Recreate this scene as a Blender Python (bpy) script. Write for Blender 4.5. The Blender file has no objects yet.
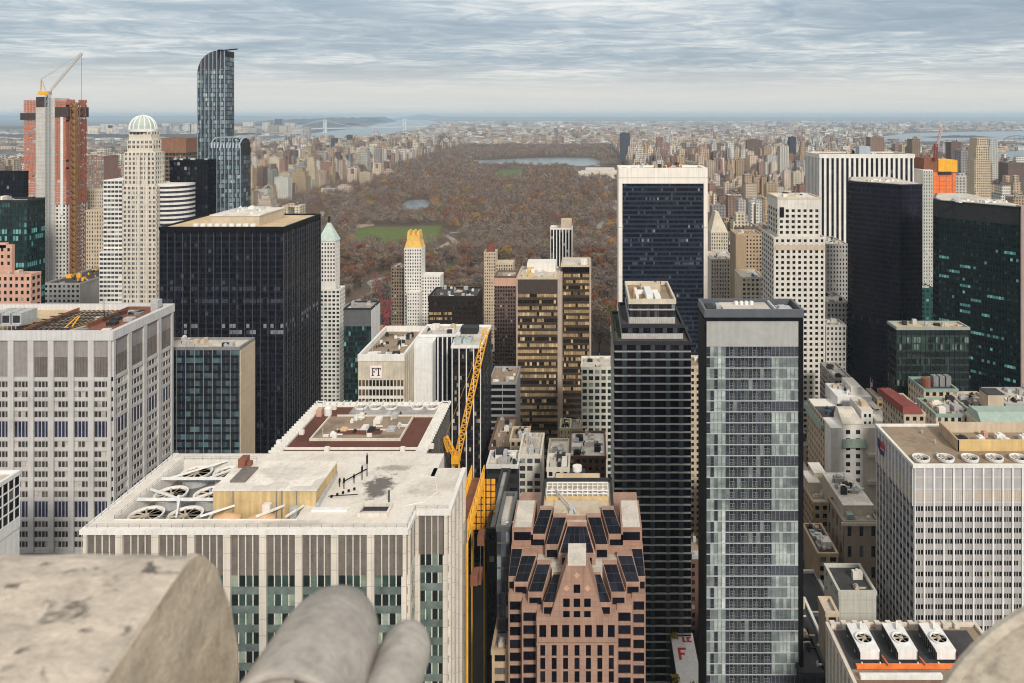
import bpy, math, random
import numpy as np
from mathutils import Vector
R = math.radians
random.seed(11)
rng = np.random.default_rng(5)
sc = bpy.context.scene
COL = sc.collection

# ------------------------------------------------------------------ camera, sky, sun, exposure
F, CX, HY, H = 756.0, 590.0, 115.0, 251.0          # focal length and vanishing point in pixels, eye height in metres
cam = bpy.data.objects.new('camera', bpy.data.cameras.new('camera'))
COL.objects.link(cam)
cam.location = (0, 0, H)
cam.rotation_euler = (R(90), 0, 0)
cam.data.sensor_fit = 'HORIZONTAL'
cam.data.sensor_width = 36
cam.data.lens = 36 * F / 1024
cam.data.shift_x = -(CX - 512) / 1024
cam.data.shift_y = -(341.5 - HY) / 1024
cam.data.clip_start = 0.1
cam.data.clip_end = 400000
cam.data.dof.use_dof = True
cam.data.dof.focus_distance = 450
cam.data.dof.aperture_fstop = 3.4
sc.camera = cam
vs = sc.view_settings
vs.view_transform = 'Standard'; vs.look = 'None'; vs.gamma = 1.0; vs.exposure = 1.05
vs.use_curve_mapping = False
cy = sc.cycles
cy.use_denoising = True; cy.pixel_filter_type = 'BLACKMAN_HARRIS'; cy.filter_width = 1.1
cy.max_bounces = 5; cy.diffuse_bounces = 3; cy.glossy_bounces = 3; cy.volume_bounces = 1
cy.transparent_max_bounces = 6; cy.caustics_reflective = False; cy.caustics_refractive = False

HAZE = 3.8e-5
SUN_EL, SUN_AZ = 33, 158                            # azimuth clockwise from the view direction: behind, to the right
sun = bpy.data.objects.new('sun', bpy.data.lights.new('sun', 'SUN'))
COL.objects.link(sun)
sun.data.energy = 1.5; sun.data.angle = R(10); sun.data.color = (1.0, 0.93, 0.83)
sd_ = Vector((math.sin(R(SUN_AZ)) * math.cos(R(SUN_EL)), math.cos(R(SUN_AZ)) * math.cos(R(SUN_EL)), math.sin(R(SUN_EL))))
sun.rotation_euler = sd_.to_track_quat('Z', 'Y').to_euler()
sun.location = (0, -50, 600)

world = bpy.data.worlds.new('World'); sc.world = world; world.use_nodes = True
wt = world.node_tree; wt.nodes.clear()
def N(t, kind, **kw):
    n = t.nodes.new(kind)
    for k, v in kw.items():
        if isinstance(v, tuple) and k.startswith('i'): pass
        setattr(n, k, v)
    return n
def L(t, a, b): t.links.new(a, b)
def math_(t, op, a, b=None, c=None, clamp=False):
    n = t.nodes.new('ShaderNodeMath'); n.operation = op; n.use_clamp = clamp
    for i, q in enumerate((a, b, c)):
        if q is None: continue
        if isinstance(q, (int, float)): n.inputs[i].default_value = q
        else: t.links.new(q, n.inputs[i])
    return n.outputs[0]
def ramp(t, fac, stops, interp='LINEAR'):
    n = t.nodes.new('ShaderNodeValToRGB'); cr = n.color_ramp; cr.interpolation = interp
    while len(cr.elements) < len(stops): cr.elements.new(0.5)
    for e, (p, c) in zip(cr.elements, stops):
        e.position = p; e.color = (c[0], c[1], c[2], 1)
    t.links.new(fac, n.inputs[0]); return n.outputs[0]
def mixc(t, fac, a, b, blend='MIX'):
    n = t.nodes.new('ShaderNodeMix'); n.data_type = 'RGBA'; n.blend_type = blend
    for s, q in ((n.inputs[0], fac), (n.inputs[6], a), (n.inputs[7], b)):
        if isinstance(q, (int, float)): s.default_value = q
        elif isinstance(q, tuple): s.default_value = (*q, 1) if len(q) == 3 else q
        else: t.links.new(q, s)
    return n.outputs[2]
def noise(t, vec, scale, detail=4, rough=0.55, dist=0.0):
    n = t.nodes.new('ShaderNodeTexNoise')
    n.inputs['Scale'].default_value = scale; n.inputs['Detail'].default_value = detail
    n.inputs['Roughness'].default_value = rough; n.inputs['Distortion'].default_value = dist
    if vec is not None: t.links.new(vec, n.inputs['Vector'])
    return n.outputs[0]

sky = N(wt, 'ShaderNodeTexSky', sky_type='NISHITA', sun_disc=False, sun_elevation=R(SUN_EL), sun_rotation=R(SUN_AZ))
sky.air_density = 1.2; sky.dust_density = 2.0
tc = wt.nodes.new('ShaderNodeTexCoord')
sx = wt.nodes.new('ShaderNodeSeparateXYZ'); L(wt, tc.outputs['Generated'], sx.inputs[0])
zc = math_(wt, 'ADD', math_(wt, 'MAXIMUM', sx.outputs[2], 0.0), 0.035)
cv = wt.nodes.new('ShaderNodeCombineXYZ')
L(wt, math_(wt, 'DIVIDE', sx.outputs[0], zc), cv.inputs[0])
L(wt, math_(wt, 'DIVIDE', sx.outputs[1], zc), cv.inputs[1])
mp = wt.nodes.new('ShaderNodeMapping'); L(wt, cv.outputs[0], mp.inputs[0])
mp.inputs['Scale'].default_value = (0.62, 0.80, 1); mp.inputs['Rotation'].default_value = (0, 0, R(9)); mp.inputs['Location'].default_value = (3.1, 1.7, 0)
n1 = noise(wt, mp.outputs[0], 0.55, 5, 0.5, 0.3)
n2 = noise(wt, mp.outputs[0], 2.6, 9, 0.68, 0.9)
nn = math_(wt, 'ADD', math_(wt, 'MULTIPLY', n1, 0.52), math_(wt, 'MULTIPLY', n2, 0.48))
K_ = 5.6
cl = ramp(wt, nn, [(0.37, (0.265, 0.33, 0.40)), (0.46, (0.335, 0.40, 0.465)), (0.52, (0.44, 0.495, 0.545)), (0.575, (0.61, 0.635, 0.645)), (0.65, (0.78, 0.765, 0.73))])
# towards the horizon the deck thins into a bright pale band
hz = math_(wt, 'DIVIDE', math_(wt, 'SUBTRACT', 0.070, sx.outputs[2]), 0.042, clamp=True)
hz2 = math_(wt, 'MULTIPLY', math_(wt, 'SMOOTH_MIN', hz, 1.0, 0.2), 0.92)
cl2 = mixc(wt, hz2, cl, (0.645, 0.64, 0.615))
ov = math_(wt, 'MULTIPLY', math_(wt, 'SUBTRACT', math_(wt, 'MULTIPLY', sx.outputs[2], 3.0), 0.62, clamp=True), 1.0, clamp=True)
cl2 = mixc(wt, ov, cl2, (0.66, 0.63, 0.58))          # overhead, unseen, the deck is made thin and bright to warm the roofs
scl = wt.nodes.new('ShaderNodeVectorMath'); scl.operation = 'SCALE'; L(wt, cl2, scl.inputs[0]); scl.inputs['Scale'].default_value = K_
skm = mixc(wt, 0.93, sky.outputs[0], scl.outputs[0])
bg = wt.nodes.new('ShaderNodeBackground'); bg.inputs['Strength'].default_value = 0.1
L(wt, skm, bg.inputs[0])
wo = wt.nodes.new('ShaderNodeOutputWorld'); L(wt, bg.outputs[0], wo.inputs[0])

# ------------------------------------------------------------------ helpers
def X(px, D): return (px - CX) * D / F
def Z(py, D): return H - (py - HY) * D / F
def DZ(py, z): return (H - z) * F / (py - HY)        # distance at which height z shows at row py
def P3(px, py, D): return (X(px, D), D, Z(py, D))
def proj(x, y, z): return (CX + F * x / y, HY + F * (H - z) / y) if y > 0.1 else (-9e3, 9e3)

def thing(name, label, cat, loc=(0, 0, 0), group=None):
    o = bpy.data.objects.new(name, None); COL.objects.link(o)
    o.location = loc; o.empty_display_size = 1
    o['label'] = label; o['category'] = cat
    if group: o['group'] = group
    return o
def tag(o, label=None, cat=None, group=None, kind=None):
    if label: o['label'] = label
    if cat: o['category'] = cat
    if group: o['group'] = group
    if kind: o['kind'] = kind
    return o
def origin(o):
    while o.parent is not None: o = o.parent
    return o.location

class MB:
    def __init__(s): s.v, s.f, s.a, s.m, s.c = [], [], [], [], []; s.av = 0.5; s.mi = 0; s.col = None
    def face(s, pts):
        n = len(s.v); s.v.extend(pts); s.f.append(tuple(range(n, n + len(pts)))); s._t()
    def _t(s): s.a.append(s.av); s.m.append(s.mi); s.c.append(s.col)
    def idx(s, vs, fs):
        n = len(s.v); s.v.extend(vs)
        for f in fs: s.f.append(tuple(n + i for i in f)); s._t()
    def box(s, x0, x1, y0, y1, z0, z1, bottom=True):
        vs = [(x0, y0, z0), (x1, y0, z0), (x1, y1, z0), (x0, y1, z0), (x0, y0, z1), (x1, y0, z1), (x1, y1, z1), (x0, y1, z1)]
        fs = [(0, 1, 5, 4), (1, 2, 6, 5), (2, 3, 7, 6), (3, 0, 4, 7), (4, 5, 6, 7)]
        if bottom: fs.append((3, 2, 1, 0))
        s.idx(vs, fs); return s
    def prism(s, poly, z0, z1, poly1=None):
        n = len(poly); q = poly1 or poly
        vs = [(p[0], p[1], z0) for p in poly] + [(p[0], p[1], z1) for p in q]
        fs = [(i, (i + 1) % n, n + (i + 1) % n, n + i) for i in range(n)] + [tuple(range(n, 2 * n)), tuple(range(n - 1, -1, -1))]
        s.idx(vs, fs); return s
    def hexa(s, b, t):           # four bottom and four top points
        s.idx(list(b) + list(t), [(0, 1, 5, 4), (1, 2, 6, 5), (2, 3, 7, 6), (3, 0, 4, 7), (4, 5, 6, 7), (3, 2, 1, 0)]); return s
    def tube(s, p, q, r, n=6, r2=None):
        p, q = Vector(p), Vector(q); d = (q - p)
        if d.length < 1e-6: return s
        d.normalize(); u = d.orthogonal().normalized(); w = d.cross(u); r2 = r if r2 is None else r2
        vs = []
        for c, rr in ((p, r), (q, r2)):
            for i in range(n):
                a = 2 * math.pi * i / n
                vs.append(tuple(c + u * (math.cos(a) * rr) + w * (math.sin(a) * rr)))
        s.idx(vs, [(i, (i + 1) % n, n + (i + 1) % n, n + i) for i in range(n)] + [tuple(range(n, 2 * n)), tuple(range(n - 1, -1, -1))]); return s
    def lathe(s, c, prof, n=20, sy=1.0):     # profile of (radius, z) about a vertical axis
        k = len(prof); vs = []
        for r, z in prof:
            for i in range(n):
                a = 2 * math.pi * i / n
                vs.append((c[0] + math.cos(a) * r, c[1] + math.sin(a) * r * sy, c[2] + z))
        fs = [(j * n + i, j * n + (i + 1) % n, (j + 1) * n + (i + 1) % n, (j + 1) * n + i) for j in range(k - 1) for i in range(n)]
        if prof[-1][0] > 1e-4: fs.append(tuple((k - 1) * n + i for i in range(n)))
        s.idx(vs, fs); return s
    def beam(s, p, q, w):        # square bar
        return s.tube(p, q, w * 0.7, 4)
    def build(s, name, mats, parent=None, smooth=False, kind=None, label=None, base=None):
        if not s.v: return None
        me = bpy.data.meshes.new(name)
        o0 = origin(parent) if parent is not None else Vector(base or (0, 0, 0))
        arr = np.array(s.v, dtype=np.float64) - np.array(o0)
        me.from_pydata(arr.tolist(), [], s.f)
        mats = mats if isinstance(mats, (list, tuple)) else [mats]
        for m in mats: me.materials.append(m)
        if any(s.m): me.polygons.foreach_set('material_index', np.array(s.m, dtype=np.int32))
        at = me.attributes.new('v', 'FLOAT', 'FACE'); at.data.foreach_set('value', np.array(s.a, dtype=np.float32))
        if s.c and s.c[0] is not None:
            ac = me.attributes.new('col', 'FLOAT_COLOR', 'FACE')
            ac.data.foreach_set('color', np.array([(*c, 1.0) for c in s.c], dtype=np.float32).ravel())
        if smooth: me.polygons.foreach_set('use_smooth', np.ones(len(s.f), dtype=bool))
        me.update()
        o = bpy.data.objects.new(name, me); COL.objects.link(o)
        if parent is not None: o.parent = parent
        else: o.location = o0
        if kind: o['kind'] = kind
        if label: o['label'] = label
        return o

# ------------------------------------------------------------------ materials
MATS = {}
def newmat(name):
    m = bpy.data.materials.new(name); m.use_nodes = True
    t = m.node_tree; t.nodes.clear()
    b = t.nodes.new('ShaderNodeBsdfPrincipled'); o = t.nodes.new('ShaderNodeOutputMaterial'); L(t, b.outputs[0], o.inputs[0])
    return m, t, b
def wall(name, col, var=0.18, scale=0.12, rough=0.85, streak=0.12, spec=0.3, metal=0.0, panel=None, bump=0.0):
    """matte surface with mottling, vertical weather streaks and optional panel joints"""
    if name in MATS: return MATS[name]
    m, t, b = newmat(name)
    g = t.nodes.new('ShaderNodeNewGeometry')
    a = noise(t, g.outputs['Position'], scale, 6, 0.6)
    mpn = t.nodes.new('ShaderNodeMapping'); L(t, g.outputs['Position'], mpn.inputs[0]); mpn.inputs['Scale'].default_value = (1.1, 1.1, 0.05)
    s2 = noise(t, mpn.outputs[0], 0.9, 4, 0.6)
    fa = math_(t, 'ADD', math_(t, 'MULTIPLY', math_(t, 'SUBTRACT', a, 0.5), 2 * var * 2), math_(t, 'MULTIPLY', math_(t, 'SUBTRACT', s2, 0.5), 2 * streak * 2))
    val = math_(t, 'ADD', 1.0, fa)
    if panel:
        sp = t.nodes.new('ShaderNodeSeparateXYZ'); L(t, g.outputs['Position'], sp.inputs[0])
        uu = math_(t, 'ADD', sp.outputs[0], sp.outputs[1])
        ja = math_(t, 'LESS_THAN', math_(t, 'FRACT', math_(t, 'DIVIDE', uu, panel[0])), panel[2])
        jb = math_(t, 'LESS_THAN', math_(t, 'FRACT', math_(t, 'DIVIDE', sp.outputs[2], panel[1])), panel[2])
        val = math_(t, 'MULTIPLY', val, math_(t, 'SUBTRACT', 1.0, math_(t, 'MULTIPLY', math_(t, 'MAXIMUM', ja, jb), 0.28)))
    sc_ = t.nodes.new('ShaderNodeVectorMath'); sc_.operation = 'SCALE'; sc_.inputs[0].default_value = col; L(t, val, sc_.inputs['Scale'])
    L(t, sc_.outputs[0], b.inputs['Base Color'])
    b.inputs['Roughness'].default_value = rough; b.inputs['Specular IOR Level'].default_value = spec; b.inputs['Metallic'].default_value = metal
    if bump:
        bn = t.nodes.new('ShaderNodeBump'); bn.inputs['Strength'].default_value = bump; bn.inputs['Distance'].default_value = 0.02
        L(t, noise(t, g.outputs['Position'], 30, 8, 0.65), bn.inputs['Height']); L(t, bn.outputs[0], b.inputs['Normal'])
    MATS[name] = m; return m
def glass(name, stops, rough=0.07, spec=0.5, wob=0.15, emit=None):
    """window glazing: each pane's own value picks blinds, interior, painted reflection or dark glass"""
    if name in MATS: return MATS[name]
    m, t, b = newmat(name)
    at = t.nodes.new('ShaderNodeAttribute'); at.attribute_name = 'v'
    g = t.nodes.new('ShaderNodeNewGeometry')
    c = ramp(t, at.outputs['Fac'], stops, 'CONSTANT')
    n = noise(t, g.outputs['Position'], 0.35, 5, 0.6)
    c = mixc(t, 1.0, c, ramp(t, math_(t, 'ADD', math_(t, 'MULTIPLY', n, .5), math_(t, 'MULTIPLY', noise(t, g.outputs['Position'], 0.05, 4, 0.6), .5)), [(0.34, (0.45, 0.45, 0.47)), (0.64, (1.6, 1.58, 1.55))]), 'MULTIPLY')
    L(t, c, b.inputs['Base Color'])
    b.inputs['Roughness'].default_value = rough; b.inputs['Specular IOR Level'].default_value = spec
    if wob:
        bn = t.nodes.new('ShaderNodeBump'); bn.inputs['Strength'].default_value = wob; bn.inputs['Distance'].default_value = 0.6
        L(t, noise(t, g.outputs['Position'], 0.5, 3, 0.5), bn.inputs['Height']); L(t, bn.outputs[0], b.inputs['Normal'])
    if emit:
        L(t, ramp(t, at.outputs['Fac'], emit, 'CONSTANT'), b.inputs['Emission Color']); b.inputs['Emission Strength'].default_value = 1.0
    MATS[name] = m; return m
def roofmat(name, col, stain=(0.05, 0.045, 0.04), amount=0.5, scale=0.09, rough=0.9):
    if name in MATS: return MATS[name]
    m, t, b = newmat(name)
    g = t.nodes.new('ShaderNodeNewGeometry')
    a = noise(t, g.outputs['Position'], scale, 8, 0.68, 0.5); f = noise(t, g.outputs['Position'], scale * 14, 4, 0.7)
    k = ramp(t, a, [(0.50, (0, 0, 0)), (0.74, (amount, amount, amount))])
    c = mixc(t, k, col, stain)
    c = mixc(t, 1.0, c, ramp(t, f, [(0.25, (0.84, 0.84, 0.84)), (0.75, (1.12, 1.12, 1.12))]), 'MULTIPLY')
    sp = t.nodes.new('ShaderNodeSeparateXYZ'); L(t, g.outputs['Position'], sp.inputs[0])
    sm = math_(t, 'MAXIMUM', math_(t, 'LESS_THAN', math_(t, 'FRACT', math_(t, 'DIVIDE', sp.outputs[0], 2.7)), .035), math_(t, 'LESS_THAN', math_(t, 'FRACT', math_(t, 'DIVIDE', sp.outputs[1], 7.3)), .02))
    vo = t.nodes.new('ShaderNodeTexVoronoi'); vo.distance = 'CHEBYCHEV'; vo.inputs['Scale'].default_value = .16; L(t, g.outputs['Position'], vo.inputs['Vector'])
    svo = t.nodes.new('ShaderNodeSeparateColor'); L(t, vo.outputs['Color'], svo.inputs[0])
    k2 = math_(t, 'MULTIPLY', math_(t, 'SUBTRACT', 1.0, math_(t, 'MULTIPLY', sm, .16)), math_(t, 'ADD', .86, math_(t, 'MULTIPLY', svo.outputs[0], .26)))
    s3 = t.nodes.new('ShaderNodeVectorMath'); s3.operation = 'SCALE'; L(t, c, s3.inputs[0]); L(t, k2, s3.inputs['Scale'])
    L(t, s3.outputs[0], b.inputs['Base Color']); b.inputs['Roughness'].default_value = rough; b.inputs['Specular IOR Level'].default_value = 0.25
    MATS[name] = m; return m

# walls and metals
concrete = wall('pale concrete', (0.50, 0.485, 0.475), 0.14, 0.1, panel=(8.73, 4.36, 0.03))
cream = wall('cream stone', (0.64, 0.585, 0.51), 0.13, 0.15, panel=(1.7, 4.0, 0.05))
white_stone = wall('white stone', (0.72, 0.70, 0.66), 0.12, 0.12)
travertine = wall('travertine', (0.64, 0.61, 0.555), 0.14, 0.2, panel=(5.2, 3.7, 0.03))
limestone = wall('limestone', (0.56, 0.50, 0.40), 0.2, 0.15)
tan_brick = wall('tan brick', (0.44, 0.33, 0.22), 0.2, 0.2)
beige = wall('beige brick', (0.52, 0.43, 0.32), 0.18, 0.18)
brown_brick = wall('brown brick', (0.14, 0.075, 0.055), 0.25, 0.2)
pink_brick = wall('pink brick', (0.55, 0.33, 0.25), 0.15, 0.2)
pink_granite = wall('pink granite', (0.33, 0.20, 0.15), 0.16, 0.25, 0.55, panel=(1.6, 1.3, 0.05))
pale_pink = wall('pale pink granite', (0.35, 0.22, 0.165), 0.2, 0.25, 0.6, panel=(1.6, 1.3, 0.06))
grey_steel = wall('grey steel', (0.26, 0.26, 0.27), 0.15, 0.3, 0.5, metal=0.3)
dark_grey = wall('dark grey cladding', (0.030, 0.030, 0.034), 0.2, 0.2, 0.6, spec=0.2)
mid_grey = wall('mid grey cladding', (0.13, 0.125, 0.125), 0.2, 0.2, 0.6, panel=(2.2, 3.6, 0.06))
black_metal = wall('black metal', (0.007, 0.007, 0.009), 0.2, 0.2, 0.5, spec=0.12)
bronze_dark = wall('dark bronze', (0.022, 0.016, 0.014), 0.2, 0.2, 0.5, spec=0.15)
white_paint = wall('white painted metal', (0.74, 0.74, 0.73), 0.1, 0.4, 0.5)
offwhite = wall('off white wall', (0.70, 0.67, 0.62), 0.12, 0.1)
grey_wall = wall('grey wall', (0.36, 0.35, 0.34), 0.18, 0.15)
lilac_panel = wall('grey spandrel panel', (0.40, 0.385, 0.385), 0.12, 0.3, 0.6)
tan_wall = wall('tan stucco wall', (0.52, 0.39, 0.20), 0.25, 0.25, streak=0.3)
ochre_wall = wall('ochre stucco', (0.60, 0.43, 0.20), 0.15, 0.25, panel=(3.4, 1.3, 0.04))
copper_green = wall('green copper', (0.25, 0.33, 0.285), 0.2, 0.3, 0.7)
gold = wall('gilded stone', (0.75, 0.48, 0.13), 0.15, 0.3, 0.5)
orange_net = wall('orange safety netting', (0.50, 0.19, 0.12), 0.25, 0.5)
orange_bright = wall('bright orange tarp', (0.80, 0.20, 0.05), 0.25, 0.4)
yellow_paint = wall('yellow crane paint', (0.80, 0.40, 0.035), 0.15, 0.4, 0.5)
red_paint = wall('red crane paint', (0.24, 0.055, 0.06), 0.15, 0.4, 0.5)
rust = wall('rusty steel', (0.22, 0.09, 0.055), 0.3, 0.4)
red_roof = wall('red painted roof', (0.19, 0.05, 0.042), 0.2, 0.4)
peach = wall('peach fibreglass', (0.66, 0.42, 0.25), 0.12, 0.4, 0.6)
louvre = wall('brown louvre', (0.165, 0.145, 0.13), 0.22, 0.4, 0.6, streak=0.25)
louvre_grey = wall('grey louvre', (0.27, 0.245, 0.24), 0.15, 0.4, 0.6, streak=0.2)
teal_span = glass('teal spandrel glass', [(0, (0.085, 0.115, 0.11)), (0.5, (0.13, 0.165, 0.155)), (0.85, (0.05, 0.07, 0.07))], 0.2)
navy_span = wall('navy spandrel', (0.011, 0.012, 0.018), 0.3, 0.3, 0.4, spec=0.2)
zinc = wall('galvanised metal', (0.50, 0.52, 0.53), 0.15, 0.6, 0.45, metal=0.3)
blue_tarp = wall('blue tarp', (0.03, 0.16, 0.42), 0.2, 0.6, 0.5)
navy_paint = wall('navy paint', (0.02, 0.025, 0.13), 0.1, 0.6, 0.5)
red_sign = wall('red paint', (0.55, 0.04, 0.04), 0.1, 0.6, 0.5)
sign_white = wall('white sign panel', (0.85, 0.76, 0.73), 0.04, 0.6, 0.5)
black_paint = wall('black sign paint', (0.01, 0.01, 0.01), 0.05, 0.6, 0.5)
ochre_leaf = wall('yellow planting', (0.30, 0.22, 0.03), 0.3, 1.0)
# roofs
roof_white = roofmat('white roof membrane', (0.70, 0.66, 0.60), (0.30, 0.26, 0.22), 0.6, 0.08)
roof_brown = roofmat('brown ballast roof', (0.125, 0.05, 0.036), (0.07, 0.035, 0.03), 0.5, 0.2)
roof_tan = roofmat('tan gravel roof', (0.30, 0.23, 0.165), (0.09, 0.075, 0.06), 0.8, 0.08)
roof_grey = roofmat('grey gravel roof', (0.34, 0.33, 0.32), (0.12, 0.115, 0.11), 0.7, 0.1)
roof_pale = roofmat('pale gravel roof', (0.55, 0.51, 0.45), (0.25, 0.22, 0.19), 0.6, 0.1)
roof_dark = roofmat('dark tar roof', (0.055, 0.055, 0.058), (0.13, 0.13, 0.13), 0.6, 0.1)
roof_gold = roofmat('sandy roof', (0.58, 0.45, 0.29), (0.3, 0.22, 0.13), 0.5, 0.1)
stain_tar = roofmat('tar stain', (0.07, 0.06, 0.06), (0.30, 0.27, 0.24), 0.9, 0.35)
# glazing
g_brown = glass('brown grey glazing', [(0, (0.035, 0.03, 0.028)), (0.55, (0.09, 0.08, 0.07)), (0.78, (0.022, 0.026, 0.060)), (0.90, (0.40, 0.38, 0.34))])
g_dark = glass('dark glazing', [(0, (0.008, 0.009, 0.010)), (0.6, (0.02, 0.02, 0.022)), (0.88, (0.12, 0.11, 0.10)), (0.96, (0.32, 0.29, 0.24))])
g_navy = glass('navy glazing', [(0, (0.006, 0.007, 0.012)), (0.62, (0.012, 0.014, 0.024)), (0.90, (0.04, 0.045, 0.065)), (0.975, (0.20, 0.21, 0.24))], 0.09, 0.16)
g_blue = glass('deep blue glazing', [(0, (0.007, 0.010, 0.020)), (0.62, (0.013, 0.019, 0.036)), (0.90, (0.05, 0.065, 0.10)), (0.975, (0.20, 0.22, 0.27))], 0.09, 0.2)
g_black = glass('black glazing', [(0, (0.006, 0.006, 0.010)), (0.7, (0.012, 0.012, 0.019)), (0.94, (0.03, 0.03, 0.045)), (0.985, (0.16, 0.15, 0.15))], 0.09, 0.18)
g_teal = glass('teal glazing', [(0, (0.008, 0.022, 0.022)), (0.5, (0.014, 0.040, 0.040)), (0.78, (0.028, 0.074, 0.072)), (0.93, (0.08, 0.17, 0.17))], 0.08, 0.35,
               emit=[(0, (0, 0, 0)), (0.93, (0.012, 0.045, 0.042)), (0.98, (0.04, 0.11, 0.10))])
g_green = glass('green office glazing', [(0, (0.012, 0.02, 0.02)), (0.45, (0.035, 0.065, 0.058)), (0.75, (0.13, 0.19, 0.165)), (0.92, (0.28, 0.34, 0.28))])
g_pale = glass('pale green glazing', [(0, (0.10, 0.14, 0.135)), (0.35, (0.20, 0.27, 0.25)), (0.7, (0.34, 0.42, 0.38)), (0.92, (0.06, 0.07, 0.08))], 0.1)
g_gold = glass('bronze gold glazing', [(0, (0.02, 0.016, 0.012)), (0.40, (0.10, 0.07, 0.04)), (0.62, (0.34, 0.25, 0.14)), (0.9, (0.55, 0.42, 0.26))], 0.12)
g_hotel = glass('slate glazing', [(0, (0.035, 0.038, 0.05)), (0.55, (0.07, 0.075, 0.09)), (0.83, (0.17, 0.20, 0.21)), (0.95, (0.45, 0.46, 0.44))], 0.1)
g_steel = glass('silver blue glazing', [(0, (0.045, 0.065, 0.085)), (0.4, (0.085, 0.12, 0.145)), (0.65, (0.19, 0.25, 0.26)), (0.88, (0.33, 0.39, 0.38))], 0.1)
g_indigo = glass('indigo glazing', [(0, (0.010, 0.010, 0.022)), (0.5, (0.016, 0.016, 0.032)), (0.9, (0.03, 0.03, 0.05)), (0.99, (0.10, 0.09, 0.10))], 0.12, 0.2)
# ------------------------------------------------------------------ the ground, water and far terrain
def ground_mat():
    m, t, b = newmat('city ground')
    g = t.nodes.new('ShaderNodeNewGeometry')
    sp = t.nodes.new('ShaderNodeSeparateXYZ'); L(t, g.outputs['Position'], sp.inputs[0])
    a = noise(t, g.outputs['Position'], 0.0006, 8, 0.62); f = noise(t, g.outputs['Position'], 0.012, 4, 0.7)
    urban = ramp(t, f, [(0.3, (0.045, 0.042, 0.045)), (0.5, (0.085, 0.078, 0.08)), (0.7, (0.17, 0.155, 0.15))])
    wood = ramp(t, f, [(0.3, (0.045, 0.038, 0.042)), (0.7, (0.085, 0.068, 0.07))])
    c = mixc(t, ramp(t, a, [(0.46, (0, 0, 0)), (0.56, (1, 1, 1))]), urban, wood)
    near = math_(t, 'LESS_THAN', sp.outputs[1], 1100.0)
    asphalt = ramp(t, f, [(0.3, (0.04, 0.04, 0.042)), (0.7, (0.065, 0.063, 0.06))])
    L(t, mixc(t, near, c, asphalt), b.inputs['Base Color']); b.inputs['Roughness'].default_value = 0.9
    return m
def flat(name, poly, z, mat, kind='structure', label=None, cat=None):
    mb = MB(); mb.face([(p[0], p[1], z) for p in poly]); o = mb.build(name, mat); o['kind'] = kind
    return tag(o, label, cat)
def gp(px, py): D = DZ(py, 0.0); return (X(px, D), D)
GR = 62000
gm = MB(); gm.face([(-GR, -900, 0), (GR, -900, 0), (GR, GR, 0), (-GR, GR, 0)])
tag(gm.build('ground', ground_mat()), kind='structure')

def water_mat():
    m, t, b = newmat('water')
    g = t.nodes.new('ShaderNodeNewGeometry')
    b.inputs['Base Color'].default_value = (0.17, 0.215, 0.235, 1); b.inputs['Roughness'].default_value = 0.22; b.inputs['Specular IOR Level'].default_value = 0.5
    bn = t.nodes.new('ShaderNodeBump'); bn.inputs['Strength'].default_value = 0.25; bn.inputs['Distance'].default_value = 1.0
    L(t, noise(t, g.outputs['Position'], 0.05, 4), bn.inputs['Height']); L(t, bn.outputs[0], b.inputs['Normal'])
    return m
WATER = water_mat()
river = [(-80, 186), (60, 181), (122, 175), (200, 160), (250, 152), (288, 144.6), (330, 141), (369, 137.5), (412, 130.5), (432, 125), (438, 121.5),
         (425, 120), (392, 120.6), (384, 122), (362, 128), (330, 131), (296, 135.5), (250, 142), (180, 151), (100, 158), (-80, 164)]
flat('river_water', [gp(*p) for p in river], 0.5, WATER)
flat('estuary_water', [gp(*p) for p in [(870, 138), (905, 133.5), (960, 131.8), (1030, 131), (1110, 130.5), (1110, 141), (1024, 142), (980, 141), (930, 141.5), (890, 141)]], 0.5, WATER)
flat('tidal_strait_water', [gp(*p) for p in [(975, 162), (1000, 152), (1040, 149), (1110, 148), (1110, 166), (1020, 166)]], 0.5, WATER)
flat('park_reservoir', [gp(*p) for p in [(462, 163.5), (480, 160.5), (520, 158.6), (560, 157.6), (590, 158), (602, 161), (603, 164), (585, 166), (550, 166), (520, 164.8), (490, 165)]], 0.6, WATER)
flat('park_lake', [gp(*p) for p in [(400, 205), (410, 200.5), (424, 200), (432, 203), (428, 207), (418, 210.5), (404, 211)]], 0.6, WATER)
LAWN = roofmat('autumn lawn', (0.105, 0.145, 0.035), (0.16, 0.15, 0.06), 0.5, 0.02)
DIRT = roofmat('bare path earth', (0.36, 0.29, 0.22), (0.25, 0.2, 0.15), 0.5, 0.05)
PARKX = lambda D: (-800 - 0.03 * D, 150)
pk = [(-845, 800), (150, 800), (150, 5900), (-985, 5900)]
flat('park_ground', pk, 0.25, roofmat('leaf litter', (0.13, 0.095, 0.07), (0.075, 0.06, 0.05), 0.6, 0.03))
lawns = [[(352, 240), (358, 229.5), (372, 227), (405, 227.5), (440, 225.5), (447, 230), (441, 239), (420, 246), (380, 244)],
         [(494, 173), (502, 170), (522, 168.5), (528, 171), (520, 175.5), (500, 177)], [(438, 270), (452, 266), (464, 270), (458, 280), (440, 279)]]
for lw in lawns: flat('park_lawn', [gp(*p) for p in lw], 0.45, LAWN)
for pth in ([(356, 229), (374, 226), (374, 223.8), (356, 225)], [(426, 254), (448, 242), (450, 244), (430, 257)], [(520, 173), (528, 171.5), (529, 174), (521, 176)],
            [(560, 243), (571, 238), (578, 226), (580, 227), (574, 240), (562, 246)], [(347, 246), (370, 244.5), (371, 247), (347, 248.5)]):
    flat('park_path', [gp(*p) for p in pth], 0.5, DIRT)

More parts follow.
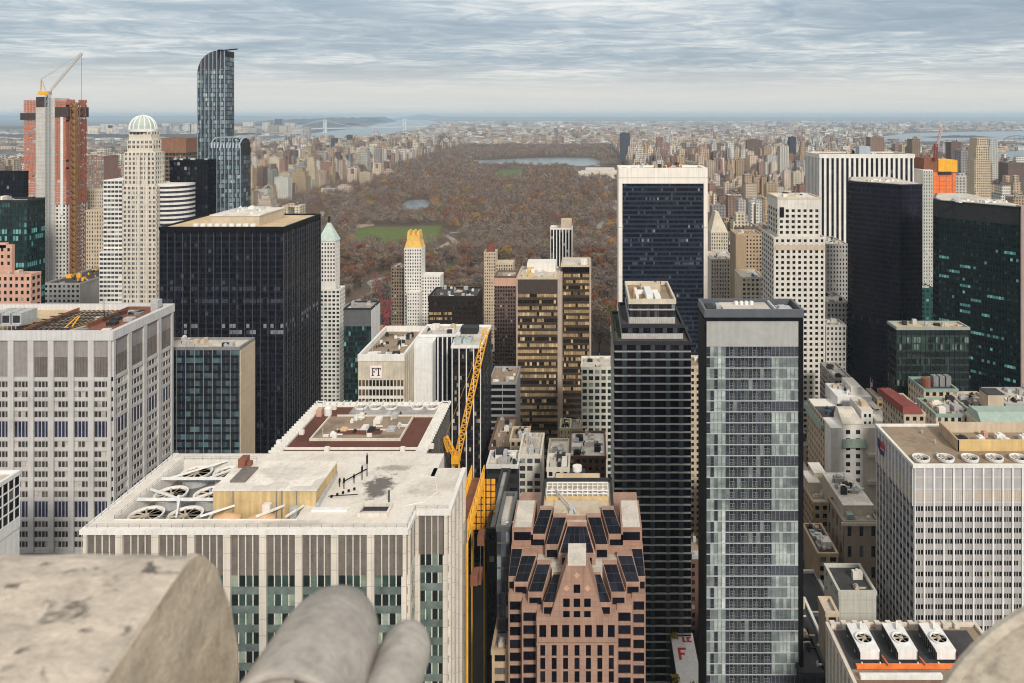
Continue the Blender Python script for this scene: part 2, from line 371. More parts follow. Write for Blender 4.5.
def ridge(name, pts, depth, mat, seed):
    """a long wooded ridge: crest points (px, D, height) with noise, sloping down on both sides"""
    r = np.random.default_rng(seed); mb = MB(); cr = []
    for (a, b) in zip(pts[:-1], pts[1:]):
        for k in range(14):
            q = k / 14; D = a[1] + (b[1] - a[1]) * q; px = a[0] + (b[0] - a[0]) * q
            cr.append((X(px, D), D, max(2, (a[2] + (b[2] - a[2]) * q) * r.uniform(0.86, 1.12))))
    e = pts[-1]; cr.append((X(e[0], e[1]), e[1], e[2]))
    for a, b in zip(cr[:-1], cr[1:]):
        mb.face([(a[0], a[1] - depth, 0.3), (b[0], b[1] - depth, 0.3), (b[0], b[1] - depth * .3, b[2] * .8), (a[0], a[1] - depth * .3, a[2] * .8)])
        mb.face([(a[0], a[1] - depth * .3, a[2] * .8), (b[0], b[1] - depth * .3, b[2] * .8), b, a])
        mb.face([a, b, (b[0], b[1] + depth, 0.3), (a[0], a[1] + depth, 0.3)])
    return tag(mb.build(name, mat, smooth=True), kind='structure')
WOODED = roofmat('bare wooded hillside', (0.06, 0.05, 0.055), (0.035, 0.032, 0.035), 0.6, 0.004)
ridge('hill_terrain', [(-60, 13500, 40), (90, 13200, 62), (180, 13500, 70), (240, 14200, 75), (300, 15500, 85), (352, 17800, 60)], 900, WOODED, 1)
ridge('hill_terrain', [(-80, 8500, 30), (40, 8300, 42), (120, 8200, 45), (190, 8500, 38), (250, 9300, 32)], 450, WOODED, 2)
ridge('hill_terrain', [(270, 19500, 130), (330, 21000, 165), (375, 24000, 185), (386, 26500, 175)], 1600, WOODED, 3)
ridge('hill_terrain', [(-200, 46000, 150), (0, 47000, 215), (150, 48000, 200), (260, 50000, 190), (340, 52000, 165)], 4000, WOODED, 4)
ridge('hill_terrain', [(405, 50000, 120), (424, 50000, 300), (440, 50000, 150), (620, 52000, 130), (800, 53000, 120), (1100, 53000, 130)], 4000, WOODED, 5)
ridge('hill_terrain', [(640, 17500, 12), (760, 16500, 22), (880, 17000, 18), (1000, 17500, 25), (1110, 17500, 15)], 1500, WOODED, 6)
ridge('island_terrain', [(925, 8500, 2), (950, 8550, 20), (975, 8600, 18), (990, 8600, 2)], 190, WOODED, 7)
ridge('island_terrain', [(1010, 7900, 2), (1030, 7900, 15), (1070, 7900, 12)], 100, WOODED, 8)

# ------------------------------------------------------------------ building kit
def axis(ax, pl):
    if ax == 'F': return lambda a, o, z: (a, pl - o, z)
    if ax == 'R': return lambda a, o, z: (pl + o, a, z)
    if ax == 'L': return lambda a, o, z: (pl - o, a, z)
def obox(mb, A, a0, a1, o0, o1, z0, z1, bottom=True):
    b = [A(a0, o1, z0), A(a1, o1, z0), A(a1, o0, z0), A(a0, o0, z0)]; t = [A(a0, o1, z1), A(a1, o1, z1), A(a1, o0, z1), A(a0, o0, z1)]
    mb.idx(b + t, [(0, 1, 5, 4), (1, 2, 6, 5), (3, 0, 4, 7), (4, 5, 6, 7)] + ([(3, 2, 1, 0)] if bottom else []))
class Bldg:
    def __init__(s, name, label, cat, x, y, vb=700, group=None):
        s.root = thing(name, label, cat, (x, y, 0), group); s.wins = []; s.vb = vb
    def part(s, name, mb, mat, **k): return mb.build(name, mat, s.root, **k)
    def boxpart(s, name, mat, *c, **k): return MB().box(*c).build(name, mat, s.root, **k)
    def win(s, quads, mat):
        """quads: list of (four points, value) forming one window"""
        p = quads[0][0]; q = quads[-1][0]
        c = [(p[0][i] + q[2][i]) / 2 for i in range(3)]
        px, py = proj(*c); d = c[1]
        e1 = Vector(q[1]) - Vector(p[0]); e2 = Vector(p[3]) - Vector(p[0])
        sc_ = e1.length * e2.length / (d * d)
        inside = -5 < px < 1030 and -5 < py < min(s.vb, 688)
        s.wins.append((sc_ if inside else sc_ * 1e-4, quads, mat))
    def finish(s, n=100):
        s.wins.sort(key=lambda w: -w[0])
        rest = {}
        for i, (sc_, quads, mat) in enumerate(s.wins):
            if i < n and sc_ > 2e-5:
                mb = MB()
                for q, v in quads: mb.av = v; mb.face(q)
                mb.build('window', mat, s.root)
            else: rest.setdefault(mat.name, (mat, []))[1].extend(quads)
        if rest:
            mb = MB(); ms = [r[0] for r in rest.values()]
            for j, (mat, qs) in enumerate(rest.values()):
                mb.mi = j
                for q, v in qs: mb.av = v; mb.face(q)
            mb.build('window', ms, s.root, kind='stuff')
        return s
def facade(b, ax, pl, a0, a1, z0, z1, cp, rp, pier=.6, span=1.2, pd=.4, sd=.25, lights=1, mull=.12, gm=None, wm=None, sm=None,
           mode='cell', vf=None, cut=None, skip=None, nrows=None, zlow=None, merge=None, endp=None):
    """a wall of windows between piers and spandrels: columns about cp wide, storeys rp high counted down from z1"""
    A = axis(ax, pl); W = a1 - a0
    nc = max(1, round(W / cp)); cw = W / nc
    nr = nrows or max(1, int((z1 - z0) / rp)); zb = z1 - nr * rp
    pm, smb = MB(), MB()
    for i in range(nc + 1):
        x = a0 + i * cw; h = pier / 2
        e = endp if endp is not None and i in (0, nc) else h
        lo = max(a0, x - (e if i == nc else h)); hi = min(a1, x + (e if i == 0 else h))
        if hi - lo > .01: obox(pm, A, lo, hi, 0.0, pd, zb, z1 - .012, False)
    if zb - z0 > .3: obox(smb, A, a0, a1, 0.0, sd + .01, z0, zb)
    if lights > 1 and mull > 0:
        for i in range(nc):
            l = a0 + i * cw + pier / 2; w = (cw - pier) / lights
            for k in range(1, lights):
                obox(pm, A, l + k * w - mull / 2, l + k * w + mull / 2, 0.0, max(.1, sd * .75), zb, z1 - .02, False)
    for r in range(nr):
        zt = z1 - r * rp; zl = zt - rp
        top = zt - .02; bot = zl + span
        if merge and merge(r): bot = zl
        else:
            obox(smb, A, a0, a1, 0.0, sd, zl + .015, zl + span)
        band = []
        for i in range(nc):
            if skip and skip(r, i): 
                l = a0 + i * cw; obox(smb, A, l, l + cw, 0.0, sd + .02, bot - .05, zt, False); continue
            l = a0 + i * cw + pier / 2; w = (cw - pier) / lights; qs = []
            for k in range(lights):
                v = vf(r, i, k) if vf else random.random()
                x0, x1 = l + k * w, l + (k + 1) * w
                qs.append(((A(x0, .04, bot), A(x1, .04, bot), A(x1, .04, top), A(x0, .04, top)), v))
            if mode == 'cell': b.win(qs, gm)
            else: band += qs
        if band: b.win(band, gm)
    wm = wm or grey_wall
    b.part('facade_piers', pm, wm); b.part('spandrels', smb, sm or wm)
def roof(b, x0, x1, y0, y1, z, ph=1.1, pt=.5, rm=None, pm=None):
    """roof sheet with a parapet round it; z is the top of the parapet"""
    MB().box(x0 + pt, x1 - pt, y0 + pt, y1 - pt, z - ph - .3, z - ph).build('roof', rm or roof_grey, b.root)
    mb = MB(); mb.box(x0 - .03, x1 + .03, y0 - .03, y0 + pt, z - ph - .4, z); mb.box(x0 - .03, x1 + .03, y1 - pt, y1 + .03, z - ph - .4, z)
    mb.box(x0 - .03, x0 + pt, y0 + pt, y1 - pt, z - ph - .4, z - .004); mb.box(x1 - pt, x1 + .03, y0 + pt, y1 - pt, z - ph - .4, z - .004)
    mb.build('parapet', pm or grey_wall, b.root)
def clutter(b, x0, x1, y0, y1, z, n=6, seed=0, mats=None, hmax=3.0):
    r = random.Random(seed)
    for i in range(int(n * 1.9)):
        q = 1 if i < n * .7 else .45
        w, d, h = r.uniform(1.2, 4.4) * q, r.uniform(1.2, 4.4) * q, r.uniform(.7, hmax) * (.4 + .6 * q)
        if x1 - x0 < w + .4 or y1 - y0 < d + .4: continue
        x, y = r.uniform(x0, x1 - w), r.uniform(y0, y1 - d); m = r.choice(mats or [zinc, offwhite, grey_wall, dark_grey, beige])
        mb = MB(); mb.box(x, x + w, y, y + d, z, z + h)
        k = r.random()
        if k < .35: mb.tube((x + w / 2, y + d / 2, z + h), (x + w / 2, y + d / 2, z + h + .5), min(w, d) * .34, 12)
        elif k < .55: mb.box(x + w * .2, x + w * .8, y + d * .2, y + d * .8, z + h, z + h + .6); mb.tube((x + w, y + d / 2, z + h * .5), (x + w + 2.5, y + d / 2, z + h * .5), .3, 8)
        elif k < .7: mb.beam((x, y, z), (x, y, z + h + 3), .12)
        mb.build('rooftop_unit', m, b.root)
def fan(b, c, r, h=1.2, hub=.25, blades=8, matc=None, name='cooling_fan', inner=None, tilt=0):
    """a round cooling fan: flared shroud ring with radial blades inside"""
    ring = MB(); ring.lathe((c[0], c[1], c[2]), [(r * .93, 0), (r, .15), (r * 1.04, h), (r * .92, h), (r * .86, .25)], 24)
    ring.f.pop(); ring.a.pop(); ring.m.pop(); ring.c.pop()
    o = ring.build(name, matc or white_paint, b.root)
    well = MB(); well.lathe((c[0], c[1], c[2] + .02), [(0.01, 0), (r * .86, .0)], 20); 
    well.build('fan_well', inner or dark_grey, o)
    bl = MB()
    for k in range(blades):
        a = 2 * math.pi * k / blades; ca, sa = math.cos(a), math.sin(a); e = (.62 / blades) * r
        z = c[2] + h * .7
        bl.hexa([(c[0] + ca * .1 * r - sa * e * .5, c[1] + sa * .1 * r + ca * e * .5, z - .12), (c[0] + ca * .86 * r - sa * e, c[1] + sa * .86 * r + ca * e, z - .16),
                 (c[0] + ca * .86 * r + sa * e, c[1] + sa * .86 * r - ca * e, z + .06), (c[0] + ca * .1 * r + sa * e * .5, c[1] + sa * .1 * r - ca * e * .5, z)],
                [(c[0] + ca * .1 * r - sa * e * .5, c[1] + sa * .1 * r + ca * e * .5, z - .06), (c[0] + ca * .86 * r - sa * e, c[1] + sa * .86 * r + ca * e, z - .1),
                 (c[0] + ca * .86 * r + sa * e, c[1] + sa * .86 * r - ca * e, z + .12), (c[0] + ca * .1 * r + sa * e * .5, c[1] + sa * .1 * r - ca * e * .5, z + .06)])
    bl.lathe((c[0], c[1], z - .3), [(hub * r, 0), (hub * r, .5), (.01, .62)], 12)
    bl.build('fan_blades', wall('fan blade', (.42, .36, .28), .15, .5, .6), o)
    return o
def lattice(mb, p, q, w, n, r=.12):
    """square lattice boom between two points"""
    p, q = Vector(p), Vector(q); d = (q - p).normalized()
    u = d.cross(Vector((0, 1, 0))); u = u.normalized() if u.length > .05 else Vector((1, 0, 0)); v = d.cross(u)
    cs = [(u * a + v * c) * (w / 2) for a, c in ((-1, -1), (1, -1), (1, 1), (-1, 1))]
    for c in cs: mb.tube(p + c, q + c, r, 4)
    for k in range(n):
        a, e = p.lerp(q, k / n), p.lerp(q, (k + 1) / n)
        for j in range(4):
            c0, c1 = cs[j], cs[(j + 1) % 4]
            mb.tube(a + c0, e + c1, r * .7, 4)
            mb.tube(e + c1, e + c0, r * .6, 4)
def tower(name, label, cat, px0, px1, py, D, depth, wm, gm, cp, rp, pier, span, pd=.4, sd=.25, lights=1, mull=.12, sides='FR', mode='cell',
          top=0, topm=None, rm=None, pm=None, vb=700, sm=None, vf=None, ph=1.1, core=None, z1=None, x0=None, x1=None, n=100, cl=5, done=True, merge=None, scp=None, group=None, clm=None, endp=None):
    x0 = X(px0, D) if x0 is None else x0; x1 = X(px1, D) if x1 is None else x1; z1 = Z(py, D) if z1 is None else z1; y0, y1 = D, D + depth
    b = Bldg(name, label, cat, (x0 + x1) / 2, (y0 + y1) / 2, vb, group); b.box = (x0, x1, y0, y1, z1)
    b.boxpart('wall', core or wm, x0, x1, y0, y1, 0, z1 - ph - .31)
    zf = z1 - ph - .4 - top
    zl = max(0.0, Z(min(vb, 690), D) - 22)
    for s in sides:
        a0, a1, pl = {'F': (x0, x1, y0), 'R': (y0, y1, x1), 'L': (y0, y1, x0)}[s]
        facade(b, s, pl, a0, a1, max(0, zl), zf, (scp or cp) if s != 'F' else cp, rp, pier, span, pd, sd, lights, mull, gm, wm, sm, mode, vf, merge=merge, endp=endp)
    if top > 0:
        e = max(pd, sd) + .02
        MB().box(x0 - e, x1 + e, y0 - e, y1 + .02, zf, z1 - ph - .405).build('top_band', topm or wm, b.root)
    e = max(pd, sd) + .05 if top <= 0 else max(pd, sd) + .05
    roof(b, x0 - e, x1 + e, y0 - e, y1 + .05, z1, ph, .6 + e, rm, pm or wm)
    if cl: clutter(b, x0 + 1, x1 - 1, y0 + 1, y1 - 1, z1 - ph, cl, hash(label) % 999 if False else len(label) * 7 + int(D), clm)
    if done: b.finish(n)
    return b
# ------------------------------------------------------------------ nearest office blocks, left
def row_mix(rows, v):     # given rows take value v
    return lambda r, i, k: v + random.uniform(-.03, .03) if r in rows else random.random() * .8
# A: pale concrete grid block with a tall louvred attic
xa0, xa1, ya0, za = X(-150, 330), X(112, 330), 330, Z(331, 330)
ya1 = DZ(304, za)
b = Bldg('office_block', 'pale concrete grid office block at the left edge with dark steelwork on its roof', 'office building', (xa0 + xa1) / 2, 350)
b.boxpart('wall', grey_wall, xa0, xa1, ya0, ya1, 0, za - 3.4)
zt = Z(341, 330)
def avf(r, i, k):
    if r in (4, 5, 12, 13): return .80 + random.uniform(0, .08)
    return random.random() * .74 if random.random() < .86 else .95
mg = lambda r: r in (4, 12)
bay = 20 * 330 / F
for s, a0, a1, pl, cpp in (('F', xa1 - 13 * bay, xa1, ya0, bay), ('R', ya0, ya1, xa1, (ya1 - ya0) / 4)):
    facade(b, s, pl, a0, a1, 60, Z(381, 330), cpp, 4.36, 2.5, 1.7, .9, .45, 4, .24, g_brown, concrete, concrete, vf=avf, merge=mg, endp=1.6)
    A = axis(s, pl); lm, pm_, wm_ = MB(), MB(), MB(); nc = round((a1 - a0) / cpp); cw = (a1 - a0) / nc
    zl0, zl1 = Z(377, 330), zt
    for i in range(nc):
        l0, l1 = a0 + i * cw + 1.25, a0 + (i + 1) * cw - 1.25; zm = zl0 + (zl1 - zl0) * (.56 if (i > nc - 5 or s == 'R') else .02)
        obox(wm_, A, l0, l1, 0, .12, zm, zl1)
        if zm - zl0 > 2:
            obox(lm, A, l0, l1, 0, .05, zl0, zm)
            for k in range(9): obox(lm, A, l0 + (l1 - l0) * (k + .2) / 9, l0 + (l1 - l0) * (k + .6) / 9, .05, .25, zl0, zm)
    b.part('louvre', lm, louvre); b.part('attic_panel', wm_, louvre_grey)
    for i in range(nc + 1):
        x = a0 + i * cw; obox(pm_, A, max(a0, x - 1.25), min(a1, x + 1.25), 0, .9, Z(381, 330) - .01, za - 3.3, False)
    obox(pm_, A, a0, a1, 0, .55, Z(381, 330), zl0)
    b.part('facade_piers', pm_, concrete)
e = 1.0
rf = MB(); rf.box(xa0, xa1 - .6, ya0 + .6, ya1 - .6, za - 3.4, za - 2.6); rf.build('roof', roof_gold, b.root)
pr = MB(); pr.box(xa0 - e, xa1 + e, ya0 - e, ya0 + 1.2, za - 3.9, za); pr.box(xa0 - e, xa1 + e, ya1 - 1.2, ya1 + e, za - 3.9, za); pr.box(xa1 - 1.2, xa1 + e, ya0 + 1.2, ya1 - 1.2, za - 3.9, za - .004)
b.part('parapet', pr, wall('pale parapet panel', (0.58, 0.57, 0.57), 0.08, 0.3, 0.5, panel=(2.2, 30, 0.05)))
# sunken rusty plant deck
dk = MB(); dk.box(X(85, 345), xa1 - 2, ya0 + 3, ya1 - 4, za - 2.59, za - 2.3); b.part('plant_deck', dk, rust)
dw = MB()
for q in ((X(92, 345), xa1 - 2, ya1 - 5, ya1 - 4), (X(40, 345), X(41, 345), ya0 + 5, ya1 - 6), (X(92, 345) - .8, X(92, 345), ya0 + 12, ya1 - 4)): dw.box(q[0], q[1], q[2], q[3], za - 2.6, za - .2)
b.part('plant_screen', dw, rust)
st = MB(); r_ = random.Random(3)
for i in range(12):
    x = X(22, 345) + i * 2.3; st.beam((x, ya0 + 5, za - 1.4), (x + 13, ya1 - 8, za - 1.0), .3)
for i in range(6): st.beam((X(30, 345), ya0 + 6 + i * 5.5, za - 1.1), (X(80, 345), ya0 + 8 + i * 5.5, za - 1.1), .4)
b.part('steel_rails', st, dark_grey)
for i in range(15):
    x, y = r_.uniform(X(75, 345), xa1 - 7), r_.uniform(ya0 + 6, ya1 - 8); w = r_.uniform(2, 5)
    MB().box(x, x + w, y, y + r_.uniform(1.5, 4), za - 2.4, za - r_.uniform(.7, 1.6)).build('rooftop_unit', r_.choice([zinc, dark_grey, offwhite, grey_steel]), b.root)
yb = MB()
for k in range(2): yb.beam((X(68 + 3 * k, 340), 338 + 3 * k, za - .9), (X(75 + 2 * k, 352), 354, za + .1), .5)
yb.beam((X(50, 340), 337, za - 2), (X(70, 340), 339, za - 1.2), .7)
b.part('yellow_pipe', yb, yellow_paint)
ms = MB(); ms.beam((X(107, 345), 345, za - 2.4), (X(104, 345), 345, za + 4.5), .3); ms.beam((X(110, 345), 346, za - 2), (X(106, 345), 346, za + 3.6), .35); ms.tube((X(104, 345), 345, za), (X(104, 345), 345, za + 10), .12, 5)
b.part('mast', ms, dark_grey)
hv = MB(); hx = X(-8, 338); hv.box(hx, X(21, 338), 337, 349, za + .3, za + .8)
for (q0, q1) in ((0, .27), (.33, .62), (.68, 1)):
    hv.box(hx + (X(21, 338) - hx) * q0, hx + (X(21, 338) - hx) * q1, 338, 348, za + .8, za + 5.6)
for k in range(7): hv.beam((hx + k * 1.9, 337, za - 2.6), (hx + k * 1.9, 337, za + .5), .25); hv.beam((hx + k * 1.9, 337, za + 5.2), (hx + k * 1.9, 337, za + 6.8), .12)
hv.beam((hx, 337, za + 6.7), (X(21, 338), 337, za + 6.7), .12)
u = b.part('cooling_unit', hv, zinc)
gr = MB()
for (q0, q1) in ((.03, .24), (.36, .59), (.72, .96)): gr.box(hx + (X(21, 338) - hx) * q0, hx + (X(21, 338) - hx) * q1, 337.9, 338.05, za + 1.4, za + 4.6)
gr.build('intake_grille', dark_grey, u)
MB().box(X(153, 372), X(160, 372), 370, 374, za - 2, za + 3.4).build('rooftop_unit', zinc, b.root)
b.finish()

# left edge low block with a white grid
xq = X(19.5, 262); zq = Z(470, 262)
b = tower('office_block', 'low white-gridded office block cut off by the left edge, beneath the concrete block', 'office building', 0, 0, 0, 205, 57, white_paint, g_dark, 2.6, 3.7, .32, .5, .3, .25, sides='R', x0=xq - 45, x1=xq, z1=zq, vb=560, rm=roof_pale, cl=6)

# B: white office block in front
def stained():
    m, t, b_ = newmat('stained white membrane'); g = t.nodes.new('ShaderNodeNewGeometry'); P = g.outputs['Position']
    a = noise(t, P, .09, 8, .68, .6); f = noise(t, P, 1.3, 5, .7); w = noise(t, P, .32, 7, .7, .4)
    c = mixc(t, ramp(t, a, [(.46, (0, 0, 0)), (.72, (.6, .6, .6))]), (.70, .655, .59), (.36, .31, .26))
    c = mixc(t, 1.0, c, ramp(t, f, [(.25, (.84, .84, .84)), (.75, (1.1, 1.1, 1.1))]), 'MULTIPLY')
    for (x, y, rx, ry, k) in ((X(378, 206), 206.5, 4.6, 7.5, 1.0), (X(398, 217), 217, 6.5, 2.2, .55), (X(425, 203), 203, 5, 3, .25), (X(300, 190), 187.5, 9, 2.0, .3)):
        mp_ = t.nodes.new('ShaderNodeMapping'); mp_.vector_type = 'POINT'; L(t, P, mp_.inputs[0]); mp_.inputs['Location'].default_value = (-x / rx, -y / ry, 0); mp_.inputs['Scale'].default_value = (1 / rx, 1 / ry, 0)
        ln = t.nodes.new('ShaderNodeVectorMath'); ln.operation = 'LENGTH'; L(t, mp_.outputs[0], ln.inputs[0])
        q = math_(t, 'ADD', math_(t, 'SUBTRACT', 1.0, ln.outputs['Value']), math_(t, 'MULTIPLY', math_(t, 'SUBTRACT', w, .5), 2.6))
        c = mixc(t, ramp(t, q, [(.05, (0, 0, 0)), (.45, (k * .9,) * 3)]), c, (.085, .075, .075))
    L(t, c, b_.inputs['Base Color']); b_.inputs['Roughness'].default_value = .85; return m
stained_roof = stained()
DB = 185.0; zB = Z(529, DB)
bx0, bx1 = X(85, DB), X(407, DB); yn = DZ(510, zB); xn = X(448, yn); yr = DZ(468, zB); ybk = DZ(453.5, zB); xk = X(438, yr)
b = Bldg('office_block', 'broad white office block with six big fans and tan tank covers in its roof', 'office building', (bx0 + bx1) / 2, 205)
zc_ = zB - 4.2
foot = [(bx0, DB), (bx1, DB), (bx1, yn), (xn, yn), (xn, yr), (xk, yr), (xk, ybk), (bx0, ybk)]
b.part('wall', MB().prism(foot, 0, zc_ - .01), white_stone)
# roof deck pieces round the sunken fan court
px0_, px1_, py0_, py1_ = bx0 + 4.6, -97.7, DB + 4.2, ybk - 4.6       # fan court
qx1 = -73.6; qy1 = 196.0                                             # tank court in front of the penthouse
rfm = MB()
for q in ((bx0, bx1, DB, py0_), (bx0, px0_, py0_, ybk), (px0_, px1_, py1_, ybk), (px1_, xk, 212, ybk), (qx1, bx1, py0_, 212), (bx1, xn, yn, yr), (bx1 - .001, xk, yr - .001, 212)):
    if q[1] > q[0]: rfm.box(q[0], q[1], q[2], q[3], zc_, zB)
b.part('roof', rfm, stained_roof)
MB().box(px0_, qx1, py0_, py1_, zc_ + .004, zc_ + .3).build('court_floor', roofmat('court floor', (.16, .155, .15), (.45, .44, .42), .6, .25), b.root)
cw_ = MB()
for q in ((px0_ - .2, px0_ + .04, py0_ + .05, py1_ - .05), (px0_ + .05, px1_, py1_ - .04, py1_ + .2), (qx1 - .04, qx1 + .2, py0_, qy1), (px0_, qx1, py0_ - .2, py0_ + .03)): cw_.box(q[0], q[1], q[2], q[3], zc_, zB + .25)
b.part('court_kerb', cw_, offwhite)
for (fx, fy) in ((-113.6, 193.6), (-103.6, 193.6), (-113.2, 204.3), (-102.6, 204.3), (-112.6, 216.5), (-103.4, 216.5)):
    fan(b, (fx, fy, zc_ + 2.6), 4.1, .75, .16, 9, offwhite, inner=black_metal)
    MB().tube((fx, fy, zc_ + .3), (fx, fy, zc_ + 2.6), 3.7, 20).build('fan_base', zinc, b.root)
def sbeam(p, q, w): b.part('steel_beam', MB().beam(p, q, w), white_paint)
for y in (198.9, 210.3): sbeam((px0_, y, zB + .2), (px1_, y, zB + .2), .6)
for (p, q) in (((-118.5, 204), (-108, 198.9)), ((-117, 210.3), (-106, 221)), ((-106, 210.3), (-98, 221)), ((-108, 198.9), (-104, 190)), ((-104, 198.9), (-98.5, 205)), ((-98.4, 190), (-92, 195.6)), ((-84, 190), (-79, 195.6)), ((-76.5, 190), (-74, 195.6))):
    sbeam((*p, zB + .3), (*q, zB + .3), .45)
sbeam((-108.2, 198.9, zc_), (-108.2, 198.9, zB + 1.2), .7); sbeam((-98.4, 190, zc_), (-98.4, 210, zB), .6)
tp = MB(); tp.idx([(-106.5, 207.6, zc_ + 2.3), (-103, 206.6, zc_ + 2.7), (-101.8, 209.2, zc_ + 2.4), (-105, 210.0, zc_ + 2.9), (-104.4, 208.3, zc_ + 3.4)], [(0, 1, 4), (1, 2, 4), (2, 3, 4), (3, 0, 4)])
tp.box(-106.4, -102.4, 207, 209.6, zc_ + .5, zc_ + 2.35); b.part('tarpaulin', tp, blue_tarp)
MB().box(-103.8, -101.9, 208.2, 210, zc_ + 2.4, zc_ + 3.2).build('crate', peach, b.root)
# penthouse
zP = 154.0
b.part('penthouse_wall', MB().box(px1_, -71.0, qy1, 212, zc_ + .3, zP - .4), tan_wall)
MB().box(px1_ - .25, -70.75, qy1 - .25, 212.2, zP - .399, zP).build('penthouse_roof', roof_white, b.root)
mm = MB(); mm.box(-95, -91, 199.5, 207.5, zP, zP + .5); b.part('roof_hatch', mm, louvre)
mm = MB(); mm.box(-96.8, -94.9, 207.8, 211, zP, zP + 2.2); mm.box(-94.6, -93.6, 208.5, 210, zP, zP + 1.2); b.part('rooftop_unit', mm, rust)
pp = MB()
for x in (-92.4, -81.2, -79.8, -76): pp.tube((x, qy1 - .25, zc_), (x, qy1 - .25, zP - .3), .18, 6)
b.part('drain_pipe', pp, grey_steel)
for x in (-92.5, -83.6):
    d = MB(); d.lathe((x, 192.4, zB - 1.9), [(0.01, 0), (3.4, 0), (3.55, .25), (3.4, .7), (1.2, 1.5), (.01, 1.6)], 28, .78); b.part('tank_cover', d, peach)
    d = MB(); d.lathe((x, 192.4, zc_ + .3), [(3.2, 0), (3.2, 2.2), (.01, 2.21)], 24, .78); b.part('tank', d, grey_wall)
MB().box(-84.2, -82.2, 194, 195.8, zc_ + .3, zB + 1.1).build('rooftop_unit', offwhite, b.root)
MB().box(-76.6, -74.9, 193, 194.6, zc_ + .3, zB + .9).build('rooftop_unit', zinc, b.root)
# roof furniture on the right
hx0, hx1, hy0, hy1 = X(356, 190), X(387, 190), DZ(517, zB), DZ(506, zB)
hm = MB()
for q in ((hx0, hx1, hy0, hy0 + .5), (hx0, hx1, hy1 - .5, hy1), (hx0, hx0 + .5, hy0 + .5, hy1 - .5), (hx1 - .5, hx1, hy0 + .5, hy1 - .5)): hm.box(q[0], q[1], q[2], q[3], zB + .004, zB + .9)
b.part('hatch_frame', hm, cream)
MB().box(hx0 + .5, hx1 - .5, hy0 + .5, hy1 - .5, zB + .005, zB + .1).build('hatch_well', dark_grey, b.root)
MB().box(hx0 + 1, hx1 - .6, hy0 + .8, hy0 + 1.6, zB + .11, zB + .7).build('hatch_cover', zinc, b.root)
MB().box(X(310, 192), X(346, 192), DZ(512, zB), DZ(509, zB), zB + .004, zB + .5).build('rooftop_duct', white_paint, b.root)
dd = MB(); dd.hexa([(X(316, 195), 195, zB), (X(319, 195), 195, zB), (X(338, 213), 213, zB), (X(335, 213), 213, zB)], [(X(316, 195), 195, zB + 1.1), (X(319, 195), 195, zB + 1.1), (X(338, 213), 213, zB + 1.1), (X(335, 213), 213, zB + 1.1)])
b.part('rooftop_duct', dd, zinc)
an = MB(); ax_, ay_ = X(344, 205), 205
for (dx, dy, h) in ((0, 0, 3), (3.4, 5, 4), (-1.5, 1, 2.4), (1.8, 3, 2.6), (4.2, 7, 6.5)):
    an.tube((ax_ + dx, ay_ + dy, zB), (ax_ + dx, ay_ + dy, zB + h), .14, 5)
    an.box(ax_ + dx - .22, ax_ + dx + .22, ay_ + dy - .2, ay_ + dy + .2, zB + h * .55, zB + h * .9)
for k in range(5): an.box(ax_ - 2 + k * 1.2, ax_ - 1.5 + k * 1.2, ay_ - 5 + k, ay_ - 4.5 + k, zB + .004, zB + .6)
an.beam((ax_, ay_, zB + 2), (ax_ + 4, ay_ + 7, zB + 2), .25); an.beam((ax_ - 2.5, ay_ - 5, zB + .5), (ax_ + 5, ay_ - 4, zB + .5), .15)
b.part('antenna_rack', an, black_metal)
MB().tube((X(389, 198), 198, zB), (X(389, 198), 198, zB + 3), .22, 8).build('vent_pipe', dark_grey, b.root)
ed = MB()      # raised walkway kerb curving round the right-hand roof
pts = [(X(393, 187), 189), (X(398, 190), 193), (X(404, 195), 196), (X(424, 198), 198), (X(437, 203), 203), (X(436, 212), 211), (X(420, 213), 213), (X(414, 219), 219), (X(413, 224), 223)]
for p, q in zip(pts[:-1], pts[1:]): ed.beam((*p, zB + .05), (*q, zB + .05), .22)
b.part('roof_kerb', ed, offwhite)
rail = MB()
for p, q in (((bx0, DB + .3), (bx1, DB + .3)), ((bx0 + .3, DB + .3), (bx0 + .3, ybk - .3)), ((bx1, DB + .3), (bx1, yn)), ((bx1, yn + .3), (xn, yn + .3)), ((px0_, py0_), (px1_, py0_)), ((px0_, py0_), (px0_, py1_)), ((px0_, py1_), (px1_, py1_))):
    n = max(2, int(math.dist(p, q) / 2.6))
    for k in range(n + 1):
        x, y = p[0] + (q[0] - p[0]) * k / n, p[1] + (q[1] - p[1]) * k / n; rail.tube((x, y, zB), (x, y, zB + 1.1), .045, 4)
    for h in (.6, 1.1): rail.tube((*p, zB + h), (*q, zB + h), .035, 4)
b.part('railing', rail, grey_steel)
cp_ = MB()
E = .85
for q in ((bx0 - E, bx1 + .5, DB - E, DB + .6), (bx0 - E, bx0 + .6, DB + .6, ybk), (bx1 - .6, bx1 + .5, DB + .6, yn - E), (bx1 + .5, xn + E, yn - E, yn + .3), (xn - .3, xn + E, yn + .3, yr)):
    cp_.box(q[0], q[1], q[2], q[3], zB - 1.0, zB + .16)
b.part('cornice', cp_, white_stone)
def bvf(r, i, k): return random.random() if r >= 0 else 0
zl = Z(574, DB)
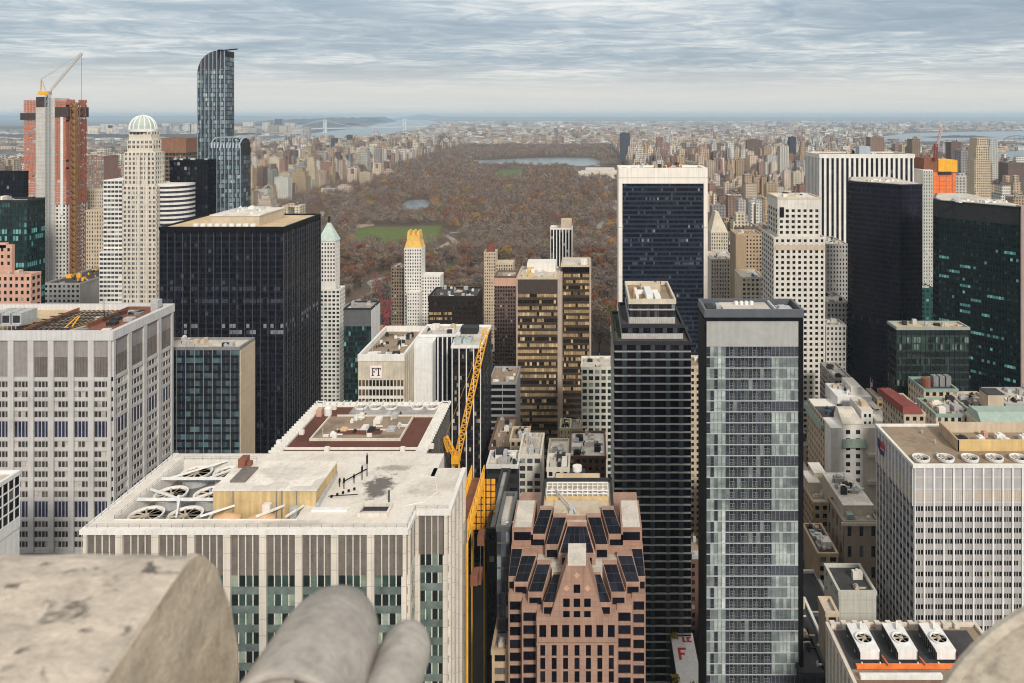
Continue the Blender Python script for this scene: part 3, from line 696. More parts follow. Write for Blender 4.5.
for s, pl, a0, a1, cpp, lg in (('F', DB, bx0, bx1, 35.7 * DB / F, 4), ('F', yn, bx1 + .1, xn, 8.6, 4), ('R', xn, yn, yr, 5.7, 3), ('R', bx1, DB, yn, 8.9, 4)):
    A = axis(s, pl)
    facade(b, s, pl, a0, a1, 60, zl - .3, cpp, 4.65, 1.75, 1.9, .8, .12, lg, .26, g_green, cream, teal_span, endp=1.2)
    nc = max(1, round((a1 - a0) / cpp)); cw = (a1 - a0) / nc; lm, pm_ = MB(), MB()
    obox(lm, A, a0, a1, 0, .1, zl - .29, zB - 1.0)
    for i in range(nc + 1):
        x = a0 + i * cw; obox(pm_, A, max(a0, x - .875), min(a1, x + .875), 0, .8, zl - .31, zB - 1.0, False)
        if i < nc:
            l = x + .875; w = (cw - 1.75) / lg
            for k in range(1, lg): obox(pm_, A, l + k * w - .13, l + k * w + .13, 0, .3, zl - .31, zB - 1.0, False)
    for k in range(22): obox(lm, A, a0, a1, .1, .17, zl + k * (zB - 1.2 - zl) / 22, zl + k * (zB - 1.2 - zl) / 22 + .22)
    b.part('louvre', lm, louvre); b.part('facade_piers', pm_, cream)
b.finish()

# C: block with the brown roof behind it
DC = 270.0; zC = Z(451.5, DC); yc1 = DZ(402, zC)
b = Bldg('office_block', 'grey office block with a brown ballasted roof framed by a white steel rim', 'office building', X(348, DC), 290, vb=480)
x0, x1 = X(271, DC), X(425, DC)
b.boxpart('wall', mid_grey, x0, x1, DC, yc1, 0, zC - 1.6)
facade(b, 'R', x1, DC, yc1, 60, zC - 3, 2.6, 3.7, .5, 2.2, .3, .2, 1, 0, g_dark, mid_grey, mid_grey)
MB().box(x0 + 2, x1 - 2, DC + 2, yc1 - 2, zC - 1.6, zC - .8).build('roof', roof_brown, b.root)
rim = MB()
for q in ((x0, x1, DC, DC + 2), (x0, x1, yc1 - 2, yc1), (x0, x0 + 2, DC + 2, yc1 - 2), (x1 - 2, x1, DC + 2, yc1 - 2)): rim.box(q[0], q[1], q[2], q[3], zC - 1.59, zC - 1)
for q in ((x0 - .2, x1 + .2, DC - .2, DC + .25), (x0 + 3.1, x1 - 3.1, DC + 3.1, DC + 3.5), (x0 - .2, x1 + .2, yc1 - .25, yc1 + .2), (x0 + 3.1, x1 - 3.1, yc1 - 3.5, yc1 - 3.1)): rim.box(q[0], q[1], q[2], q[3], zC - .99, zC)
for q in ((x0 - .2, x0 + .25), (x0 + 3.1, x0 + 3.5), (x1 - .25, x1 + .2), (x1 - 3.5, x1 - 3.1)): rim.box(q[0], q[1], DC + .3, yc1 - .3, zC - .985, zC - .005)
n = 20
for k in range(n + 1):
    y = DC + (yc1 - DC) * k / n; x = x0 + (x1 - x0) * k / n
    rim.box(x0 - .8, x0 + 3.3, y - .25, y + .25, zC - .5, zC + .35); rim.box(x1 - 3.3, x1 + .8, y - .25, y + .25, zC - .5, zC + .35)
    rim.box(x - .25, x + .25, yc1 - 3.3, yc1 + .8, zC - .5, zC + .35)
b.part('roof_rim', rim, white_stone)
ix0, ix1, iy0, iy1 = X(315, 285), X(402, 285), DC + 11, yc1 - 14
MB().box(ix0, ix1, iy0, iy1, zC - .8, zC - .5).build('inner_roof', roof_tan, b.root)
fr = MB()
for q in ((ix0 - .5, ix1 + .5, iy0 - .5, iy0), (ix0 - .5, ix0, iy0, iy1), (ix1, ix1 + .5, iy0, iy1), (X(333, 285), X(385, 285), iy0 + 8, iy0 + 8.4), (X(335, 300), x1 - 3.6, iy1, iy1 + .5)): fr.box(q[0], q[1], q[2], q[3], zC - .8, zC + .1)
b.part('inner_kerb', fr, cream)
MB().box(ix0 + 6, X(380, 285), iy0 + 4.5, iy0 + 8, zC - .49, zC - .3).build('inner_roof', roof_brown, b.root)
MB().box(X(340, 295), x1 - 3.6, yc1 - 12, yc1 - 3.6, zC - .79, zC - .45).build('fan_deck', roof_grey, b.root)
for px in (361, 375.5, 391, 417.5, 432): fan(b, (X(px, 311), 311, zC - .45), 2.55, 1.0, .3, 8, white_paint, inner=roof_dark)
clutter(b, ix0 + 2, ix1 - 2, iy0 + 1, iy1 + 3, zC - .5, 15, 4, [zinc, offwhite, dark_grey, white_paint, peach], 1.8)
for (px, py) in ((332, 405), (299, 430), (276, 440), (332, 434), (324, 447), (400, 447), (360, 412), (429, 444)):
    D = DZ(py + 5, zC - .8); MB().box(X(px, D), X(px, D) + 1.6, D, D + 1.4, zC - .8, zC + .7).build('roof_vent', offwhite, b.root)
t_ = MB(); t_.tube((X(328, 305), 305, zC - .8), (X(328, 305), 305, zC + 2), 1.5, 14); t_.lathe((X(328, 305), 305, zC + 2), [(1.5, 0), (.9, .7), (.01, .9)], 14); b.part('water_tank', t_, white_stone)
MB().box(X(318, 305), X(323, 305), 303, 306, zC - .8, zC + 2).build('rooftop_unit', pink_brick, b.root)
b.finish()

# FT: pale office block with a lettered sign
DFT = 400.0; zF = Z(354.5, DFT); x0, x1 = X(358.5, DFT), X(404, DFT); yb = DZ(326, zF)
b = Bldg('office_block', 'pale striped office block with a square sign of two black letters near its roof', 'office building', X(420, 425), 425, vb=490)
xs, xe = X(452, 413), X(481, 413); xw = X(414.5, 421)
b.boxpart('wall', limestone, x0, x1, DFT, yb, 0, zF - 3.4)
zt = Z(380, DFT)
facade(b, 'F', DFT, x0, x1, 40, zt, 1.85, 4.9, .35, 1.6, .4, .3, 1, 0, g_gold, offwhite, offwhite, vf=lambda r, i, k: .5 if i in (0, 1, 2, 10, 11, 12) and random.random() < .8 else .1)
tb = MB(); A = axis('F', DFT); obox(tb, A, x0, x1, 0, .2, zt + .01, zF - 1.4)
for k in range(14): obox(tb, A, x0 + k * (x1 - x0) / 13 - .15, x0 + k * (x1 - x0) / 13 + .15, .2, .4, zt, zF - 1.4)
b.part('top_panel', tb, limestone)
A = axis('R', x1)
tb = MB(); nb = 9; L_ = (yb - 16 - DFT)
for k in range(nb):
    a = DFT + .3 + k * L_ / nb; obox(tb, A, a, a + L_ / nb * .6, 0, .35, 30, zF - 1.4)
b.part('facade_piers', tb, limestone)
facade(b, 'R', x1, DFT, DFT + L_, 40, zF - 6, 3.4, 4.2, 1.8, 2.2, .2, .15, 1, 0, g_gold, limestone, limestone)
roof(b, x0 - .3, x1 + .3, DFT - .5, yb, zF, 3.0, 1.2, roof_tan, white_stone)
clutter(b, x0 + 2, x1 - 2, DFT + 4, yb - 10, zF - 3, 16, 9, [dark_grey, offwhite, zinc, dark_grey, white_paint], 2.8)
zW = Z(341, 421)
b.boxpart('blank_wall', white_paint, x1 + .4, X(432.5, 421), 421, yb, 0, zW - 1.2)
b.boxpart('recessed_wall', navy_span, X(432.5, 421), xs, 430, yb, 0, zW - 1.1)
fn = MB()
for k in range(5): fn.box(X(433 + k * 4.6, 430), X(434.1 + k * 4.6, 430), 429.2, 430, 20, zW - .5)
b.part('facade_piers', fn, white_paint)
zS = Z(345.5, 413)
b.boxpart('side_block_wall', black_metal, xs, xe, 413, yb, 0, zS - 1.4)
facade(b, 'F', 413, xs, xe, 0, zS - 1, 4.4, 3.9, .55, 1.7, .5, .12, 3, 0, g_dark, white_paint, bronze_dark, endp=.4)
facade(b, 'R', xe, 413, yb, 0, zS - 1, 6, 3.9, .5, 1.7, .3, .12, 3, 0, g_navy, dark_grey, navy_span)
roof(b, xs - .5, xe + .5, 412.4, yb, zS, 1.0, 1.0, roof_pale, white_paint)
roof(b, x1 + .6, xs - .6, 432, yb, zW + .3, .8, .8, roof_pale, white_paint)
for k in range(2):
    cx = X(459 + 9.5 * k, 425); fan(b, (cx, 424, zS + 1.2), 2.0, .7, .3, 6, zinc)
    MB().box(cx - 2.3, cx + 2.3, 419, 429, zS - 1, zS + 1.2).build('cooling_unit', wall('blue grey metal', (.38, .44, .47), .1, .5, .5), b.root)
MB().box(X(461, 440), X(478, 440), 438, 445, zS - 1, zS + 2.6).build('rooftop_unit', dark_grey, b.root)
clutter(b, x1 + 2, xs - 3, 436, yb - 3, zW - .5, 8, 5)
b.finish()
# the sign on its front
sg = MB(); sx0, sx1, sz0, sz1 = X(370.5, DFT), X(382.3, DFT), Z(377.5, DFT), Z(365.3, DFT)
A = axis('F', DFT); obox(sg, A, sx0, sx1, .42, .7, sz0, sz1)
sgn = sg.build('wall_sign', sign_white, b.root, label='square pale pink sign with two black serif letters')
lt = MB(); w, h = sx1 - sx0, sz1 - sz0
def lbar(a, bb, c, d): obox(lt, A, sx0 + w * a, sx0 + w * bb, .71, .78, sz0 + h * c, sz0 + h * d)
lbar(.18, .27, .2, .82); lbar(.12, .33, .17, .225); lbar(.12, .33, .785, .83); lbar(.27, .47, .76, .829); lbar(.43, .475, .64, .76); lbar(.27, .41, .48, .54); lbar(.385, .415, .42, .6)
lbar(.67, .765, .2, .83); lbar(.61, .83, .17, .225); lbar(.52, .67, .76, .829); lbar(.765, .91, .76, .829); lbar(.52, .56, .62, .76); lbar(.87, .91, .62, .76)
lt.build('letters', black_paint, sgn)
g_slate = glass('slate teal glazing', [(0, (0.02, 0.03, 0.04)), (0.5, (0.04, 0.065, 0.08)), (0.8, (0.07, 0.13, 0.15)), (0.93, (0.38, 0.42, 0.40))], 0.1)
# ------------------------------------------------------------------ left and middle towers
# small dark curtain-walled block behind the concrete grid
b = tower('office_block', 'small slate curtain-wall block with a blank tan end wall, behind the concrete grid block', 'office building', 150, 239.5, 347, 385, 17, grey_steel, g_slate, 4.4, 3.9, .35, 1.2, .3, .2, lights=2, mull=.14, sides='F', top=0, rm=roof_pale, sm=navy_span, vb=452, done=False, cl=9,
          vf=lambda r, i, k: (.9 if random.random() < .5 else .1) if r < 2 else random.random() * .93)
x1 = b.box[1]; b.part('end_wall', MB().box(x1 + .1, x1 + .5, 385.1, 401.9, 0, b.box[4] - 1.6), wall('tan end wall', (.55, .45, .33), .1, .2, panel=(5, 3.9, .03)))
b.finish()
# E: big black block
b = tower('office_tower', 'broad black slab tower with thin pale mullions and white plant on its roof', 'office building', 160, 284, 226.7, 480, 64, black_metal, g_navy, 8.4, 3.95, .42, 1.35, .5, .2, lights=4, mull=.1, sides='FR', scp=9.2,
          top=1.0, topm=black_metal, rm=roof_gold, pm=black_metal, vb=452, sm=navy_span, done=False, cl=0, ph=1.0, mode='row',
          vf=lambda r, i, k: .93 if (r in (9, 11) and random.random() < .7) else (.99 if r in (15, 16) and random.random() < .35 else random.random() * .93))
x0, x1, y0, y1, z1 = b.box
fn = MB(); fs = MB()
n = 16
for k in range(n + 1):
    x = x0 + (x1 - x0) * k / n; fn.box(x - .12, x + .12, y0 - .72, y0 - .5, 0, z1 - 4)
    y = y0 + (y1 - y0) * k / n; fs.box(x1 + .5, x1 + .72, y - .12, y + .12, 0, z1 - 4)
fin = wall('grey aluminium fin', (.10, .10, .11), .1, .4, .4); b.part('mullion_fins', fn, fin); b.part('mullion_fins', fs, fin)
ph_ = MB(); ph_.box(x0 + 27, x1 - 20, y0 + 10, y1 - 14, z1 - 1.0, z1 + 5.5); b.part('penthouse_wall', ph_, beige)
ph_ = MB(); ph_.box(x0 + 26.5, x1 - 19.5, y0 + 9.5, y1 - 13.5, z1 + 5.5, z1 + 6.2); b.part('penthouse_roof', ph_, roof_white)
for k in range(9): MB().tube((x0 + 20 + k * 4.6, y0 + 5, z1 - 1), (x0 + 20 + k * 4.6, y0 + 5, z1 + 1.2), 1.7, 12).build('cooling_drum', white_paint, b.root)
clutter(b, x0 + 30, x1 - 24, y0 + 12, y1 - 18, z1 + 6.2, 8, 2, [white_paint, zinc, offwhite], 2.5)
b.finish()
# F: slim white hotel tower with a green pyramid roof
b = tower('hotel_tower', 'slim white tower with a pale green pyramid roof, right of the black slab', 'tower', 319.5, 340, 289, 600, 12, white_stone, g_green, 3.0, 3.3, 1.1, 1.5, .2, .15, sides='FR', vb=402, cl=3, rm=roof_pale, done=False)
b.boxpart('upper_wall', white_stone, X(318, 603), X(335.5, 603), 603, 613, 110, Z(241, 603))
facade(b, 'F', 603, X(318, 603), X(335.5, 603), 114, Z(243, 603), 2.3, 3.2, 1.2, 1.6, .2, .15, gm=g_dark, wm=white_stone)
facade(b, 'R', X(335.5, 603), 603, 613, 114, Z(243, 603), 2.8, 3.2, 1.5, 1.6, .2, .15, gm=g_dark, wm=white_stone)
x0, x1 = X(317.6, 603), X(336.3, 603); zt = Z(241, 603); cx = (x0 + x1) / 2
b.part('pyramid_roof', MB().prism([(x0, 602.5), (x1, 602.5), (x1, 613.5), (x0, 613.5)], zt, zt + 14, [(cx - 1, 607), (cx + 1, 607), (cx + 1, 609), (cx - 1, 609)]), wall('pale copper', (.50, .60, .56), .15, .3))
b.part('finial', MB().box(cx - .8, cx + .8, 607.2, 608.8, zt + 14, zt + 19), dark_grey); b.finish()
# G: dark block with a green glass base
b = tower('office_block', 'low grey glass block with a white end wall, right of the slim white tower', 'office building', 344, 371, 308, 560, 22, dark_grey, g_teal, 3.4, 3.9, .3, .9, .2, .15, lights=2, mull=.1, sides='F', top=12, topm=wall('grey screen', (.12, .125, .13), .1, .4, panel=(2.2, 3.9, .05)), vb=405, cl=4, rm=roof_grey, sm=dark_grey, done=False)
b.part('end_wall', MB().box(b.box[1] + .3, b.box[1] + .7, 560.1, 581.9, 0, b.box[4] - 1.6), white_paint); b.finish()
# H: white tower with a gilded crown
D = 740
b = tower('apartment_tower', 'white apartment tower with a gilded crown in front of the park', 'tower', 404.5, 421.5, 248, D, 16, white_stone, g_dark, 2.5, 3.2, 1.3, 1.5, .2, .15, sides='FR', vb=330, cl=0, done=False)
x0, x1, y0, y1, z1 = b.box
cr = MB(); cx = (x0 + x1) / 2
cr.prism([(x0, y0), (x1, y0), (x1, y1), (x0, y1)], z1, z1 + 6, [(x0 + 1.5, y0 + 1), (x1 - 1.5, y0 + 1), (x1 - 1.5, y1 - 1), (x0 + 1.5, y1 - 1)])
cr.box(x0 + 2, x1 - 2, y0 + 1.5, y1 - 1.5, z1 + 6, z1 + 12)
for q in (x0 + 2.2, cx - 1.4, x1 - 5): cr.prism([(q, y0 + 1.2), (q + 2.8, y0 + 1.2), (q + 2.8, y1 - 2), (q, y1 - 2)], z1 + 12, z1 + 16.5, [(q + .7, y0 + 2), (q + 2.1, y0 + 2), (q + 2.1, y1 - 3), (q + .7, y1 - 3)])
b.part('crown', cr, gold)
for (a, c, yt, d0, dp) in ((421.7, 440, 276, 742, 18), (407, 419.5, 292, 730, 9.5)):
    q0, q1, zt = X(a, d0), X(c, d0), Z(yt, d0); b.boxpart('wing_wall', white_stone, q0, q1, d0, d0 + dp, 0, zt - .8)
    facade(b, 'F', d0, q0, q1, 10, zt - 1.2, 2.6, 3.2, 1.4, 1.6, .2, .15, gm=g_dark, wm=white_stone)
    roof(b, q0 - .2, q1 + .2, d0 - .2, d0 + dp, zt, 1, .5, roof_pale, white_stone)
b.finish()
tower('apartment_block', 'brown grey apartment block beside the white tower with the gilded crown', 'apartment building', 391.5, 404, 267, 752, 20, wall('umber brick', (.22, .17, .13), .2, .2), g_dark, 2.6, 3.3, 1.1, 1.5, .2, .15, vb=320, cl=3, rm=roof_grey)
# I: dark block
tower('office_block', 'squat dark bronze block with rows of pale lit windows before the gilded-crown tower', 'office building', 428.5, 476.5, 296, 640, 34, bronze_dark, g_gold, 4.1, 4.3, .7, 1.9, .4, .25, lights=3, mull=.25, sides='FR', top=3.5, topm=bronze_dark, vb=332, cl=14, rm=roof_dark, pm=bronze_dark,
      vf=lambda r, i, k: random.uniform(.6, .95) if (r in (2, 3, 5, 6) and i < 5 and random.random() < .75) else random.random() * .42)
# J: tan tower with a red cap and its brown neighbour
b = tower('apartment_tower', 'slim tan apartment tower with stepped shoulders and a small red tiled cap', 'tower', 484, 495.5, 252, 760, 16, beige, g_dark, 2.4, 3.2, 1.4, 1.6, .2, .15, vb=320, cl=0, done=False)
x0, x1, y0, y1, z1 = b.box; b.part('cap_roof', MB().prism([(x0 + 2, y0 + 2), (x1 - 2, y0 + 2), (x1 - 2, y1 - 2), (x0 + 2, y1 - 2)], z1 - 1, z1 + 6, [(x0 + 4, y0 + 5), (x1 - 4, y0 + 5), (x1 - 4, y1 - 5), (x0 + 4, y1 - 5)]), red_roof)
q0, q1 = X(495.8, 758), X(513, 758); b.boxpart('wing_wall', beige, q0, q1, 758, 775, 0, Z(263, 758)); facade(b, 'F', 758, q0, q1, 20, Z(265, 758), 2.4, 3.2, 1.3, 1.6, .2, .15, gm=g_dark, wm=beige); b.finish()
tower('apartment_tower', 'tall brown brick apartment tower with a pinkish tan top, left of the gold banded slab', 'tower', 494.5, 515.5, 276, 640, 24, wall('maroon brick', (.13, .085, .075), .2, .2), g_dark, 2.2, 3.2, .9, 1.4, .25, .15, top=7, topm=pink_brick, vb=392, cl=3, rm=roof_tan, sides='FR')
# K: bronze slab pair with gold bands
b = tower('office_tower', 'bronze glass slab pair with gold bands and pale edge piers', 'office building', 517.5, 558.5, 277, 500, 36, wall('dark brown cladding', (.05, .036, .032), .2, .3, .5), g_gold, 1.6, 4.1, .12, 1.7, .12, .3, sides='FR', mode='row', top=9.5, topm=wall('brown top band', (.06, .045, .04), .2, .4), vb=445, cl=0, done=False, rm=roof_pale, pm=beige,
          sm=wall('bronze spandrel', (.055, .04, .032), .2, .2, .4), vf=lambda r, i, k: (random.uniform(.62, .95) if random.random() < (.93 if (r * 7) % 10 < 7 else .3) else random.uniform(0, .4)))
q0, q1 = X(561.5, 520), X(589.5, 520); zt = Z(265, 520)
b.boxpart('side_slab_wall', bronze_dark, q0, q1, 520, 548, 0, zt - 1.3)
facade(b, 'F', 520, q0, q1, 20, zt - 6, 1.6, 4.1, .12, 1.7, .12, .3, 1, 0, g_gold, bronze_dark, MATS['bronze spandrel'], 'row', vf=lambda r, i, k: (random.uniform(.6, .95) if random.random() < (.85 if (r * 3) % 7 < 5 and r < 20 else .12) else random.uniform(0, .4)))
facade(b, 'F', 520, q0 + .1, q1 - .1, zt - 5.5, zt - 1.3, 1.6, 4.1, .3, .5, .12, .3, 1, 0, g_black, bronze_dark, bronze_dark)
roof(b, q0 - .4, q1 + .4, 519.6, 548, zt, .9, .8, roof_pale, beige)
pr = MB()
for (a, c, d, dp, z1) in ((516.3, 517.6, 499.3, 36, b.box[4]), (557.6, 561.6, 499.5, 40, b.box[4] - .5), (589.4, 591.2, 519.3, 28, zt - .3)): pr.box(X(a, d), X(c, d), d, d + dp, 0, z1)
b.part('edge_pier', pr, wall('pale brown stone', (.42, .34, .28), .12, .2))
clutter(b, X(520, 505), X(556, 505), 503, 534, b.box[4] - 1.1, 16, 6, [offwhite, beige, zinc, white_paint, ochre_wall], 4)
b.boxpart('penthouse_wall', offwhite, X(528, 530), X(556, 530), 522, 536, b.box[4] - 1.1, b.box[4] + 5); MB().box(q1 - 6, q1 - 2, 522, 526, zt - .9, zt + 3).build('rooftop_unit', offwhite, b.root)
b.finish()
# L: slender black and white tower by the park
b = tower('apartment_tower', 'slender tower striped black and white at the park edge, behind the gold banded slab', 'tower', 550.5, 572, 228, 720, 17, white_stone, g_dark, 2.9, 3.2, 1.0, .5, .5, .12, sides='FR', mode='row', sm=black_metal, vb=268, cl=0, done=False, rm=roof_pale)
b.boxpart('upper_wall', beige, X(561, 722), X(571.5, 722), 722, 735, 140, Z(220, 722)); b.boxpart('dark_band', dark_grey, X(560.6, 721.5), X(571.7, 721.5), 721.5, 735.2, 140, Z(231, 722)); b.finish()
# M: tall black slab with a white travertine frame
D = 610; dp = 34
x0, x1, z1 = X(618.5, D), X(707.5, D), Z(168, D)
b = Bldg('office_tower', 'tall navy glass slab framed by a white stone band on top and sides', 'office building', (x0 + x1) / 2, D + 17, vb=400)
b.boxpart('wall', navy_span, x0 + 1.5, x1 - 1.5, D + .6, D + dp, 0, z1 - 2)
zt = Z(183.5, D)
def mvf(r, i, k):
    p = .55 if r in (3, 9, 12, 16, 17, 24, 31) else .12
    return random.uniform(.9, .985) if random.random() < p * (.5 + .5 * math.sin(i * .3 + r)) else random.random() * .9
facade(b, 'F', D + .6, x0 + 3, x1 - 3, 20, zt, 1.55, 3.72, .1, 1.35, .12, .22, 1, 0, g_blue, black_metal, wall('blue black band', (.026, .031, .045), .2, .3, .3), 'row', vf=mvf)
fr = MB(); fr.box(x0, x0 + 3.1, D - .6, D + dp, 0, zt - .01); fr.box(x1 - 3.1, x1, D - .6, D + dp, 0, zt - .01); fr.box(x0, x1, D - .6, D + 2.5, zt, z1); fr.box(x0, x0 + 3.1, D + 2.5, D + dp, zt, z1 - .01); fr.box(x1 - 3.1, x1, D + 2.5, D + dp, zt, z1 - .01); fr.box(x0 + 3.1, x1 - 3.1, D + dp - 2, D + dp, zt, z1 - .02)
b.part('stone_frame', fr, wall('frame travertine', (.78, .73, .66), .07, .1, panel=(8.2, 40, .02)))
MB().box(x0 + 3, x1 - 3, D + 2.4, D + dp - 1.9, z1 - 2.6, z1 - 1.5).build('roof', roof_pale, b.root)
clutter(b, x0 + 26, x1 - 16, D + 5, D + 28, z1 - 1.5, 12, 12, [rust, dark_grey, tan_brick, zinc], 5); clutter(b, x0 + 6, x0 + 22, D + 5, D + 24, z1 - 1.5, 4, 13, [zinc, white_paint], 4)
b.finish()

# N: dark stepped glass tower
b = Bldg('office_tower', 'dark stepped glass tower with thin pale bands on every storey, in the centre', 'office building', X(652, 310), 318)
def nvf(r, i, k): return random.uniform(.86, .94) if (8 < i < 14 and random.random() < .22) else random.random() * .87
bandm = wall('pale ribbed band', (.44, .43, .405), .2, .5, .5, panel=(.9, 50, .18)); slate = wall('slate pier', (.04, .052, .062), .2, .3, .4)
tiers = [(614.6, 691, 341, 300, 46, 3.2), (622.3, 683, 324, 307, 36, 3.2), (629.5, 675, 299, 312, None, 3.2)]
zprev = 0
for k, (a, c, yt, D, dp, rp) in enumerate(tiers):
    x0, x1, z1 = X(a, D), X(c, D), Z(yt, D)
    y1 = DZ(281, z1) if dp is None else D + dp
    b.boxpart('wall', black_metal, x0, x1, D, y1, max(0, zprev - 2), z1 - 2.0)
    for s, a0, a1, pl in (('F', x0, x1, D), ('L', D, y1, x0)):
        facade(b, s, pl, a0, a1, max(4, zprev), z1 - 1.2, 1.4, rp if k < 2 else 3.4, .1, .6, .1, .32, 1, 0, g_hotel if k == 2 else g_black, black_metal, bandm, 'row', vf=nvf)
    A = axis('F', D); pm_ = MB()
    for q in (.13, .31, .5, .70, .87): obox(pm_, A, x0 + (x1 - x0) * q - .9, x0 + (x1 - x0) * q + .9, .06, .26, max(4, zprev), z1 - 1.2)
    b.part('facade_piers', pm_, slate if k < 2 else bronze_dark)
    roof(b, x0 - .4, x1 + .4, D - .4, y1, z1, 1.1 if k < 2 else 1.6, .7, roof_dark if k < 2 else roof_tan, dark_grey if k < 2 else limestone)
    zprev = z1 - 1.2
x0, x1, z1 = X(629.5, 312), X(675, 312), Z(299, 312)
for q in ((x0 + 3, x0 + 4.2, 316, 333, 1.6), (x0 + 4.2, x0 + 13, 327, 329, 1.6), (x0 + 7.2, x0 + 10, 314, 331, 2.6), (x0 + 11, x0 + 13.5, 316, 326, 1.2), (x0 + 6, x0 + 14.6, 332, 337, 3.2)): MB().box(q[0], q[1], q[2], q[3], z1 - 1.6, z1 - 1.6 + q[4]).build('rooftop_unit', white_paint if q[4] < 3 else beige, b.root)
yl = MB(); yl.beam((x0 + 2, 315, z1 - 1.2), (x0 + 3, 330, z1 + 1.0), .3); yl.beam((x0 + 5, 315, z1 - 1), (x0 + 8, 315, z1), .3); b.part('yellow_rail', yl, yellow_paint)
an = MB(); an.beam((x0 + 11, 337, z1 + 1), (x0 + 16, 335, z1 + 3.6), .3); an.beam((x0 + 15, 337, z1), (x0 + 15.4, 337, z1 + 5), .25); b.part('davit_crane', an, dark_grey)
gd = MB()
for k in range(22): gd.tube((X(617, 302) + random.uniform(-.4, .4), 303 + k * 1.6, Z(341, 300)), (X(617, 302), 303 + k * 1.6, Z(341, 300) + random.uniform(.6, 1.8)), .5, 6, .1)
b.part('planting', gd, wall('shrub green', (.06, .07, .03), .3, 1))
b.finish()

# O: glass hotel tower with a black frame
DO = 230.0; x0, x1, z1 = X(705.5, DO), X(803, DO), Z(309, DO); y1 = DZ(299, z1)
y1 = max(y1, DO + 13)
b = Bldg('hotel_tower', 'slim glass tower in a black frame with white floor lines and a pale top', 'tower', (x0 + x1) / 2, DO + 7)
b.boxpart('wall', dark_grey, x0, x1 - .6, DO, y1, 0, z1 - 2.2)
zb = Z(320.5, DO); zs = Z(346.5, DO)
def ovf(r, i, k):  # pale pane columns paint reflections of facing buildings into the glass colour
    if i in (3, 4): return random.uniform(.4, .8)
    if i in (0, 1, 2): return random.uniform(.25, .7) if (r // 2 + i) % 3 else .96
    if i > 16: return random.uniform(.22, .72) if (r * 7 + (i // 3) * 5) % 5 else .97
    return random.choice([.93, .95, .97, .05, .3 if math.sin(r * .9 + i * .4) > .55 else .1]) if i % 3 else .99
g_mix = glass('hotel glazing', [(0, (.035, .045, .05)), (.2, (.16, .195, .195)), (.45, (.30, .35, .34)), (.75, (.50, .55, .53)), (.92, (.03, .036, .048)), (.96, (.06, .068, .085)), (.985, (.018, .022, .03))], .08)
lines = wall('white floor line', (.42, .44, .45), .06, .5, .4)
facade(b, 'F', DO, x0 + .25, x1 - 1.4, 50, zs, 1.17, 3.33, .12, .3, .16, .2, 1, 0, g_mix, wall('grey mullion', (.20, .215, .23), .1, .5, .4), lines, vf=ovf, mode='cell')
# framed opening lights in the dark middle bays
A = axis('F', DO); om = MB(); cw = (x1 - 1.4 - x0 - .25) / round((x1 - 1.65 - x0) / 1.17); nr = int((zs - 50) / 3.33)
for r in range(nr):
    zl = zs - (r + 1) * 3.33
    for i in (6, 9, 12, 15):
        a = x0 + .25 + i * cw + .1
        for (q0, q1, h0, h1) in ((a, a + 1.6, .6, .7), (a, a + 1.6, 2.2, 2.3), (a, a + .1, .7, 2.2), (a + 1.5, a + 1.6, .7, 2.2), (a + .75, a + .85, .7, 2.2), (a + .1, a + 1.5, 1.4, 1.48)): obox(om, A, q0, q1, .05, .14, zl + h0, zl + h1)
    om.face([A(x0 + .3, .2, zl + 1.2), A(x1 - 1.5, .2, zl + 1.2), A(x1 - 1.5, .2, zl + 1.25), A(x0 + .3, .2, zl + 1.25)])
b.part('opening_lights', om, wall('light frame', (.20, .21, .22), .1, .5, .4))
sc_m = MB(); obox(sc_m, A, x0 + .25, x1 - 1.4, 0, .2, zs + .01, zb)
for k in range(26): obox(sc_m, A, x0 + .3, x1 - 1.45, .2, .28, zs + .1 + k * (zb - zs) / 26, zs + .1 + k * (zb - zs) / 26 + .17)
b.part('louvre_screen', sc_m, wall('pale louvre screen', (.42, .42, .41), .1, .5, .5))
bk = MB(); obox(bk, A, x0 - .3, x1, 0, .55, zb + .01, z1 - 1.2)
for k in range(34): obox(bk, A, x0 + k * (x1 - x0) / 34, x0 + k * (x1 - x0) / 34 + .25, .55, .62, zb + .1, z1 - 1.2)
bk.box(x0 - .32, x0 + .24, DO - .56, y1, 0, zb); bk.box(x1 - 1.4, x1, DO - .5, y1, 0, zb)
b.part('black_frame', bk, black_metal)
roof(b, x0 - .4, x1 + .1, DO - .62, y1 + .1, z1, 2.0, .75, roof_dark, wall('charcoal coping', (.10, .11, .13), .1, .4, .5))
zz = z1 - 2
MB().box(x0 + 6, x1 - 9, DO + 3, y1 - 1.5, zz, zz + 1.2).build('roof_deck', roof_pale, b.root)
for k in range(4): MB().tube((x0 + 11 + k * 1.6, y1 - 4.5, zz + 1.2), (x0 + 11 + k * 1.6, y1 - 4.5, zz + 2.3), .6, 12).build('cooling_drum', white_paint, b.root)
for q in ((x0 + 1, x0 + 3.5, 3, 9, 1.5), (x0 + 4, x0 + 5.5, 4, 7, 2.2), (x1 - 8.4, x1 - 7.8, 1.2, 11, 2), (x1 - 6.5, x1 - 2, 4, 9, .9), (x1 - 6, x1 - 4, 5, 7, 1.6)): MB().box(q[0], q[1], DO + q[2], min(DO + q[3], y1 - 1), zz, zz + q[4]).build('rooftop_unit', random.choice([dark_grey, zinc, zinc]), b.root)
b.finish()
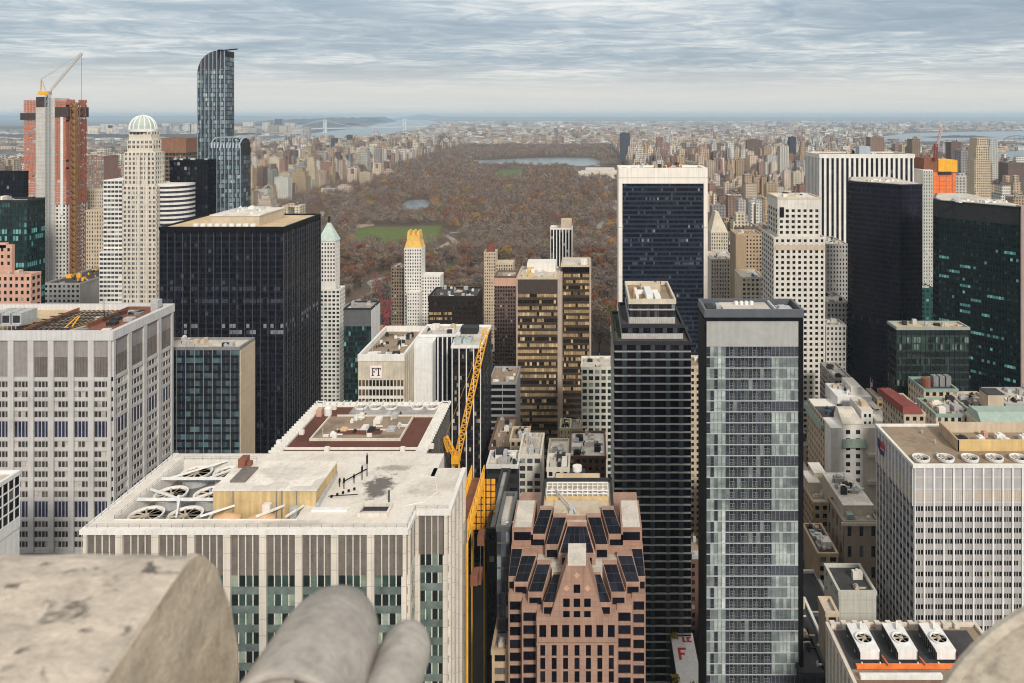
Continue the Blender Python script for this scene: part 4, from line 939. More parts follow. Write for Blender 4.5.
# ------------------------------------------------------------------ P: pink granite tower of stepped skylights
b = Bldg('office_tower', 'pink granite tower with tiers of sloping dark skylights stepping up to a flat top', 'office building', X(577, 215), 222)
def mx(px): return 2 * 577 - px
def wedge(p_top, p_bot, zb, glassm=g_navy):
    """sloping skylight: p_top / p_bot = (px left, px right, py, D) of its upper and lower edge, standing on a wall down to zb"""
    tl, tr, bl, br = P3(p_top[0], p_top[2], p_top[3]), P3(p_top[1], p_top[2], p_top[3]), P3(p_bot[0], p_bot[2], p_bot[3]), P3(p_bot[1], p_bot[2], p_bot[3])
    m = MB(); m.hexa([(bl[0], bl[1], zb), (br[0], br[1], zb), (tr[0], tr[1] + .01, zb), (tl[0], tl[1] + .01, zb)], [bl, br, tr, tl])
    m.hexa([(tl[0], tl[1], tl[2] - 1.2), (tr[0], tr[1], tr[2] - 1.2), (tr[0], tr[1] + 1.2, tr[2] - 1.2), (tl[0], tl[1] + 1.2, tl[2] - 1.2)], [(tl[0], tl[1], tl[2] + .5), (tr[0], tr[1], tr[2] + .5), (tr[0], tr[1] + 1.2, tr[2] + .5), (tl[0], tl[1] + 1.2, tl[2] + .5)])
    o = m.build('stepped_bay', pale_pink, b.root)
    TL, TR, BL, BR = map(Vector, (tl, tr, bl, br)); up = Vector((0, -.12, .16))
    def q(u, v):
        a = BL.lerp(BR, u); c = TL.lerp(TR, u); return a.lerp(c, v) + up
    g = MB(); g.mi = 1; g.face([tuple(q(.05, .02) - up * .4), tuple(q(.95, .02) - up * .4), tuple(q(.95, .98) - up * .4), tuple(q(.05, .98) - up * .4)]); g.mi = 0; nu = 2 if abs(br[0] - bl[0]) < 6 else 5
    for i in range(nu):
        for j in range(3):
            u0, u1, v0, v1 = .035 + .93 * i / nu + .008, .035 + .93 * (i + 1) / nu - .008, .02 + .96 * j / 3 + .008, .02 + .96 * (j + 1) / 3 - .008
            g.av = random.random() * .88; g.face([tuple(q(u0, v0)), tuple(q(u1, v0)), tuple(q(u1, v1)), tuple(q(u0, v1))])
    g.build('skylight', [glassm, wall('skylight bar', (.045, .045, .05), .1, .3, .5)], o)
    if bl[2] - zb > 2.2:
        w = MB(); w.av = .1; h = bl[2] - zb; wd = br[0] - bl[0]
        w.box(bl[0] + .1 * wd, br[0] - .1 * wd, bl[1] - .12, bl[1] - .02, zb + h * .08, bl[2] - h * .36); w.build('window', g_black, o)
    return o
zP = lambda py, D: Z(py, D)
# bodies
x0, x1 = X(508.5, 206), X(645.5, 206)
zl3, zl2, zl1 = zP(594, 206), zP(605, 203), zP(617.5, 200)
b.boxpart('wall', pink_granite, x0, x1, 206.4, 244, 0, zl3 - .3)
b.boxpart('wall', pink_granite, X(522, 203), X(632, 203), 203.4, 206.4, 0, zl2 - .3)
b.boxpart('wall', pink_granite, X(537, 200), X(617, 200), 200.4, 203.4, 0, zl1 - .3)
facade(b, 'F', 200.4, X(537, 200), X(617, 200), 60, zP(645, 200), 3.02, 3.55, 1.7, .5, .35, .2, 1, 0, g_black, pale_pink, pale_pink)
facade(b, 'F', 200.4, X(537, 200), X(617, 200), zP(645, 200) + .4, zP(625, 200), 3.02, 4.6, 1.2, 1.2, .36, .3, 1, 0, g_black, pale_pink, pale_pink, nrows=1)
b.part('cornice', MB().box(X(536.5, 200), X(617.5, 200), 199.95, 203.4, zP(625, 200) + .02, zl1 + .1), pale_pink)
b.part('cornice', MB().box(X(536.5, 200), X(617.5, 200), 199.95, 200.4, zP(645, 200) + .005, zP(645, 200) + .45), pale_pink)
for (a, c, D, zt) in ((522, 537, 203.4, zl2), (mx(537), mx(522), 203.4, zl2), (508.5, 522, 206.4, zl3), (mx(522), mx(508.5), 206.4, zl3)):
    facade(b, 'F', D, X(a, D - .4), X(c, D - .4), 60, zt - 2.0, 8, 3.5, .7, 1.0, .4, .35, 1, 0, g_black, pale_pink, pale_pink)
    b.part('cornice', MB().box(X(a, D - .4) - .05, X(c, D - .4) + .05, D - .46, D + 3, zt - 1.98, zt), pale_pink)
# gable of the central bay, with its diamonds and windows
gt, gb = P3(566, 567, 200), P3(550, 617, 200); gx = X(577, 200)
gm_ = MB(); hw0, hw1 = gx - gb[0], gx - gt[0]
gm_.hexa([(gx - hw0, 200.1, zl1), (gx + hw0, 200.1, zl1), (gx + hw0, 206, zl1), (gx - hw0, 206, zl1)], [(gx - hw1, 200.1, gt[2]), (gx + hw1, 200.1, gt[2]), (gx + hw1, 206, gt[2]), (gx - hw1, 206, gt[2])])
gab = b.part('gable', gm_, pale_pink)
for (px, py) in ((577, 588.5), (566.5, 602.5), (577, 602.5), (587.5, 602.5), (566.5, 615), (577, 615), (587.5, 615)):
    c = P3(px, py, 200); w = MB(); w.av = .2; w.box(c[0] - .85, c[0] + .85, 199.97, 200.08, c[2] - 1.15, c[2] + 1.0); w.build('window', g_black, gab)
for (px, py) in ((577, 575.5), (566.5, 588.5), (587.5, 588.5)):
    c = P3(px, py, 200); d = MB(); d.face([(c[0] - .8, 200.06, c[2]), (c[0], 200.06, c[2] - .9), (c[0] + .8, 200.06, c[2]), (c[0], 200.06, c[2] + .9)]); d.build('diamond_panel', pink_brick, gab)
MB().box(X(568, 203), X(586, 203), 200.6, 206.5, gt[2] + .01, gt[2] + 2.6).build('gable_cap', roof_pale, b.root)
# lower tier
zt1 = zP(560, 207)
for (t, bo, zb) in (((553.5, 561, 574, 207), (543, 554, 603, 201.2), zl1), ((537, 551, 564, 209), (528, 543, 592.5, 203.9), zl2 - 1), ((521.5, 537, 555.5, 211), (514, 528, 582.5, 206.8), zl3 - .5), ((511.5, 523, 548.5, 213), (508.6, 516, 577, 208.5), zl3 - .4)):
    wedge(t, bo, zb); wedge((mx(t[1]), mx(t[0]), t[2], t[3]), (mx(bo[1]), mx(bo[0]), bo[2], bo[3]), zb)
# middle ledge mass
zm = zP(548, 208.5)
b.part('ledge', MB().box(X(511, 213), mx(0) * 0 + X(mx(511), 213), 213.2, 244, zl3 - .29, zP(547, 213)), pale_pink)
b.part('ledge', MB().box(X(537, 209.5), X(mx(537), 209.5), 209.3, 213.2, zl3 - .28, zP(562, 209.5)), roof_pale)
b.part('ledge', MB().box(X(552, 207.5), X(mx(552), 207.5), 207.1, 209.3, zl3 - .27, zP(571, 207.5)), roof_pale)
# upper tier
zu = zP(556, 209)
for (t, bo, zb) in (((553, 567, 517, 217), (545.5, 558.5, 545, 211), zP(558, 211)), ((540, 552.5, 509.5, 220), (531, 545.5, 534.5, 214.0), zP(548, 214))):
    wedge(t, bo, zb); wedge((mx(t[1]), mx(t[0]), t[2], t[3]), (mx(bo[1]), mx(bo[0]), bo[2], bo[3]), zb)
wedge((567, 587, 526, 214.5), (558.5, 595.5, 553.5, 207.5), zP(565, 207.5))
# flanking flat blocks and top
for (a, c) in ((512, 533), (mx(533), mx(512))):
    zt = zP(528, 214); MB().box(X(a, 214), X(c, 214), 214, DZ(500, zt), zP(547, 213) - .5, zt - .01).build('flank_wall', pink_granite, b.root)
    MB().box(X(a, 214) + .5, X(c, 214) - .5, 214.5, DZ(500, zt) - .4, zt, zt + .08).build('flank_roof', roof_pale, b.root)
    w = MB(); w.av = .1; w.box(X(a, 214) + .6, X(c, 214) - .6, 213.9, 213.98, zP(540, 214), zP(532, 214)); w.build('window', g_black, b.root)
zt = zP(509, 220.5); yb = DZ(477.5, zt)
b.part('top_wall', MB().box(X(540, 220), X(mx(540), 220), 221, yb, zP(547, 213) - .4, zt - 1.5), pink_granite)
b.part('top_wall', MB().box(X(553, 217), X(mx(553), 217), 217.8, 221, zP(547, 213) - .4, zP(516, 217.8)), pink_granite)
b.part('top_wall', MB().box(X(567, 215), X(mx(567), 215), 215.3, 217.8, zP(547, 213) - .4, zP(525, 215)), roof_pale)
tr = MB()
xa, xb = X(540, 220.5), X(mx(540), 220.5)
for q in ((xa, xa + .8, 221, yb), (xb - .8, xb, 221, yb), (xa, xb, yb - .8, yb), (xa, X(553, 220), 220.8, 221.4), (X(mx(553), 220), xb, 220.8, 221.4)): tr.box(q[0], q[1], q[2], q[3], zt - 1.6, zt)
tr.box(X(553, 230), X(601, 230), yb - .79, yb + 3, zt - 1.5, zt + .05); tr.box(X(569, 235), X(585, 235), yb + 2.99, yb + 6, zt - 1.5, zt + .1)
b.part('parapet', tr, dark_grey)
MB().box(xa + .8, xb - .8, 221, yb - .8, zt - 1.55, zt - 1.0).build('roof', roofmat('yellowed roof', (.56, .48, .36), (.34, .26, .17), .5, .15), b.root)
MB().box(X(554, 230), X(600, 230), yb - .3, yb + 2.6, zt + .06, zt + .12).build('roof', roof_gold, b.root)
d = MB(); d.tube((X(577, 240), yb + 4.5, zt + .1), (X(577, 240), yb + 4.5, zt + 1.6), 1.5, 18); b.part('tank', d, offwhite)
fm = MB()
for k in range(13):
    x = xa + 1.5 + (xb - xa - 3) * k / 12
    for y in (229, 234): fm.beam((x, y, zt - 1), (x, y, zt + 1.2), .22)
    fm.beam((x, 229, zt + 1.2), (x, 234, zt + 1.2), .22)
for y in (229, 234):
    for h in (.2, 1.2): fm.beam((xa + 1.5, y, zt + h), (xb - 1.5, y, zt + h), .25)
b.part('equipment_frame', fm, white_paint)
for k in range(7):
    x = xa + 3 + k * (xb - xa - 6) / 6; fan(b, (x, 231.5, zt - .9), 1.15, .9, .3, 6, white_paint)
MB().box(xa + 1.4, xb - 1.4, 227.2, 228.2, zt - .99, zt - .2).build('rooftop_duct', ochre_wall, b.root)
MB().box(X(554, 222), X(600, 222), 218, 226.6, zt - 1.2, zt - .5).build('roof_deck', roofmat('ribbed deck', (.50, .44, .34), (.5, .3, .16), .6, .2), b.root)
da = MB(); da.beam((X(556, 228), 228.5, zt + 1.6), (X(572, 219), 219.5, zt + .7), .4); da.tube((X(572, 219), 219.5, zt - .5), (X(572, 219), 219.5, zt + 1.2), .9, 10); da.beam((X(572, 219), 219.5, zt + 1.2), (X(576, 217), 217.5, zt + .4), .4); da.box(X(569, 219), X(573, 219), 218.6, 220.4, zt - .4, zt + .2)
b.part('window_cleaning_boom', da, zinc)
b.finish()

# ------------------------------------------------------------------ right-hand side
# V: grey and white striped block
DV = 245.0; zV = Z(464, DV); yv = DZ(424, zV)
b = Bldg('office_block', 'grey white block with white piers and a sandy roof, in the lower right', 'office building', X(980, 260), 262, vb=690)
x0, x1 = X(914, DV), X(1130, DV)
b.boxpart('wall', grey_wall, x0, x1, DV, yv, 0, zV - 1.1)
cpv = 9.85 * DV / F * 1.0
zt = Z(506, DV)
facade(b, 'F', DV, x0, x1, 50, zt, 3.19, 3.53, .55, 1.95, .5, .16, 3, .12, g_dark, white_paint, lilac_panel, endp=.35)
facade(b, 'L', x0, DV, yv, 50, zt, 3.0, 3.53, .45, 1.7, .16, .1, 1, .0, g_dark, white_paint, wall('spandrel panel painted shaded', (.27, .27, .30), .1, .3, .6), endp=.35)  # side spandrels darker and bluer than the front: its shade painted in
for s, pl, a0, a1, cpp in (('F', DV, x0, x1, 3.19), ('L', x0, DV, yv, 3.0)):
    A = axis(s, pl); nc = round((a1 - a0) / cpp); cw = (a1 - a0) / nc; bm, pm_, gm_ = MB(), MB(), MB()
    obox(bm, A, a0, a1, 0, .16, zt + .01, zV - .25)
    for i in range(nc + 1): obox(pm_, A, max(a0, a0 + i * cw - .27), min(a1, a0 + i * cw + .27), 0, .5, zt - .01, zV - .05, False)
    for i in range(nc):
        for k in range(4): obox(gm_, A, a0 + i * cw + .45 + k * .6, a0 + i * cw + .8 + k * .6, .16, .2, Z(500, DV), Z(491, DV))
    for h in (Z(502, DV), Z(489, DV), Z(477, DV)): obox(pm_, A, a0, a1, 0, .2, h, h + .12)
    b.part('attic_panel', bm, lilac_panel); b.part('facade_piers', pm_, white_paint); b.part('vent_grille', gm_, beige)
roof(b, x0 - .52, x1 + .5, DV - .52, yv + .3, zV, .7, .9, roof_tan, white_stone)
for px in (921.5, 946, 970.5, 995, 1019): fan(b, (X(px, 249), 249.3, zV - .65), 2.65, 1.1, .2, 8, white_paint, inner=roof_dark)
qx, qy = X(957, 256), 255.5
MB().box(qx, x1 - 2, qy, qy + .5, zV - .6, zV + 3.3).build('screen_wall', ochre_wall, b.root)
MB().box(X(940, 268) - .4, X(940, 268), 0, 0.1, 0, .1)
sw = MB(); sw.hexa([(qx, qy, zV - .6), (qx + .5, qy, zV - .6), (X(939, 271) + .5, 271, zV - .6), (X(939, 271), 271, zV - .6)], [(qx, qy, zV + 3.29), (qx + .5, qy, zV + 3.29), (X(939, 271) + .5, 271, zV + 3.29), (X(939, 271), 271, zV + 3.29)])
b.part('screen_wall', sw, tan_brick)
MB().box(X(939, 271) + .5, x1 - 2, 270.6, 271.1, zV - .6, zV + 3.0).build('screen_wall', beige, b.root)
MB().box(X(946, 266), X(950, 262), 258.5, 262, zV - .55, zV + 1.4).build('rooftop_unit', copper_green, b.root)
for (px, D, w, m) in ((958, 262, 3.4, dark_grey), (979, 262, 2.2, white_paint), (984, 266, 1.4, pink_brick), (997, 264, 3, offwhite), (1003, 260, 3.2, white_paint), (1022, 263, 3, white_paint)):
    o = MB(); o.box(X(px, D), X(px, D) + w, D, D + 2.2, zV - .6, zV + 1.2); o.tube((X(px, D) + w / 2, D + 1.1, zV + 1.2), (X(px, D) + w / 2, D + 1.1, zV + 1.7), .7, 10); o.build('rooftop_unit', m, b.root)
for (px, D) in ((941, 251), (937, 252), (922, 270), (935, 262)): MB().tube((X(px, D), D, zV - .6), (X(px, D), D, zV + .5), .4, 8).build('vent_pipe', zinc, b.root)
# emblem high on its left face
em = MB(); A = axis('L', x0); a0, a1 = 268.2, 274.6; ez = 131.2
em.face([A(a0, .56, ez - 1.4), A(a1 - 2.6, .56, ez - 2.2), A(a1, .56, ez), A(a1, .56, ez + 3.2), A(a0 + 2.6, .56, ez + 2.2), A(a0, .56, ez + 1.2)]); emb = b.part('wall_emblem', em, navy_paint, label='blue and red emblem high on the shaded side face')
em = MB(); em.face([A(a0 - .6, .6, ez + .6), A(a0 + 3.2, .6, ez + .2), A(a0 + 3.6, .6, ez + 2.4), A(a0 + 1.0, .6, ez + 3.4), A(a0 - .6, .6, ez + 2.6)]); em.build('emblem_flash', red_sign, emb)
em = MB(); em.face([A(a0 + .4, .63, ez + .2), A(a0 + 3.6, .63, ez + .05), A(a0 + 3.6, .63, ez + .4), A(a0 + .4, .63, ez + .6)]); em.build('emblem_stripe', white_paint, emb)
b.finish()
# W: low block with three fans
zw = 100.7; yw = DZ(623, zw); xl = X(828, yw)
b = Bldg('office_block', 'low ribbed block with three white fan units and an orange tarp on its roof', 'office building', xl + 22, 205)
b.boxpart('wall', tan_brick, xl, xl + 44, 165, yw, 0, zw - 1)
facade(b, 'L', xl, 165, yw, 20, zw - 1.2, 3.1, 9, 1.4, .6, .7, .1, 1, 0, g_black, cream, dark_grey)
roof(b, xl - .6, xl + 44, 165, yw + .5, zw, .9, .9, roof_tan, cream)
MB().box(xl + 1, xl + 40, 206.2, yw - 2, zw - .95, zw - .8).build('fan_deck', roof_dark, b.root)
pz = MB()
for k in range(12): pz.box(xl + .5 + k * 3.3, xl + 2 + k * 3.3, yw - 1.4, yw + .6, zw - .9, zw + .5)
b.part('merlon', pz, cream)
for k, px in enumerate((865, 902, 940)):
    D = 212; cx = X(px, D); u = MB(); u.box(cx - 2.8, cx + 2.8, 208.4, 219.5, zw + .2, zw + 2.8)
    for dx in (-2.5, 2.5):
        for y in (207.4, 213, 219): u.beam((cx + dx, y, zw - .8), (cx + dx, y, zw + .2), .3)
    o = u.build('fan_unit', white_paint, b.root)
    for dx in (-2.95, 2.85):
        g = MB(); [g.box(cx + dx, cx + dx + .1, 207.6 + j * 1.2, 208.4 + j * 1.2, zw + .4, zw + 2.6) for j in range(10)]; g.build('unit_louvre', dark_grey, o)
    f_ = fan(b, (cx, 212.8, zw + 2.82), 2.3, .5, .28, 6, white_paint, name='fan_ring', inner=dark_grey); f_.parent = b.root
    MB().beam((cx + .4, 216.4, zw + 3.2), (cx + 1.2, 218.6, zw + 3.7), .6).build('vent_pipe', offwhite, b.root)
tp = MB(); tp.box(xl + 2.4, xl + 35, 206.2, 207.4, zw - .8, zw - .1); b.part('tarpaulin', tp, orange_bright)
for k in range(3):
    tp = MB(); tp.beam((xl + 11 + k * 10.2, 206, zw + .4), (xl + 9.4 + k * 10, 219, zw - .2), .35); b.part('orange_rail', tp, orange_bright)
MB().box(xl + 2, xl + 24, 202.2, 203.4, zw - .8, zw + .3).build('rooftop_duct', white_paint, b.root)
MB().box(xl + 1, xl + 43, 166, 202, zw - .89, zw - .7).build('brown_roof', roofmat('paved brown roof', (.20, .13, .085), (.10, .07, .05), .5, .2), b.root)
u = MB(); u.box(X(905, 192), X(937, 192), 187, 194.5, zw - .7, zw + 2.6); u.box(X(911, 192), X(918, 192), 186, 193, zw + 2.6, zw + 4); u.box(X(920, 192), X(930, 192), 188, 192, zw + 2.6, zw + 3.4); b.part('cooling_unit', u, zinc)
for (px, D) in ((885, 198), (890, 196), (893, 194), (930, 199), (896, 191)): MB().box(X(px, D), X(px, D) + 1.2, D, D + .8, zw - .7, zw - .1).build('roof_vent', white_paint, b.root)
b.finish()

# Q: tan grid tower
def qvf(r, i, k): return random.choice([.05, .3, .5, .7])
b = tower('office_tower', 'pale stone tower with stepped shoulders and a grid of small square windows', 'tower', 774, 825, 237, 520, 36, travertine, g_dark, 4.05, 3.75, 1.9, 1.75, .35, .25, sides='FL', scp=6, vb=465, cl=0, done=False, vf=qvf, endp=1.2, rm=roof_pale)
q0, q1, zt = X(778, 524), X(820, 524), Z(197, 524)
b.boxpart('upper_wall', travertine, q0, q1, 524, 552, b.box[4] - 2, zt - .8)
facade(b, 'F', 524, q0 + .2, q1 - .2, b.box[4] - 1.2, zt - 8.5, 4.05, 3.75, 1.9, 1.75, .35, .25, 1, 0, g_dark, travertine, travertine, vf=qvf)
facade(b, 'L', q0, 524, 552, b.box[4] - 1.2, zt - 8.5, 7, 3.75, 2.5, 1.2, .35, .25, 1, 0, g_dark, travertine, travertine)
MB().box(q0 - .4, q1 + .4, 523.6, 552.4, zt - 8.48, zt - 1.2).build('top_band', travertine, b.root)
roof(b, q0 - .6, q1 + .6, 523.4, 552.6, zt, 1, .8, roof_gold, limestone)
MB().box(q0 + 1, q0 + 4, 523.3, 523.58, zt - 14, zt - 7).build('dark_panel', black_metal, b.root)
MB().box(b.box[0], b.box[1], 519.5, 519.6, b.box[4] - 9, b.box[4] - 5.5).build('ochre_band', beige, b.root)
clutter(b, q0 + 3, q1 - 3, 528, 549, zt - 1, 7, 6); b.finish()
# R: white striped slab
D = 740
b = tower('office_tower', 'wide white slab with strong vertical black stripes on the right', 'office building', 820, 913.5, 154, D, 48, white_stone, g_black, 4.9, 3.9, 2.3, .5, 1.0, .1, sides='FL', mode='row', sm=black_metal, vb=265, cl=0, top=2.5, topm=white_stone, done=False, rm=roof_tan, pm=white_stone, endp=1.2)
x0, x1, y0, y1, z1 = b.box
clutter(b, x0 + 30, x0 + 60, y0 + 8, y0 + 34, z1 - 1, 6, 3); MB().box(x0 + 42, x0 + 53, y0 + 10, y0 + 20, z1 - 1, z1 + 7).build('cooling_unit', wall('blue grey unit', (.35, .42, .48), .1, .5), b.root)
b.finish()
# S: indigo faceted tower
def polytower(name, label, pts, zt, gm, frame, cp, rp, vb, rmat, vf=None, span=.9, sm=None, pier=.12, n=100, top=0, topm=None):
    """tower on a free footprint: pts are (px, D) of the visible front edge, left to right; the first face runs back on the left"""
    P = [(X(a, d), d) for a, d in pts]; bk = max(p[1] for p in P) + 30
    b = Bldg(name, label, 'office building', sum(p[0] for p in P) / len(P), bk - 20, vb)
    foot = P + [(P[-1][0] + 1, bk), (P[0][0] * bk / P[0][1] * .999 + 2, bk)]
    b.part('wall', MB().prism(foot, 0, zt - 1), frame)
    for (p, q) in zip(P[:-1], P[1:]):
        d = Vector((q[0] - p[0], q[1] - p[1])); ln = d.length; d /= ln; nrm = Vector((d[1], -d[0]))
        A = lambda a, o, z, p=p, d=d, nrm=nrm: (p[0] + d[0] * a + nrm[0] * o, p[1] + d[1] * a + nrm[1] * o, z)
        nc = max(1, round(ln / cp)); cw = ln / nc; pm_, sb = MB(), MB()
        zl = max(0, Z(min(vb, 690), p[1]) - 25); nr = int((zt - 1.5 - top - zl) / rp)
        for i in range(nc + 1): obox(pm_, A, max(0, i * cw - pier / 2), min(ln, i * cw + pier / 2), 0, .32, zl, zt - 1.3 - top, False)
        for r in range(nr):
            z1 = zt - 1.3 - top - r * rp; obox(sb, A, 0, ln, 0, .2, z1 - rp + .01, z1 - rp + span); qs = []
            for i in range(nc): qs.append(((A(i * cw + .05, .05, z1 - rp + span), A((i + 1) * cw - .05, .05, z1 - rp + span), A((i + 1) * cw - .05, .05, z1 - .01), A(i * cw + .05, .05, z1 - .01)), vf(r, i, nc) if vf else random.random()))
            b.win(qs, gm)
        if top:
            tb = MB(); obox(tb, A, 0, ln, 0, .34, zt - 1.29 - top, zt - 1); b.part('top_band', tb, topm)
        b.part('facade_piers', pm_, frame); b.part('spandrels', sb, sm or frame)
    c = (sum(p[0] for p in foot) / len(foot), sum(p[1] for p in foot) / len(foot))
    inn = [(c[0] + (p[0] - c[0]) * .94, c[1] + (p[1] - c[1]) * .94) for p in foot]
    b.part('parapet', MB().prism([(c[0] + (p[0] - c[0]) * 1.008, c[1] + (p[1] - c[1]) * 1.03) for p in foot], zt - 1, zt), frame)
    b.part('roof', MB().prism(inn, zt + .005, zt + .35), rmat)
    b.foot = foot; return b
b = polytower('office_tower', 'very dark indigo faceted glass tower with a faint mid-height bright band', [(848, 553), (853, 545), (900.5, 520), (922, 523)], Z(184.5, 520), g_indigo, wall('indigo metal', (.014, .013, .020), .2, .3, .35), 1.5, 3.5, 415, roof_pale, span=1.1,
              vf=lambda r, i, n: .995 if (r in (27,) and i % 4 == 0) else random.random() * .985)
clutter(b, X(862, 545), X(912, 545), 532, 552, Z(184.5, 520) + .3, 8, 7, [white_paint, zinc, offwhite], 1.5); b.finish()
# T: teal and black tower
def tvf(r, i, n):
    s = math.sin(r * 1.9) + .6 * math.sin(i * .23 + r * .8)
    if r > 3 and math.sin((i // 4) * 12.9898 + r * 78.233) * 43758.5453 % 1 > .86: return random.uniform(.93, 1.0)
    return random.uniform(.93, 1.0) if (r > 3 and random.random() < (.4 if s > 1.0 else .03)) else random.random() * .90
b = polytower('office_tower', 'wide black glass tower with scattered teal lit offices at the right edge', [(933.5, 464), (939, 453), (1019, 420), (1025, 424)], Z(207, 420), g_teal, wall('teal black metal', (.010, .014, .016), .2, .3, .35), 1.5, 3.75, 405, roof_pale, vf=tvf, span=2.1, n=100, top=9, topm=wall('smoked top band', (.028, .028, .03), .35, .5, .4, panel=(2.8, 2.2, .06)))
b.part('edge_pier', MB().box(X(1020.5, 419.4), X(1025, 419.4), 418.6, 424, 0, Z(206, 419)), wall('rosy edge pier', (.36, .27, .25), .1, .2))
clutter(b, X(950, 446), X(1008, 440), 436, 452, Z(207, 420) + .3, 12, 8, [white_paint, zinc, offwhite], 1.6); b.finish()
# U: green glass block
def uvf(r, i, k): return (random.uniform(.5, 1) if random.random() < .7 else .2) if (i < 7 and r > 5 and r % 2) else (random.uniform(.45, .9) if r in (1, 2) and random.random() < .6 else random.random() * .48)
b = tower('office_block', 'green glass block with a sandy roof between the two dark towers on the right', 'office building', 897, 969, 327, 398, 12, dark_grey, g_green, 2.6, 3.8, .22, .9, .35, .12, lights=2, mull=.1, sides='FL', vb=412, cl=5, rm=roof_gold, pm=wall('green grey coping', (.30, .33, .30), .1, .4), sm=wall('deep green panel', (.03, .045, .042), .15, .4, .4), vf=uvf, z1=None, top=0, done=False)
b.finish()
# X: white hotel with copper trim and its neighbours
b = Bldg('hotel', 'white and tan hotel with green copper cornices below the indigo tower', 'hotel', X(845, 400), 415, vb=545)
x0, x1, D = X(831, 395), X(863, 395), 395; zt = Z(428, D)
b.boxpart('wall', offwhite, x0, x1 + 8, D, 436, 0, zt)
b.boxpart('blank_wall', white_paint, x0 - .05, x0 + 6, D - .3, D + 10, 20, zt + .1)
facade(b, 'F', D, x0 + 6.2, x1, 15, zt - 1, 5.2, 4.2, 3.0, 2.0, .25, .2, 1, 0, g_dark, white_paint, white_paint)
facade(b, 'L', x0, D + 10, 436, 15, zt - 1, 4, 4.0, 2.2, 1.9, .25, .2, 1, 0, g_dark, beige, beige)
mans = MB(); mans.hexa([(x0 + 6, D - .4, zt + 2.2), (x1 + .5, D - .4, zt + 2.2), (x1 + .5, D + 14, zt + 2.2), (x0 + 6, D + 14, zt + 2.2)], [(x0 + 7, D + 11, zt + 6), (x1 - 1, D + 11, zt + 6), (x1 - 1, D + 14, zt + 6), (x0 + 7, D + 14, zt + 6)]); b.part('sloping_roof', mans, roof_pale)
b.part('attic_wall', MB().box(x0 + 6, x1, D + .1, D + 14, zt + .01, zt + 2.1), offwhite)
for k in range(3):
    w = MB(); w.av = .1; w.box(x0 + 9 + k * 2.4, x0 + 10.2 + k * 2.4, D - .02, D + .09, zt - 3.6, zt - 1.4); w.build('window', g_dark, b.root)
cz = Z(443, D); cg = MB(); cg.hexa([(x0 + 5.4, D - 2.2, cz - 1.6), (x1 + 1.8, D - 2.2, cz - 1.6), (x1 + 1.8, D + .3, cz - 1.6), (x0 + 5.4, D + .3, cz - 1.6)], [(x0 + 5.9, D - 1.2, cz + 2.3), (x1 + 1, D - 1.2, cz + 2.3), (x1 + 1, D + .3, cz + 2.3), (x0 + 5.9, D + .3, cz + 2.3)])
b.part('copper_cornice', cg, copper_green)
cg = MB(); cg.hexa([(x0 - 2, D + 12, cz + 2), (x0 + .1, D + 12, cz + 2), (x0 + .1, 440, cz + 2), (x0 - 2, 440, cz + 2)], [(x0 - 1.2, D + 12, cz + 4.5), (x0 + .1, D + 12, cz + 4.5), (x0 + .1, 440, cz + 4.5), (x0 - 1.2, 440, cz + 4.5)])
b.part('copper_cornice', cg, copper_green)
q0, q1, zt2 = X(834, 430), X(868, 430), Z(393, 430)
b.boxpart('penthouse_wall', white_paint, q0, q1, 424, 446, zt - 2, zt2); MB().box(q0 + 9, q1 - 4, 428, 444, zt2, zt2 + 4).build('penthouse_wall', offwhite, b.root); MB().box(q0 + 12, q1 - 6, 423.8, 424, zt2 - 6, zt2 - 2).build('louvre', dark_grey, b.root)
b.boxpart('stepped_wing_wall', white_paint, x1 + 1, x1 + 7, 400, 418, 20, zt + 7); b.boxpart('stepped_wing_wall', offwhite, x1 + 7, x1 + 13, 404, 426, 20, zt + 3)
MB().box(x1 + .8, x1 + 7.2, 399.8, 418.2, zt + 7, zt + 7.5).build('parapet', cream, b.root); MB().box(x1 + 2.5, x1 + 5.5, 404, 409, zt + 7.5, zt + 10).build('roof_house', beige, b.root)
for k in range(5):
    w = MB(); w.av = .1; w.box(x1 + 2.4, x1 + 3.6, 399.96, 400.02, zt + 3.6 - k * 4, zt + 5.4 - k * 4); w.box(x1 + 4.8, x1 + 6, 399.96, 400.02, zt + 3.6 - k * 4, zt + 5.4 - k * 4); w.build('window', g_dark, b.root)
clutter(b, x1 + 8, x1 + 12.5, 405, 425, zt + 3, 5, 8, [zinc, dark_grey, beige], 1.6)
clutter(b, q0 + 1, q0 + 9, 426, 444, zt2, 5, 3); clutter(b, x0 + 1, x1 - 1, D + 15, 423, zt + .1, 6, 4, [dark_grey, roof_dark, blue_tarp])
b.part('roof', MB().box(x0, x1 + 8, D + 14.1, 423.9, zt + .01, zt + .2), roof_dark)
